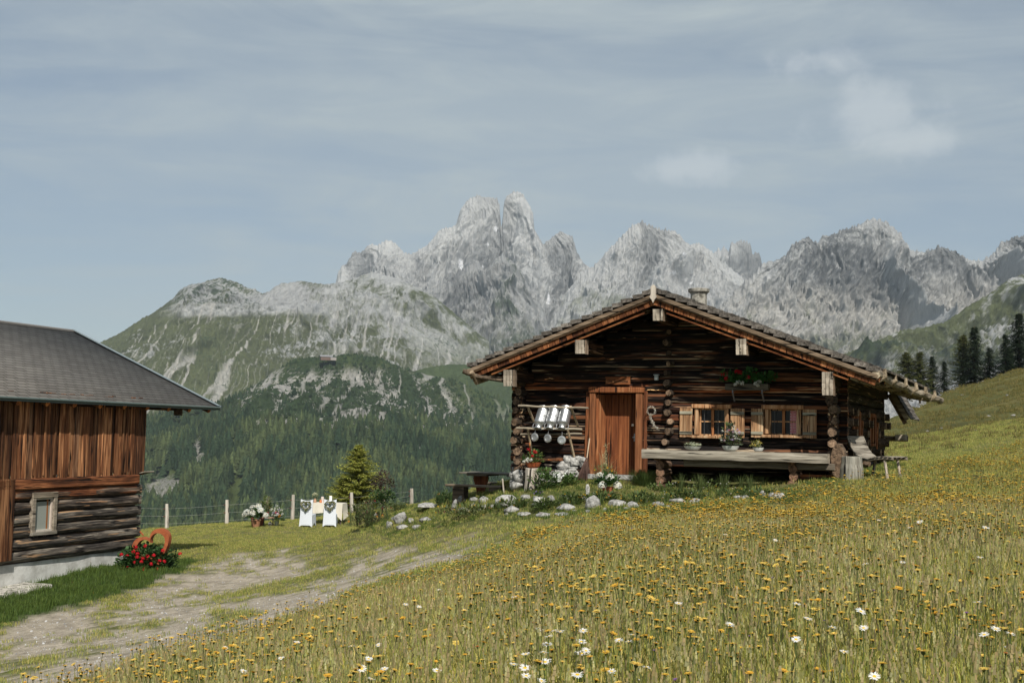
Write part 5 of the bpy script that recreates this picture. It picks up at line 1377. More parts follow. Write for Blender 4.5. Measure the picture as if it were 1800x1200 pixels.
def rock(px, py, w, h, label, grp=None, seed=None, name='rock', deep=.8, tone=1.):
    seed = seed or int(px*7+py) % 997
    p = on_ground(px, py+h*.42)
    if px in (912, 907) and w > 20: p = near_wall(px, py+h*.42, -.25)
    s = p.y/F; W, H = w*s, h*s
    V, Fs = rock_mesh(seed); ext = np.abs(V).max(0); V = V/ext
    V = V*np.array([W/2, W/2*deep, H*.62]); V[:, 2] += H*.26
    o = mesh_np(name, V, Fs, MT['stone'], col=np.full((len(V), 3), tone*random.Random(seed).uniform(.95, 1.25)))
    o.location = p; o.rotation_euler = (0, 0, random.Random(seed).uniform(-.4, .4)); tag(o, label, 'rock', grp)
    return o
GR = 'pale stones of the low terrace edge before the hut'
SM_ = 'small rough pale stone lying in the turf in front of the hut'
rock(703, 910, 26, 24, 'upright pointed pale boulder at the left end of the stone terrace')
rock(707, 925, 28, 9, 'flat pale stone just below the pointed boulder'); rock(733, 925, 18, 8, 'short flat stone right of the one below the pointed boulder')
rock(748, 913, 28, 12, 'low rounded stone to the right of the pointed boulder')
rock(684, 921, 13, 13, 'small pitted stone left below the pointed boulder')
for a in ((723, 914, 11, 9), (691, 911, 9, 7), (660, 903, 7, 5)): rock(*a, 'small pale stone in the overgrown left end of the terrace', 'small stones at the left end of the terrace')
rock(811, 876, 20, 19, 'angular pale boulder at the left corner of the patio'); rock(799, 887, 13, 22, 'narrow upright stone left of the angular patio boulder')
rock(814, 897, 24, 12, 'flat pitted stone under the patio corner'); rock(852, 877, 24, 14, 'light stone between the patio corner and the big grey boulder')
rock(886, 878, 46, 27, 'biggest grey boulder with a cracked flat top, under the picnic table'); rock(900, 893, 30, 15, 'wide grey stone at the foot of the biggest boulder')
for a in ((833, 877, 15, 9), (851, 889, 9, 8), (832, 887, 11, 8), (866, 889, 9, 6), (784, 893, 9, 6), (843, 895, 8, 6)): rock(*a, 'small stone in the bank below the patio', 'small stones in the bank below the patio')
rock(912, 832, 25, 22, 'upper pale foundation boulder at the left hut corner'); rock(907, 850, 30, 16, 'lower pale foundation boulder at the left hut corner')
for a, l in (((923, 902, 28, 8), 'lowest left slab of the stone steps'), ((958, 904, 36, 9), 'lowest middle slab of the stone steps'), ((989, 903, 32, 7), 'lowest right slab of the stone steps'), ((950, 886, 42, 8), 'long slab of the middle stone step under the enamel pot'), ((994, 890, 38, 12), 'thick mossy slab right on the middle stone step'), ((997, 872, 30, 6), 'thin slab of the top stone step')):
    rock(*a, l, None, None, 'stone_step', .9)
rock(969, 874, 16, 16, 'small round banded stone standing on the top step'); rock(924, 873, 20, 10, 'low stone left of the enamel pot')
rock(1022, 875, 20, 10, 'flat stone left of the round pale boulder'); rock(1040, 882, 30, 27, 'round pale boulder below the hydrangea pot')
rock(1084, 883, 34, 13, 'long flat pale stone right of the round boulder'); rock(1112, 886, 24, 13, 'dark mottled stone in the terrace edge'); rock(1156, 885, 26, 13, 'rounded white stone in the terrace edge below the grass tuft')
rock(1192, 880, 34, 12, 'long jagged stone in the terrace edge under the bench'); rock(1222, 880, 24, 11, 'pale stone at the right end of the terrace row')
rock(1365, 870, 34, 13, 'white stone in the meadow, largest of those right of the terrace'); rock(1340, 866, 13, 13, 'small upright stone left of the white meadow stone')
for a in ((1034, 898, 13, 6), (1063, 895, 9, 7), (1075, 884, 15, 8), (1140, 880, 15, 7), (1268, 876, 13, 6), (1296, 873, 15, 6), (1310, 873, 20, 7), (1100, 893, 10, 5), (1010, 897, 10, 5), (1245, 882, 12, 5), (1174, 889, 10, 5), (912, 858, 8, 8), (890, 903, 9, 5)): rock(*a, SM_, 'small stones in the turf before the hut')
for a in ((1607, 706, 14, 4), (1691, 694, 7, 3), (1738, 731, 9, 4), (1781, 729, 9, 4), (1655, 752, 6, 3), (1770, 694, 6, 3), (1630, 757, 7, 3), (1715, 756, 5, 3)): rock(*a, 'tiny white stone on the far grassy slope right of the hut', 'white stones on the far slope')
rock(757, 887, 42, 9, 'flat light grey slab lying on the patio grass', name='paving_slab', deep=2.5, tone=1.2)
rock(1033, 860, 8, 22, 'narrow white upright stone below the broom', tone=1.5)
# overgrown mound at the left end of the terrace
def mound(px, py, rx, h, label, cols, fl, n=700):
    p = on_ground(px, py); t_ = thing('wild_plants', label, 'plants', p); mb = MB()
    bush(mb, (0, 0, h*.35), rx, rx*.7, h*.8, n, .09, .035, cols, .4, lo=-.5)
    for k in range(14): stems(mb, (rv.uniform(-rx, rx), rv.uniform(-.3, .3), 0), 22, h*1.1, .15, cols[0], .008)
    mb.build('foliage', MT['leaf'], t_); mb = MB()
    for (c, k, r_) in fl:
        for i in range(k): bloom(mb, (rv.uniform(-rx, rx), rv.uniform(-rx*.6, rx*.2), h*rv.uniform(.2, 1.25)), r_, c, 9)
    mb.build('flowers', MT['petal'], t_)
mound(650, 924, .55, .55, 'overgrown mound of mixed wild plants at the left end of the terrace', [(.09, .12, .045), (.13, .14, .06), (.10, .07, .05)], ((ORG, 5, .035), ((.4, .33, .25), 12, .025), ((.20, .03, .03), 8, .035)))
mound(700, 897, .6, .28, 'low wild plants on top of the mound behind the pointed boulder', [(.10, .13, .045), (.12, .15, .05)], ((YEL, 3, .025),), 500)
mound(835, 905, .8, .16, 'low yellow flowering turf below the patio bank', [(.09, .12, .04), (.12, .13, .05)], ((YEL, 26, .02), ((.25, .12, .08), 14, .025)), 520)
mound(788, 884, .28, .28, 'small green shrub left of the patio corner', [(.05, .09, .03), (.08, .12, .04)], ((ORG, 1, .03),), 260)
for (px, py, rx, h_, lab) in ((905, 892, .35, .14, 'low green plants between the big boulder and the left steps'), (975, 893, .4, .13, 'low green plants growing between the two stone steps'), (1010, 884, .3, .16, 'green leaves left of the round pale boulder'), (1060, 884, .25, .18, 'green leaves right of the round pale boulder'), (1130, 884, .45, .15, 'low weeds along the terrace edge below the grass tuft'), (1205, 878, .5, .14, 'low weeds along the terrace edge under the long bench'), (1320, 872, .6, .12, 'low yellow dotted weeds around the right end of the terrace stones')):
    mound(px, py, rx, h_, lab, [(.08, .12, .035), (.11, .14, .045), (.06, .09, .03)], ((YEL, 7, .018), (WHITE, 5, .014)), 260)
# ------------------------------------------------------------------ patio table and benches
def patio():
    M0 = Matrix.Translation(PV(862, 830, 31.0))
    top = M0.translation.copy(); yaw = -A_H
    def G(p): return gzs(p.x, p.y)
    h = .76; base = Vector((top.x, top.y, top.z-h))
    t_ = thing('picnic_table', 'dark weathered picnic table with a shaped plank trestle on the patio', 'table', M=Matrix.Translation(base) @ Matrix.Rotation(yaw, 4, 'Z'))
    mb = MB()
    for k in range(5): mb.box((0.22, -.32+.165*k, h-.02), (1.75, .155, .04), None, (rv.uniform(.8, 1.2),)*3, .008)
    mb.build('tabletop', W_GREY, t_)
    for x in (-.20, .85):
        mb = MB(); pr = [(-.19, h-.06), (-.19, h-.18), (-.14, h-.32), (-.10, .30), (-.15, .05), (-.17, -.35), (.17, -.35), (.15, .05), (.10, .30), (.14, h-.32), (.19, h-.18), (.19, h-.06)]; n = len(pr)
        V = [(x+a, -.12, b) for a, b in pr]+[(x+a, -.07, b) for a, b in pr]
        mb.add(V, [tuple(range(n)), tuple(range(n, 2*n))[::-1]]+[(i, i+n, (i+1) % n+n, (i+1) % n) for i in range(n)], (.75, .6, .5)); mb.build('trestle', W_ORZ if x < 0 else W_GREY, t_)
        mb = MB(); mb.box((x, 0, h-.06), (.55, .7, .04), None, (.8, .75, .7)); mb.build('batten', W_GREY, t_)
    pb_ = PV(832, 852, 30.2)
    t_ = thing('plank_bench', 'dark plank bench in front of the picnic table on the patio', 'bench', M=Matrix.Translation((pb_.x, pb_.y, pb_.z-.45)) @ Matrix.Rotation(yaw, 4, 'Z'))
    mb = MB(); mb.box((.05, 0, .43), (1.45, .30, .05), None, (.85, .75, .65), .01); mb.build('seat', W_GREY, t_)
    for x in (-.33, .6): mb = MB(); mb.box((x, 0, .10), (.30, .26, .60), None, (.5, .42, .36), .01); mb.build('leg', W_GREY, t_)
    pb_ = PV(885, 848, 32.5)
    t_ = thing('plank_bench', 'dark plank bench behind the picnic table', 'bench', M=Matrix.Translation((pb_.x, pb_.y, pb_.z-.45)) @ Matrix.Rotation(yaw, 4, 'Z'))
    mb = MB(); mb.box((0, 0, .43), (1.2, .28, .05), None, (.4, .36, .32), .01); mb.build('seat', W_GREY, t_)
    for x in (-.4, .4): mb = MB(); mb.box((x, 0, .10), (.08, .24, .60), None, (.4, .35, .3), .01); mb.build('leg', W_GREY, t_)
    p = on_ground(887, 868); mb = MB(); mb.tube([(0, 0, -.1), (-.055, 0, .34)], .017, 6, (1.2, 1.2, 1.2)); o = mb.build('stake', W_SHINGZ); o.location = p; tag(o, 'thin grey stake leaning behind the biggest boulder', 'stake')
patio()
# ------------------------------------------------------------------ slatted lounger at the right corner
def lounger():
    q = HM @ hl(1489, 766, -.02); M0 = Matrix.Translation((q.x, q.y, HO.z)) @ Matrix.Rotation(-A_H-math.radians(20), 4, 'Z')
    t_ = thing('slatted_lounger', 'curved wooden slat lounger against the right side wall of the hut', 'lounger', M=M0)
    zt = q.z-HO.z
    prof = [(0.0, zt), (.05, zt-.12), (.11, zt-.24), (.19, zt-.34), (.30, zt-.41), (.43, zt-.43), (.58, zt-.40), (.76, zt-.38), (.95, zt-.385)]
    def at(f):
        f = min(max(f, 0), .9999)*(len(prof)-1); i = int(f); g = f-i; a, b = prof[i], prof[i+1]; return (a[0]+(b[0]-a[0])*g, a[1]+(b[1]-a[1])*g, -math.atan2(b[1]-a[1], b[0]-a[0]))
    for s in (.04, .62):
        mb = MB(); mb.tube([(at(i/16)[0], s, at(i/16)[1]-.035) for i in range(17)], .028, 8, (.8, .75, .7), sq=.6); mb.build('side_rail', W_GREY, t_)
    mb = MB(); n = 17
    for i in range(n):
        x, z, a = at((i+.5)/n); mb.box((x, .33, z), (.062, .68, .018), Matrix.Rotation(a, 3, 'Y'), (rv.uniform(.85, 1.1),)*3, .003)
    mb.build('slats', W_GREYY, t_)
    for y in (.06, .60): mb = MB(); mb.tube([(.30, y, zt-.43), (.18, y, -.05)], .028, 7, (.9, .85, .8)); mb.tube([(.75, y, zt-.40), (.85, y, -.05)], .028, 7, (.9, .85, .8)); mb.build('leg', W_SHINGZ, t_)
lounger()
def hub():
    p = HM @ Vector((4.78, -.12, .40)); o = MB(); o.tube([(0, .15, 0), (0, -.12, 0)], [.20, .20], 12, (.7, .65, .6), True, rough=.1, squash=(.75, 1.7), endcol=(.95, .85, .75)); m = o.build('upright_log', W_END); m.matrix_world = Matrix.Translation(HM @ Vector((4.62, -.36, .42))) @ Matrix.Rotation(-A_H, 4, 'Z'); tag(m, 'thick upended log slice at the right end of the long bench', 'log')
hub()
# ================================================================== heart sculpture and geranium bush
def heart_pts(n=72): return [(16*math.sin(t_)**3, 13*math.cos(t_)-5*math.cos(2*t_)-2*math.cos(3*t_)-math.cos(4*t_)) for t_ in [2*math.pi*i/n for i in range(n)]]
RUST = NT('rusted_steel'); n_ = RUST.noise(RUST.mapping((6, 6, 6)), 1, 8, .7); n2_ = RUST.noise(RUST.mapping((40, 40, 40)), 1, 4)
c_ = RUST.mix(RUST.rng(n_, .35, .65), (.26, .062, .024), (.36, .115, .045)); c_ = RUST.mix(RUST.rng(n2_, .6, .7, 0, .6), c_, (.16, .045, .02)); RUST.bump(n2_, .3, .01); MT['rust'] = RUST.done(c_, .85, .3, .2)
def heart():
    g = on_ground(268, 1000); d = g.y; cusp = PV(266, 951, d); u = 2.18*d/F
    ang = math.radians(27); R = Matrix.Rotation(-ang, 3, 'Y')
    t_ = thing('heart_sculpture', 'rusty steel open heart sculpture standing at the barn corner', 'sculpture', (cusp.x, cusp.y, g.z), rz=-.12)
    P_ = heart_pts(); n = len(P_); mb = MB(); dz = cusp.z-g.z
    V = []
    for (yy) in (-.09, .09):
        for s in (1.0, .76):
            for (a, b) in P_:
                cx, cy = a*s, (b+1)*s-1+(-0 if s == 1 else .2)
                q = R @ Vector((cx*u, 0, (cy-5)*u)); V.append((q.x, yy, q.z+dz))
    I = lambda l, i: l*n+i % n
    Fs = []
    for i in range(n): Fs += [(I(0, i), I(0, i+1), I(1, i+1), I(1, i)), (I(2, i), I(3, i), I(3, i+1), I(2, i+1)), (I(0, i), I(2, i), I(2, i+1), I(0, i+1)), (I(1, i), I(1, i+1), I(3, i+1), I(3, i))]
    mb.add(V, Fs); mb.build('heart_band', MT['rust'], t_)
    mb = MB(); q = R @ Vector((-4*u, 0, 7.2*u)); mb.tube([(q.x, 0, q.z+dz), (q.x-.09, 0, q.z+dz+.09)], .02, 6); mb.build('arrow_stub', MT['rust'], t_)
    p = on_ground(272, 996); b = thing('geranium_bush', 'round bush of bright red geraniums in front of the rusty heart', 'plant', (p.x, p.y-.62, p.z-.03))
    mb = MB(); bush(mb, (-.10, 0, .22), .60, .42, .38, 1900, .085, .085, [(.03, .07, .022), (.045, .10, .03), (.07, .14, .045)], lo=-.7); bush(mb, (.44, 0, .26), .28, .3, .32, 500, .085, .085, [(.035, .075, .025), (.07, .13, .045)], lo=-.7); mb.build('foliage', MT['leaf'], b)
    mb = MB(); s4 = d/F/4
    for (x, y) in ((1030, 622), (1097, 612), (1012, 655), (1043, 668), (925, 678), (968, 684), (1042, 690), (1085, 695), (1115, 682), (1155, 676), (1192, 714), (1224, 718), (1210, 645), (1022, 725), (1075, 720), (1138, 735), (978, 765), (1096, 770), (1182, 770), (935, 790), (918, 795), (1320, 668)):
        bloom(mb, ((x-1088)*s4, -.40+abs(x-1088)*s4*.25+(.06 if x > 1300 else 0), (785-y)*s4+.03), .048, (.55, .012, .025), 40, .3)
    for (x, y) in ((1320, 668),): mb.tube([((1250-1088)*s4, -.1, .25), ((x-1088)*s4, -.28, (785-y)*s4+.03)], .006, 5, (.06, .10, .03))
    mb.build('blooms', MT['petal'], b)
heart()
# ================================================================== wedding chairs, table, flowers
def chair(px, py, label, yaw):
    p = on_ground(px, py); c = thing('covered_chair', label, 'chair', M=Matrix.Translation(p) @ Matrix.Rotation(yaw, 4, 'Z'), group='two white covered chairs')
    H_ = 1.02; w0, w1 = .46, .50
    mb = MB(); nx, nz = 12, 14; col = (.66, .70, .76)
    V = []
    for j in range(nz+1):
        f = j/nz
        for i in range(nx+1):
            g = i/nx*2-1; w = (w1+(w0-w1)*f)/2*(1-.06*math.sin(math.pi*f))
            z = f*H_
            if j == 0: z = .13*(1-g*g)
            if j == nz: z = H_-.055*(1-g*g)
            V.append((g*w, -.02-.02*(1-f)-.02*math.cos(g*1.5)+.06*f, z))
    nV = len(V); V += [(x, y+.04, z) for x, y, z in V]
    W_ = nx+1; Fs = [(j*W_+i, j*W_+i+1, (j+1)*W_+i+1, (j+1)*W_+i) for j in range(nz) for i in range(nx)]; Fs += [tuple(nV+k for k in f)[::-1] for f in Fs]
    for j in range(nz): Fs += [(j*W_, (j+1)*W_, nV+(j+1)*W_, nV+j*W_), (j*W_+nx, nV+j*W_+nx, nV+(j+1)*W_+nx, (j+1)*W_+nx)]
    for i in range(nx): Fs += [(nz*W_+i, nz*W_+i+1, nV+nz*W_+i+1, nV+nz*W_+i)]
    mb.add(V, Fs, col); mb.build('back_cover', MT['cloth'], c)
    mb = MB(); mb.box((0, .24, .455), (.47, .46, .05), None, col, .02)
    for x in (-.235, .235):
        V = []; 
        for i in range(9):
            g = i/8; V += [(x, .03+g*.44, .44), (x*1.04, .03+g*.44, .02+.13*math.sin(math.pi*g))]
        mb.add(V, [(2*i, 2*i+2, 2*i+3, 2*i+1) for i in range(8)], col)
    V = []
    for i in range(9):
        g = i/8*2-1; V += [(g*.235, .47, .44), (g*.245, .48, .02+.10*(1-g*g))]
    mb.add(V, [(2*i, 2*i+2, 2*i+3, 2*i+1) for i in range(8)], col)
    mb.build('seat_cover', MT['cloth'], c)
    # heart wreath hung on the back
    w = thing('heart_wreath', 'heart-shaped leaf wreath on the back of the %s white chair' % label.split()[0], 'wreath', M=Matrix.Translation(p) @ Matrix.Rotation(yaw, 4, 'Z'), group='heart wreaths on the chair backs')
    mb = MB(); r = random.Random(int(px))
    for (a, b) in heart_pts(60):
        for k in range(7):
            q = Vector((a*.0108+r.gauss(0, .013), -.085+r.uniform(-.025, .02), .80+b*.0108+r.gauss(0, .013)))
            mb.leaf(q, (r.uniform(-1, 1), r.uniform(-1, .3), r.uniform(-1, 1)), (0, -1, .3), .045, .028, rc(r.choice([(.10, .12, .03), (.055, .075, .02), (.16, .16, .05), (.36, .34, .26)]), .3, r))
    mb.build('leaves', MT['leaf'], w)
    mb = MB()
    for (a, b) in heart_pts(14): bloom(mb, (a*.0108, -.11, .80+b*.0108), .018, r.choice([(.55, .5, .4), (.5, .38, .2)]), 6)
    mb.build('small_flowers', MT['petal'], w)
    return p
pc = chair(537.5, 926.5, 'left white covered chair with wedding wreath facing the cloth table', -.12)
pd_ = chair(579, 926, 'right white covered chair with wedding wreath facing the cloth table', .04)
def wed_table():
    c = (pc+pd_)*.5+Vector((.22, 1.05, 0)); z = gzs(c.x, c.y); yaw = -.10
    M0 = Matrix.Translation((c.x, c.y, z)) @ Matrix.Rotation(yaw, 4, 'Z')
    t_ = thing('ceremony_table', 'small wooden table under the cream cloth behind the two chairs', 'table', M=M0)
    mb = MB(); mb.box((0, 0, .745), (1.2, .70, .03), None, (.5, .4, .3)); mb.build('tabletop', MT['paint'], t_)
    for x in (-.55, .55):
        for y in (-.3, .3): mb = MB(); mb.tube([(x, y, -.05), (x, y, .73)], .025, 6, (.10, .08, .07)); mb.build('leg', MT['paint'], t_)
    cl = MB(); col = (.66, .62, .53); w, d = .63, .37
    cl.box((0, 0, .765), (w*2, d*2, .012), None, col, .004)
    def drape(p0, p1, depthf, out):
        n = 22; V = []
        for i in range(n+1):
            f = i/n; x = p0[0]+(p1[0]-p0[0])*f; y = p0[1]+(p1[1]-p0[1])*f; h = depthf(f); wv = .016*math.sin(f*26); V += [(x, y, .768), (x+out[0]*(.02+wv*.4), y+out[1]*(.02+wv*.4), .768-h*.5), (x+out[0]*(.05+wv), y+out[1]*(.05+wv), .768-h)]
        cl.add(V, [(3*i, 3*i+3, 3*i+4, 3*i+1) for i in range(n)]+[(3*i+1, 3*i+4, 3*i+5, 3*i+2) for i in range(n)], col)
    drape((-w, -d), (w, -d), lambda f: .36+.02*math.sin(f*9)+max(0, f-.78)*1.2, (0, -1))
    drape((w, -d), (w, d), lambda f: .60-.1*f, (1, 0)); drape((-w, -d), (-w, d), lambda f: .45, (-1, 0)); drape((-w, d), (w, d), lambda f: .38, (0, 1))
    o = cl.build('tablecloth', MT['cloth']); o.matrix_world = M0; tag(o, 'cream lace cloth draped over the ceremony table', 'tablecloth')
    def P_(px, y): # position on the table top for a pixel column
        q = PV(px, 884, c.y+y); return Vector((q.x, q.y, z+.772))
    v = thing('flower_vase', 'small vase with a bunch of cream flowers on the ceremony table', 'vase', P_(553.5, -.1))
    mb = MB(); mb.lathe((0, 0, 0), [(0, 0), (.05, 0), (.06, .06), (.04, .13), (.045, .15), (.035, .14), (0, .12)], 12, (.42, .25, .16)); mb.build('vase', MT['paint'], v)
    mb = MB()
    for i in range(60):
        a = rv.uniform(0, 6.28); s = rv.uniform(0, .12); bloom(mb, (math.cos(a)*s, math.sin(a)*s, .24+.12*(1-(s/.13)**2)+rv.uniform(-.06, .02)), .02, (.55, .55, .38), 8)
    bush(mb, (0, 0, .22), .12, .12, .1, 80, .05, .02, [(.14, .16, .07)]); mb.build('flowers', MT['petal'], v)
    mb = MB(); mb.lathe((0, 0, 0), [(0, 0), (.045, 0), (.05, .05), (.035, .10), (.04, .11), (0, .10)], 12, (.52, .17, .06)); o = mb.build('orange_jar', MT['paint']); o.location = P_(563.5, -.1); tag(o, 'small orange jar near the middle of the ceremony table', 'jar')
    mb = MB(); mb.lathe((0, 0, 0), [(0, 0), (.055, 0), (.055, .20), (.05, .215), (0, .21)], 12, (.58, .50, .46)); o = mb.build('candle', MT['paint']); o.location = P_(566.5, .1); tag(o, 'thick pinkish candle behind the left edge of the right chair', 'candle')
    mb = MB(); mb.lathe((0, 0, 0), [(0, 0), (.055, 0), (.055, .24), (.05, .25), (0, .235)], 12, (.78, .78, .77)); o = mb.build('candle', MT['paint']); o.location = P_(581, .1); tag(o, 'thick white candle above the right chair back', 'candle')
wed_table()
def flower_group():
    # white hydrangeas in a terracotta pot
    hydrangea(450, 926, 1.45, (.30, .15, .085), ((-.22, -.1, .36), (-.06, -.16, .34), (-.10, .02, .46), (.04, .0, .50), (.24, -.05, .30), (-.28, .0, .30), (.13, -.12, .42)), 'large terracotta pot of white hydrangeas left of the wooden stool')
    p = on_ground(471, 924); s = thing('wooden_stool', 'low wooden stool holding potted flowers in the yard', 'stool', p, rz=.1)
    mb = MB(); mb.box((0, .1, .30), (.42, .26, .035), None, (.42, .26, .18), .008); mb.build('seat', MT['paint'], s)
    for x in (-.17, .17): mb = MB(); mb.box((x, .1, .13), (.03, .22, .32), None, (.06, .045, .04)); mb.build('leg', MT['paint'], s)
    b = bowl_plant('flower_arrangement', 'tall airy bouquet with grasses in a dark red pot on the wooden stool', (p.x-.09, p.y+.1, p.z+.32), .10, .20, (.25, .05, .04), [(.14, .19, .06), (.09, .13, .04), (.2, .2, .1)], [(ORG, 2, .045), ((.35, .05, .05), 4, .04), ((.5, .48, .4), 12, .02)], 260, .11, .42, spread=2.3)
    mb = MB(); stems(mb, (0, 0, .2), 70, .62, .28, (.30, .30, .18), .006, curve=.5); mb.build('grass_sprays', MT['leaf'], b)
    q = on_ground(486, 925); b = bowl_plant('flower_arrangement', 'loose wildflower bouquet with orange and pink blooms right of the stool', q, .09, .20, (.05, .06, .04), [(.10, .15, .05), (.15, .18, .10)], [(ORG, 3, .05), ((.5, .04, .25), 2, .04), (WHITE, 22, .05), ((.4, .36, .5), 6, .045)], 220, .10, .50, spread=2.7)
    mb = MB(); stems(mb, (0, 0, .15), 60, .55, .30, (.10, .15, .05), .007); mb.build('stems', MT['leaf'], b)
    for (px, lab) in ((458, 'slim dark red flower pot right behind the hydrangea pot'), (443, 'slim dark red flower pot half hidden left of the hydrangea pot')):
        q = on_ground(px, 925); mb = MB(); mb.lathe((0, 0, 0), [(.04, 0), (.09, .30), (.10, .31), (.08, .30), (0, .28)], 12, (.22, .055, .03)); o = mb.build('flower_pot', MT['paint']); o.location = q+Vector((0, .15, 0)); tag(o, lab, 'pot')
    o = rock(475, 920, 9, 9, 'small pinkish stone leaning under the stool', tone=1.15); o.location.z += .02
flower_group()
# ------------------------------------------------------------------ pasture fence
def fence():
    posts = [(293.5, 929, 885), (399, 923, 878), (514, 916, 869), (618, 910, 865), (723.5, 884, 858)]
    deps = [50.0, 51.5, 53, 54.5, 52.5]
    base = PV(posts[2][0], posts[2][1], deps[2])
    f = thing('pasture_fence', 'pasture fence of grey wooden posts and thin wires along the yard edge', 'fence', (0, 0, 0))
    WP = wood('fence_post_wood', 2, (.13, .115, .095), (.36, .325, .28), (.55, .51, .45), .36, .6)
    tops = []
    for i, ((x, yb, yt), d) in enumerate(zip(posts, deps)):
        b = PV(x, yb, d); t_ = PV(x+(1.5 if i == 2 else 0), yt, d); mb = MB(); g = gzs(b.x, b.y); bb = Vector((b.x, b.y, min(g, b.z)-.3)); mb.tube([bb, b.lerp(t_, .5), t_], [.082, .075, .065], 8, (1, 1, 1), True, rough=.05); mb.build('post', WP, f); tops.append((b, t_))
    # posts beyond both ends, hidden or out of frame
    for k, fr in enumerate((.80, .50, .2)):
        mb = MB()
        for (a, b) in zip(tops[:-1], tops[1:]):
            p, q = a[0].lerp(a[1], fr), b[0].lerp(b[1], fr); mb.tube([p, p.lerp(q, .5)+Vector((0, 0, -.02)), q], .0045, 4, (.45, .45, .42), False)
        e = tops[0][0].lerp(tops[0][1], fr); mb.tube([e, e+Vector((-5, -3.0, .2))], .0045, 4, (.45, .45, .42), False)
        mb.build('wire', MT['iron'], f)
    for (b, t_) in tops:
        for fr in (.80, .50):
            q = b.lerp(t_, fr); mb = MB(); mb.tube([q+Vector((-.05, -.08, 0)), q+Vector((-.11, -.10, 0))], .018, 6, (.12, .03, .02)); mb.build('insulator', MT['paint'], f)
fence()
# ------------------------------------------------------------------ small far building on the wooded hill
def far_hut():
    p = PV(573, 629, 2260); t_ = thing('mountain_hut', 'tiny far mountain hut with reddish walls on the wooded hilltop', 'building', (p.x, p.y, p.z), rz=.3)
    mb = MB(); mb.box((0, 0, -1), (20, 12, 6.5), None, (.13, .085, .065)); mb.box((12, -3, -1.5), (10, 12, 5), None, (.30, .27, .25)); mb.build('walls', MT['paint'], t_)
    mb = MB()
    for s in (-1, 1): mb.box((0, s*3.2, 3.4), (22, 7.6, .6), Matrix.Rotation(-s*.42, 3, 'X'), (.22, .22, .23))
    mb.box((12, -3, 1.2), (11, 13, .5), None, (.28, .29, .30)); mb.build('roof', MT['paint'], t_)
far_hut()
# ================================================================== detailed trees
def tree(name, label, base, H, R, seed, kind, group=None, lean=0):
    r = random.Random(seed); t_ = thing(name, label, 'tree', base, group=group)
    mb = MB(); pts = [(0, 0, -.4), (lean*.3, 0, H*.35), (lean*.7, 0, H*.7), (lean, 0, H)]; mb.tube(pts, [H*.022, H*.018, H*.010, H*.002], 7, (.10, .075, .055), rough=.1); mb.build('trunk', MT['bark'], t_)
    cols = {'spruce': [(.022, .036, .018), (.030, .047, .022), (.016, .027, .014)], 'larch': [(.32, .34, .07), (.22, .25, .05), (.40, .39, .10)], 'larch_far': [(.11, .125, .042), (.075, .09, .032), (.14, .145, .05)]}[kind]
    mb = MB(); nb = {'spruce': 230, 'larch': 330, 'larch_far': 210}[kind]; R = R*1.25
    for i in range(nb):
        f = (i+r.random())/nb; f = f**.9; z = H*(.06+.92*f); prof = (1-f)**(.8 if kind == 'spruce' else .65)*(1 if kind == 'spruce' else (1.0-.25*max(0, .25-f)*4))
        L = R*(1.35 if kind == 'larch' else 1)*prof*r.uniform(.55, 1.15)+.02*H; a = r.uniform(0, 6.28); dr = -.25 if kind == 'spruce' else r.uniform(-.15, .35)
        dx, dy = math.cos(a), math.sin(a); cx = lean*f
        if kind != 'spruce' and r.random() < .12: continue
        n = max(4, int(L/(H*.028)))
        for k in range(n):
            g = (k+.6)/n; p = Vector((cx+dx*L*g, dy*L*g, z+dr*L*g*(1 if kind != 'spruce' else g)+.02*H*r.uniform(-.5, .5)))
            for q in range(5 if kind == 'spruce' else 8):
                s = H*.034*r.uniform(.7, 1.3)*(1.15-.5*g)
                sd = 1 if q % 2 else -1
                d = Vector((dx*.6-dy*sd*r.uniform(.2, 1.2), dy*.6+dx*sd*r.uniform(.2, 1.2), r.uniform(-.55, .35) if kind != 'spruce' else r.uniform(-.6, .15)))
                mb.leaf(p, d, (r.uniform(-.4, .4), r.uniform(-.4, .4), 1), s*1.5, s*.42, rc(r.choice(cols), .25, r))
    mb.build('crown', MT['leaf'], t_)
    return t_
def ptree(name, label, px, pyb, pyt, w, d, seed, kind, group=None, lean=0):
    b = PV(px, pyb, d); t_ = PV(px, pyt, d); H = t_.z-b.z; tree(name, label, b, H, w*(.5 if kind == 'larch' else .72)*d/F, seed, kind, group, lean)
ptree('larch_tree', 'bright yellow green larch behind the fence, tallest near tree', 628, 915, 780, 78, 57, 1, 'larch')
ptree('larch_tree', 'smaller yellow green larch spreading low to the left of the tall one', 604, 915, 832, 62, 57.5, 5, 'larch')
GT = 'dark conifers behind the grassy slope'
for (px, yb, yt, w, d, k, lab) in ((1594, 705, 618, 50, 230, 'larch_far', 'broad yellow green larch, leftmost tree behind the roof edge'), (1617, 705, 617, 42, 228, 'larch_far', 'bushy larch directly right of the leftmost larch'), (1639, 700, 625, 30, 232, 'spruce', 'slim dark conifer in the middle of the left tree group'), (1660, 693, 634, 24, 230, 'spruce', 'shortest narrow spruce at the right of the left tree group'),
        (1693, 690, 588, 42, 245, 'larch_far', 'thin light crowned conifer left of the tallest spruce'), (1713, 682, 573, 40, 240, 'spruce', 'tallest dense dark spruce on the slope'), (1740, 676, 610, 44, 240, 'spruce', 'medium dark spruce right of the tallest one'),
        (1768, 668, 586, 34, 232, 'spruce', 'dark spruce left of the edge tree'), (1792, 662, 549, 56, 236, 'spruce', 'big dark spruce cut by the right edge of the photo'), (1775, 668, 610, 40, 238, 'spruce', 'small dark spruce tucked between the two right trees')):
    ptree('conifer_tree', lab, px, yb, yt, w, d, px, k, GT)
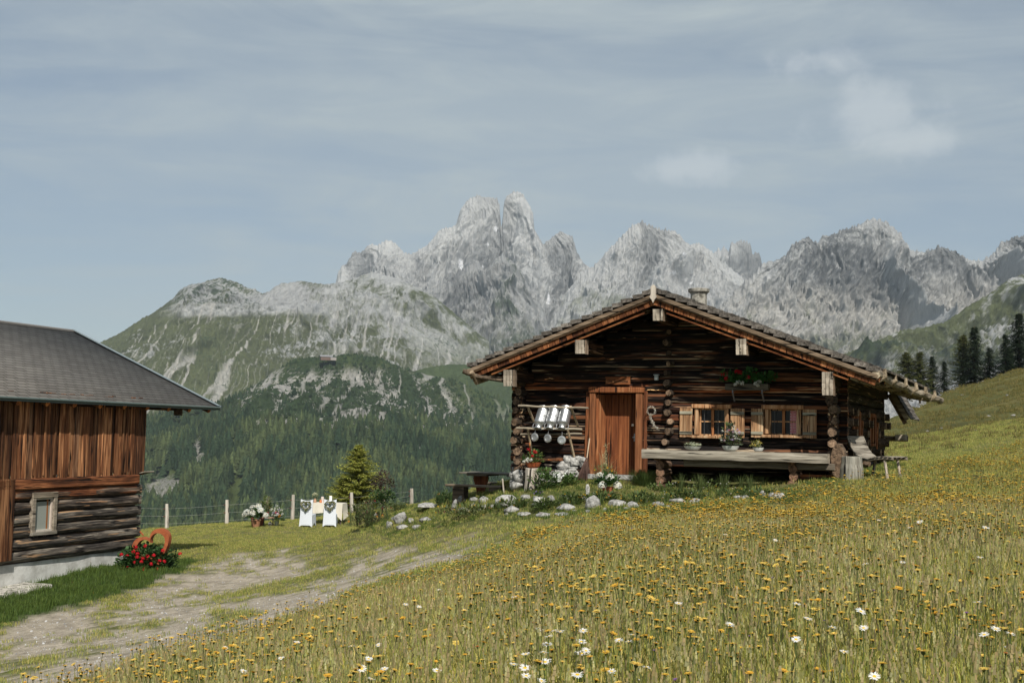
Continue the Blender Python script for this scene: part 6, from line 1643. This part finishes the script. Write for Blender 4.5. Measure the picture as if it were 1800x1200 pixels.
def shrub(px, py, d, rx, z0, z1, n, L, W, cols, label, name='shrub'):
    b = PV(px, py, d); t_ = thing(name, label, 'shrub', b); mb = MB()
    bush(mb, (0, 0, (z0+z1)/2), rx, rx*.8, (z1-z0)/2, n, L, W, cols, .4, lo=-1); mb.build('foliage', MT['leaf'], t_)
    mb = MB()
    for i in range(5): mb.tube([(0, 0, -.2), (rv.uniform(-.1, .1), 0, (z0+z1)/2), (rv.uniform(-rx, rx)*.6, rv.uniform(-.1, .1), z1*.95)], [.02, .014, .005], 5, (.08, .06, .045))
    mb.build('stems', MT['bark'], t_)
shrub(672, 893, 44, .42, .45, 1.25, 650, .07, .05, [(.05, .028, .028), (.075, .045, .035), (.09, .07, .04)], 'dark purple leaved shrub beside the larch')
shrub(672, 893, 43, .42, .05, .62, 700, .08, .06, [(.04, .085, .03), (.07, .12, .04), (.05, .09, .03)], 'round green shrub in front of the purple one')
# ================================================================== meadow: grass, flowers
def inst_points(name, pts, rot, scl, idx, protos, kind='stuff', label=None):
    me = bpy.data.meshes.new(name); n = len(pts); me.vertices.add(n); me.vertices.foreach_set('co', np.asarray(pts, np.float32).ravel())
    for nm, ty, dat in (('rot', 'FLOAT_VECTOR', rot), ('scl', 'FLOAT', scl), ('idx', 'INT', idx)):
        a = me.attributes.new(nm, ty, 'POINT'); a.data.foreach_set('vector' if ty == 'FLOAT_VECTOR' else 'value', np.asarray(dat, np.int32 if ty == 'INT' else np.float32).ravel())
    o = bpy.data.objects.new(name, me); COL.objects.link(o)
    c = bpy.data.collections.new(name+'_clumps')
    for k, p in enumerate(protos): p.name = '%s_clump_%02d' % (name, k); COL.objects.unlink(p); c.objects.link(p)
    g = bpy.data.node_groups.new(name, 'GeometryNodeTree'); g.interface.new_socket('Geometry', in_out='INPUT', socket_type='NodeSocketGeometry'); g.interface.new_socket('Geometry', in_out='OUTPUT', socket_type='NodeSocketGeometry')
    N = g.nodes; L = g.links; gi = N.new('NodeGroupInput'); go = N.new('NodeGroupOutput'); ip = N.new('GeometryNodeInstanceOnPoints'); ci = N.new('GeometryNodeCollectionInfo')
    ci.inputs['Collection'].default_value = c; ci.inputs['Separate Children'].default_value = True; ci.inputs['Reset Children'].default_value = True
    ip.inputs['Pick Instance'].default_value = True
    def at(nm, ty):
        a = N.new('GeometryNodeInputNamedAttribute'); a.data_type = ty; a.inputs['Name'].default_value = nm; return a.outputs['Attribute']
    L.new(gi.outputs[0], ip.inputs['Points']); L.new(ci.outputs[0], ip.inputs['Instance']); L.new(at('idx', 'INT'), ip.inputs['Instance Index']); L.new(at('rot', 'FLOAT_VECTOR'), ip.inputs['Rotation']); L.new(at('scl', 'FLOAT'), ip.inputs['Scale']); L.new(ip.outputs[0], go.inputs[0])
    m = o.modifiers.new('scatter', 'NODES'); m.node_group = g
    tag(o, label, None, None, kind); return o
def blade(mb, r, b, a, h, w, lean, col, col2=None, seg=3):
    dx = Vector((math.cos(a), math.sin(a), 0)); sd = Vector((-math.sin(a+r.uniform(-1, 1)), math.cos(a+r.uniform(-1, 1)), 0)).normalized()*w*.5
    V = []; C = []; col2 = col2 or col
    for i in range(seg):
        f = i/seg; c = tuple(col[k]*(1-f)+col2[k]*f for k in range(3)); p = Vector(b)+dx*lean*h*f*f+Vector((0, 0, h*f*(1-.12*lean*f))); V += [p-sd*(1-f*.6), p+sd*(1-f*.6)]; C += [c, c]
    V.append(Vector(b)+dx*lean*h+Vector((0, 0, h*(1-.25*lean)))); C.append(col2)
    mb.add(V, [(2*i, 2*i+1, 2*i+3, 2*i+2) for i in range(seg-1)]+[(2*seg-2, 2*seg-1, 2*seg)], C)
def clump(seed, n, h, w, spread, cols, seeds=0, hv=.35, lean=.5):
    r = random.Random(seed); mb = MB()
    for i in range(n):
        a = r.uniform(0, 6.28); s = spread*math.sqrt(r.random()); c = rc(r.choice(cols), .3, r); c2 = (c[0]*1.5+.01, c[1]*1.3+.006, c[2]*1.15)
        blade(mb, r, (s*math.cos(a*3.3), s*math.sin(a*3.3), 0), a, h*r.uniform(1-hv, 1+hv), w, r.uniform(0, lean), c, c2)
    for i in range(seeds):        # flowering stalks with small brown or straw heads
        a = r.uniform(0, 6.28); s = spread*math.sqrt(r.random()); hh = h*r.uniform(1.1, 1.75); b = Vector((s*math.cos(a), s*math.sin(a), 0)); tp = b+Vector((r.uniform(-.1, .1)*hh, r.uniform(-.1, .1)*hh, hh))
        c = r.choice([(.42, .38, .18), (.36, .35, .13), (.38, .30, .15)]); sd = Vector((w*.35, 0, 0)); mb.add([b-sd, b+sd, tp+sd*.5, tp-sd*.5], [(0, 1, 2, 3)], rc((.24, .26, .08), .3, r))
        for k in range(4):
            q = tp-Vector((0, 0, k*.014)); sz = .007*r.uniform(.7, 1.3); x = r.uniform(-1, 1)*.004
            mb.add([q+Vector((x-sz*.6, 0, -sz)), q+Vector((x+sz*.6, sz*.3, -sz)), q+Vector((x+sz*.4, 0, sz)), q+Vector((x-sz*.4, -sz*.3, sz))], [(0, 1, 2, 3)], rc(c, .3, r))
    return mb.build('clump', MT['grass'])
MT['grass'] = vcol('grass_blade', .65, .2, .35)
GM = [(.26, .31, .065), (.33, .35, .085), (.41, .39, .12), (.20, .26, .055), (.50, .44, .18)]
GS = [(.21, .26, .065), (.29, .30, .095), (.36, .34, .13), (.16, .21, .05)]
GH = [(.10, .115, .035), (.13, .13, .045), (.17, .15, .06)]
GL = [(.055, .10, .022), (.075, .13, .03), (.045, .085, .02)]
def fan(n, d0, d1, r, half=.60):
    d = np.sqrt(r.random(n)*(d1*d1-d0*d0)+d0*d0); u = r.uniform(-half, half, n); return u*d, d
HI = np.array(HM.inverted()); 
def outside_buildings(x, y):
    q = np.stack([x, y, 0*x, np.ones_like(x)], 0); l = HI @ q
    return ~((l[0] > XL-.15) & (l[0] < XR+.1) & (l[1] > -.05) & (l[1] < LEN+2.2))
lush_poly = plan([(0,1040),(225,990),(330,985),(290,1010),(240,1030),(150,1055),(0,1095),(-150,1130),(-150,1060)])
BC = np.array([P(236, 985, 32.3)[:2]])[0]; BD = np.array([-math.cos(math.radians(70.8)), -math.sin(math.radians(70.8))]); BN = np.array([math.sin(math.radians(70.8)), -math.cos(math.radians(70.8))])
TER = plan([(640,935),(700,945),(800,925),(900,915),(1000,912),(1100,908),(1250,898),(1400,888),(1440,870),(1480,850),(1560,835),(1600,815),(1560,812),(1480,838),(1400,852),(1180,862),(1100,852),(900,862),(780,880),(680,895)])
def meadow():
    r = np.random.default_rng(8)
    protos = [clump(i, 26, .16, .0042, .08, GM, 2) for i in range(5)]+[clump(20+i, 12, .13, .010, .07, GM, 1, lean=.9) for i in range(2)]+[clump(10+i, 28, .15, .008, .13, GM, 3) for i in range(4)]
    short = [clump(30+i, 24, .055, .009, .13, GS, 0) for i in range(4)]+[clump(40+i, 26, .12, .010, .13, GL, 0) for i in range(3)]+[clump(50+i, 30, .13, .020, .22, GH, 0, lean=.8) for i in range(2)]
    PT = []; RO = []; SCL = []; IX = []
    def put(x, y, ids, sc, z=None):
        n = len(x); z = gz(x, y) if z is None else z; PT.append(np.stack([x, y, z-.01], 1)); RO.append(np.stack([r.normal(0, .10, n), r.normal(0, .10, n), r.uniform(0, 6.28, n)], 1)); SCL.append(sc); IX.append(r.choice(ids, n))
    for (n, d0, d1, ids, s0) in ((23000, 3.4, 10, [0, 1, 2, 3, 4, 5, 6, 5], 1.0), (38000, 10, 20, [7, 8, 9, 10, 5], 1.0), (53000, 18, 48, [7, 8, 9, 10], 1.0)):
        x, y = fan(n, d0, d1, r); md = polydist(x, y, MEADOW); nn = fbm(x*.6, y*.6, 0*x+3, 3); k = (md+nn*.7 > 0) & outside_buildings(x, y) & (polydist(x, y, TER) < .1); x, y, nn, md = x[k], y[k], nn[k], md[k]
        put(x, y, ids, s0*(1+.45*nn)*r.uniform(.75, 1.2, len(x))*np.clip(.65+md*.4, .6, 1)*(1-.5*sstep(11, 21, y)))
    np_ = len(protos)
    x, y = fan(60000, 12, 58, r, .5); md = polydist(x, y, MEADOW); road, mead, nn, n2, st = ground_fields(x, y); lush = polydist(x, y, lush_poly)
    inb = ((x-BC[0])*BN[0]+(y-BC[1])*BN[1] < .02) & ((x-BC[0])*BD[0]+(y-BC[1])*BD[1] > -.1)
    k = (md < .3) & (r.random(len(x)) > road*.985) & outside_buildings(x, y) & ~inb & (drop(x, y) > -.6)
    x, y, nn, lush = x[k], y[k], nn[k], lush[k]; isl = lush > -.25+nn*.2
    put(x[~isl], y[~isl], [np_+i for i in range(4)], (1+.4*nn[~isl])*r.uniform(.6, 1.25, (~isl).sum()))
    put(x[isl], y[isl], [np_+i for i in (4, 5, 6)], r.uniform(.5, 1.15, isl.sum()))
    # extra lush growth by the barn and around the terrace
    x, y = fan(9000, 20, 40, r, .5); lush = polydist(x, y, lush_poly); inb = ((x-BC[0])*BN[0]+(y-BC[1])*BN[1] < .02) & ((x-BC[0])*BD[0]+(y-BC[1])*BD[1] > -.1); k = (lush > 0) & ~inb; put(x[k], y[k], [np_+4, np_+5, np_+6], r.uniform(.8, 1.5, k.sum()))
    x, y = fan(16000, 20, 42, r, .35); k = (polydist(x, y, TER) > 0) & outside_buildings(x, y); put(x[k], y[k], [np_+4, np_+5, np_+6], r.uniform(.35, .8, k.sum()))
    # hill tussocks
    x, y = fan(26000, 40, 235, r, .44); k = (np.arctan2(x, y) > .24) & (drop(x, y) > -.5); put(x[k], y[k], [np_+7, np_+8], r.uniform(.5, 1.3, k.sum())*(1+(y[k]-40)/160))
    inst_points('meadow_grass', np.vstack(PT), np.vstack(RO), np.concatenate(SCL), np.concatenate(IX), protos+short, label='dense olive meadow grass covering the slope and yard')
meadow()
def gravel():
    r = np.random.default_rng(41); pr = []
    for k in range(5):
        V, Fs = rock_mesh(300+k); V = V*np.array([1, .8, .5]); pr.append(mesh_np('pebble', V, Fs, MT['pebble'], col=np.full((len(V), 3), (.20, .26, .32, .38, .44)[k])))
    x, y = fan(60000, 11, 46, r, .5); rd, mead, nn, n2, st = ground_fields(x, y); k = r.random(len(x)) < rd*.55; x, y = x[k], y[k]; n = len(x)
    inst_points('gravel', np.stack([x, y, gz(x, y)-.03], 1), r.uniform(0, 6.28, (n, 3)), np.clip(r.lognormal(-4.35, .45, n), .007, .035), r.integers(0, 5, n), pr, label='loose pale gravel stones lying on the farm track')
def flower_proto(seed, hr, col, h, kind='hawkbit'):
    r = random.Random(seed); mb = MB(); top = Vector((r.uniform(-.03, .03), r.uniform(-.03, .03), h)); t1 = Vector((.0016, 0, 0))
    mb.add([Vector((0, 0, -.02))-t1, Vector((0, 0, -.02))+t1, top+t1, top-t1], [(0, 1, 2, 3)], (.10, .13, .04)); t2 = Vector((0, .0016, 0)); mb.add([Vector((0, 0, -.02))-t2, Vector((0, 0, -.02))+t2, top+t2, top-t2], [(0, 1, 2, 3)], (.10, .13, .04))
    for ring, (n, f, up) in enumerate(((11, 1., .15), (8, .65, .4))):
        for i in range(n):
            a = 6.283*i/n+ring*.3+r.uniform(-.1, .1); d = Vector((math.cos(a), math.sin(a), up*r.uniform(.4, 1.5))); s = Vector((-math.sin(a), math.cos(a), 0))*hr*.22; L = hr*f*r.uniform(.85, 1.1)
            mb.add([top-s*.4, top+s*.4, top+d*L+s, top+d*L-s], [(0, 1, 2, 3)], rc(col, .15, r))
    mb.ball(top+Vector((0, 0, -.004)), hr*.35, 6, (.09, .12, .03))
    return mb
def flowers():
    r = np.random.default_rng(17)
    yc = [(.70, .46, .07), (.68, .40, .05), (.72, .52, .12)]
    pr = [flower_proto(60+i, .014+.003*(i % 3), yc[i % 3], .20+.035*i).build('flower', MT['petal']) for i in range(6)]
    pr += [flower_proto(70+i, .023+.003*(i % 2), yc[i % 3], .11+.03*i).build('flower', MT['petal']) for i in range(4)]
    xs = []; ys = []
    for (n, d0, d1) in ((8200, 4.0, 10), (40000, 10, 20), (90000, 20, 46)):
        x, y = fan(n, d0, d1, r); nn = fbm(x*.45, y*.45, 0*x+9, 4); md = polydist(x, y, MEADOW); px, py = proj(np.stack([x, y, gz(x, y)], 1))
        k = (md > 0) & (nn*1.3+fbm(x*1.7, y*1.7, 0*x+2, 2)*.5+r.normal(0, .16, n) > .0) & outside_buildings(x, y); xs.append(x[k]); ys.append(y[k])
    x = np.concatenate(xs); y = np.concatenate(ys)
    z = gz(x, y); px, py = proj(np.stack([x, y, z+.25], 1)); vis = (px > 0) & (px < 1800) & (py < 1205) & (py > 600)
    o = np.argsort(np.where(vis, y, 1e9)); first = o[:300]; rest = np.setdiff1d(np.arange(len(x)), first)
    used = set()
    masters = [flower_proto(80+i, .011+.002*(i % 4), yc[i % 3], .19+.03*(i % 6)).build('yellow_flower', MT['petal']) for i in range(10)]
    for n_, i in enumerate(first):
        k = n_ % 10; ob = masters[k] if k not in used else masters[k].copy()
        if k in used: COL.objects.link(ob)
        used.add(k); ob.location = (x[i], y[i], z[i]); ob.rotation_euler = (r.normal(0, .12), r.normal(0, .12), r.uniform(0, 6.28)); s = r.uniform(.8, 1.2); ob.scale = (s, s, s)
        tag(ob, 'small yellow hawkbit flower on a thin stem in the foreground meadow', 'flower', 'yellow flowers in the near meadow')
    n = len(rest); far = np.clip((y[rest]-12)/30, 0, 1)
    inst_points('yellow_flowers', np.stack([x[rest], y[rest], z[rest]], 1), np.stack([r.normal(0, .15, n), r.normal(0, .15, n), r.uniform(0, 6.28, n)], 1), r.uniform(.6, 1.15, n)*(1-.25*sstep(9, 16, y[rest])*(y[rest] < 16)), np.where(y[rest] < 16, r.integers(0, 6, n), r.integers(6, 10, n)), pr, label='countless small yellow flowers scattered through the meadow')
    gravel()
    # tiny white, violet and russet heads
    pr2 = [flower_proto(90, .008, (.55, .55, .5), .17).build('f', MT['petal']), flower_proto(91, .009, (.25, .13, .30), .22).build('f', MT['petal']), flower_proto(92, .010, (.42, .13, .03), .24).build('f', MT['petal']), flower_proto(93, .007, (.22, .10, .05), .28).build('f', MT['petal'])]
    x, y = fan(9000, 4.3, 40, r); k = (polydist(x, y, MEADOW) > -.3) & outside_buildings(x, y); x, y = x[k], y[k]; n = len(x)
    x2, y2 = fan(3000, 16, 45, r, .5); k = (polydist(x2, y2, MEADOW) < 0) & (drop(x2, y2) > -.2) & outside_buildings(x2, y2) & (polydist(x2, y2, ROAD) < 0); x2, y2 = x2[k], y2[k]
    X_ = np.r_[x, x2]; Y_ = np.r_[y, y2]; zz = gz(X_, Y_)-np.r_[0*x, 0*x2+.10]; n = len(X_)
    inst_points('tiny_wildflowers', np.stack([X_, Y_, zz], 1), np.stack([r.normal(0, .15, n), r.normal(0, .15, n), r.uniform(0, 6.28, n)], 1), r.uniform(.7, 1.2, n), np.r_[r.choice([0, 0, 1, 2, 3], len(x)), r.choice([0, 0, 0, 2], len(x2))], pr2, label='tiny white and russet wildflower heads through the turf')
flowers()
# ------------------------------------------------------------------ ox-eye daisies, one by one
DAISY = [(1022,1148,13),(1022,1127,10),(962,1132,10),(965,1118,7),(958,1163,12),(923,1173,11),(952,1196,9),(925,1187,8),(903,1167,6),(1015,1185,12),(1030,1143,6),(1075,1179,8),(768,1178,8),(648,1157,7),(636,1175,9),(653,1193,7),(948,1106,5),(985,1109,7),(975,1108,6),(1025,1108,5),(1113,1115,5),(818,1071,3),(668,1063,3),(713,1062,3),(1193,1060,5),(1136,1172,8),(1088,1125,5),(1105,1127,5),(924,1149,6),(956,1146,5),(676,1175,4),(618,1135,4),(665,1133,5),
 (1513,1074,10),(1518,1103,9),(1463,1102,7),(1420,1087,8),(1399,1123,9),(1484,1145,8),(1537,1188,10),(1718,1058,8),(1776,1113,9),(1730,1115,6),(1521,991,6),(1587,988,5),(1723,979,6),(1733,927,7),(1617,917,6),(1600,927,5),(1620,1022,5),(1283,1097,5),(1400,1061,4),(1363,949,3),(1418,1002,4),(1774,877,3),(1708,885,3),(1275,939,3),(1248,978,3),(1545,914,4),(1750,1105,4),(522,1128,5),(494,1156,4),(428,1179,4),(283,1123,4),(396,1138,3),(771,1036,3),(737,1066,3),(904,1049,3)]
def daisies():
    r = random.Random(31); D = MT['petal']
    mst = []
    for i in range(4):
        mb = MB(); rr = random.Random(i)
        for k in range(20):
            a = 6.283*k/20+rr.uniform(-.06, .06); up = rr.uniform(-.1, .25); d = Vector((math.cos(a), math.sin(a), up)); s = Vector((-math.sin(a), math.cos(a), 0)); L = rr.uniform(.85, 1.05)
            mb.add([d*.25-s*.07, d*.25+s*.07, d*.65*L+s*.11, d*.65*L-s*.11, d*L+s*.05, d*L-s*.05], [(0, 1, 2, 3), (3, 2, 4, 5)], rc((.78, .78, .76), .06, rr))
        mb2 = MB(); mb2.lathe((0, 0, 0), [(.30, -.02), (.29, .06), (.20, .11), (.0, .13)], 12, (.62, .40, .03))
        mst.append((mb, mb2))
    used = []
    protos = {}
    for n_, (px, py, rad) in enumerate(DAISY):
        px += 0; h = r.uniform(.26, .36)
        ds = np.linspace(4, 45, 900); p = Pn(np.full_like(ds, px), np.full_like(ds, py), ds); g = gz(p[0], p[1]); k = np.where(p[2] <= g+h)[0]; i = k[0] if len(k) else 0; d = ds[i]; q = PV(px, py, d); gg = gzs(q.x, q.y)
        R = rad*d/F; R = min(max(R, .02), .045)
        side = 'left' if px < 700 else 'centre' if px < 1200 else 'right'; dist = 'nearest rows' if py > 1120 else 'middle distance' if py > 1000 else 'far part'
        grp = 'daisies in the %s, %s of the meadow' % (side, dist)
        t_ = thing('oxeye_daisy', 'white ox-eye daisy with a yellow eye, %s of the meadow in the %s' % (side, dist), 'daisy', (q.x, q.y, gg), group=grp)
        v = n_ % 4; tilt = Matrix.Translation((0, 0, q.z-gg)) @ Matrix.Rotation(r.uniform(.1, .75) if rad > 8 else r.uniform(-.1, .4), 4, 'X') @ Matrix.Rotation(r.uniform(-.3, .3), 4, 'Y') @ Matrix.Rotation(r.uniform(0, 6), 4, 'Z') @ Matrix.Scale(R, 4)
        if v not in protos:
            protos[v] = (mst[v][0].build('petals', D), mst[v][1].build('eye', MT['paint'])); a, b = protos[v]
        else: a, b = (o_.copy() for o_ in protos[v]); COL.objects.link(a); COL.objects.link(b)
        for o_ in (a, b): o_.parent = t_; o_.matrix_local = tilt
        mb = MB(); mb.tube([(r.uniform(-.02, .02), .01, -.02), (0, 0, (q.z-gg)*.6), (0, 0, q.z-gg)], .0022, 4, (.10, .14, .04), False); mb.build('stem', MT['leaf'], t_)
daisies()
# ================================================================== air between here and the mountains
def haze():
    x0, x1, y0, y1, z0, z1 = -9000, 9000, -300, 8200, -420, 1420
    V = [(x, y, z) for x in (x0, x1) for y in (y0, y1) for z in (z0, z1)]
    o = mesh_np('haze', V, [(0, 1, 3, 2), (4, 6, 7, 5), (0, 4, 5, 1), (2, 3, 7, 6), (0, 2, 6, 4), (1, 5, 7, 3)])
    m = bpy.data.materials.new('haze_air'); m.use_nodes = True; nt = m.node_tree; nt.nodes.remove(nt.nodes['Principled BSDF'])
    v = nt.nodes.new('ShaderNodeVolumePrincipled'); v.inputs['Color'].default_value = (.72, .84, .95, 1); v.inputs['Density'].default_value = 4.4e-5; v.inputs['Anisotropy'].default_value = .1
    nt.links.new(v.outputs[0], nt.nodes['Material Output'].inputs['Volume']); o.data.materials.append(m)
    tag(o, 'thin pale blue mountain haze', kind='stuff')
haze()
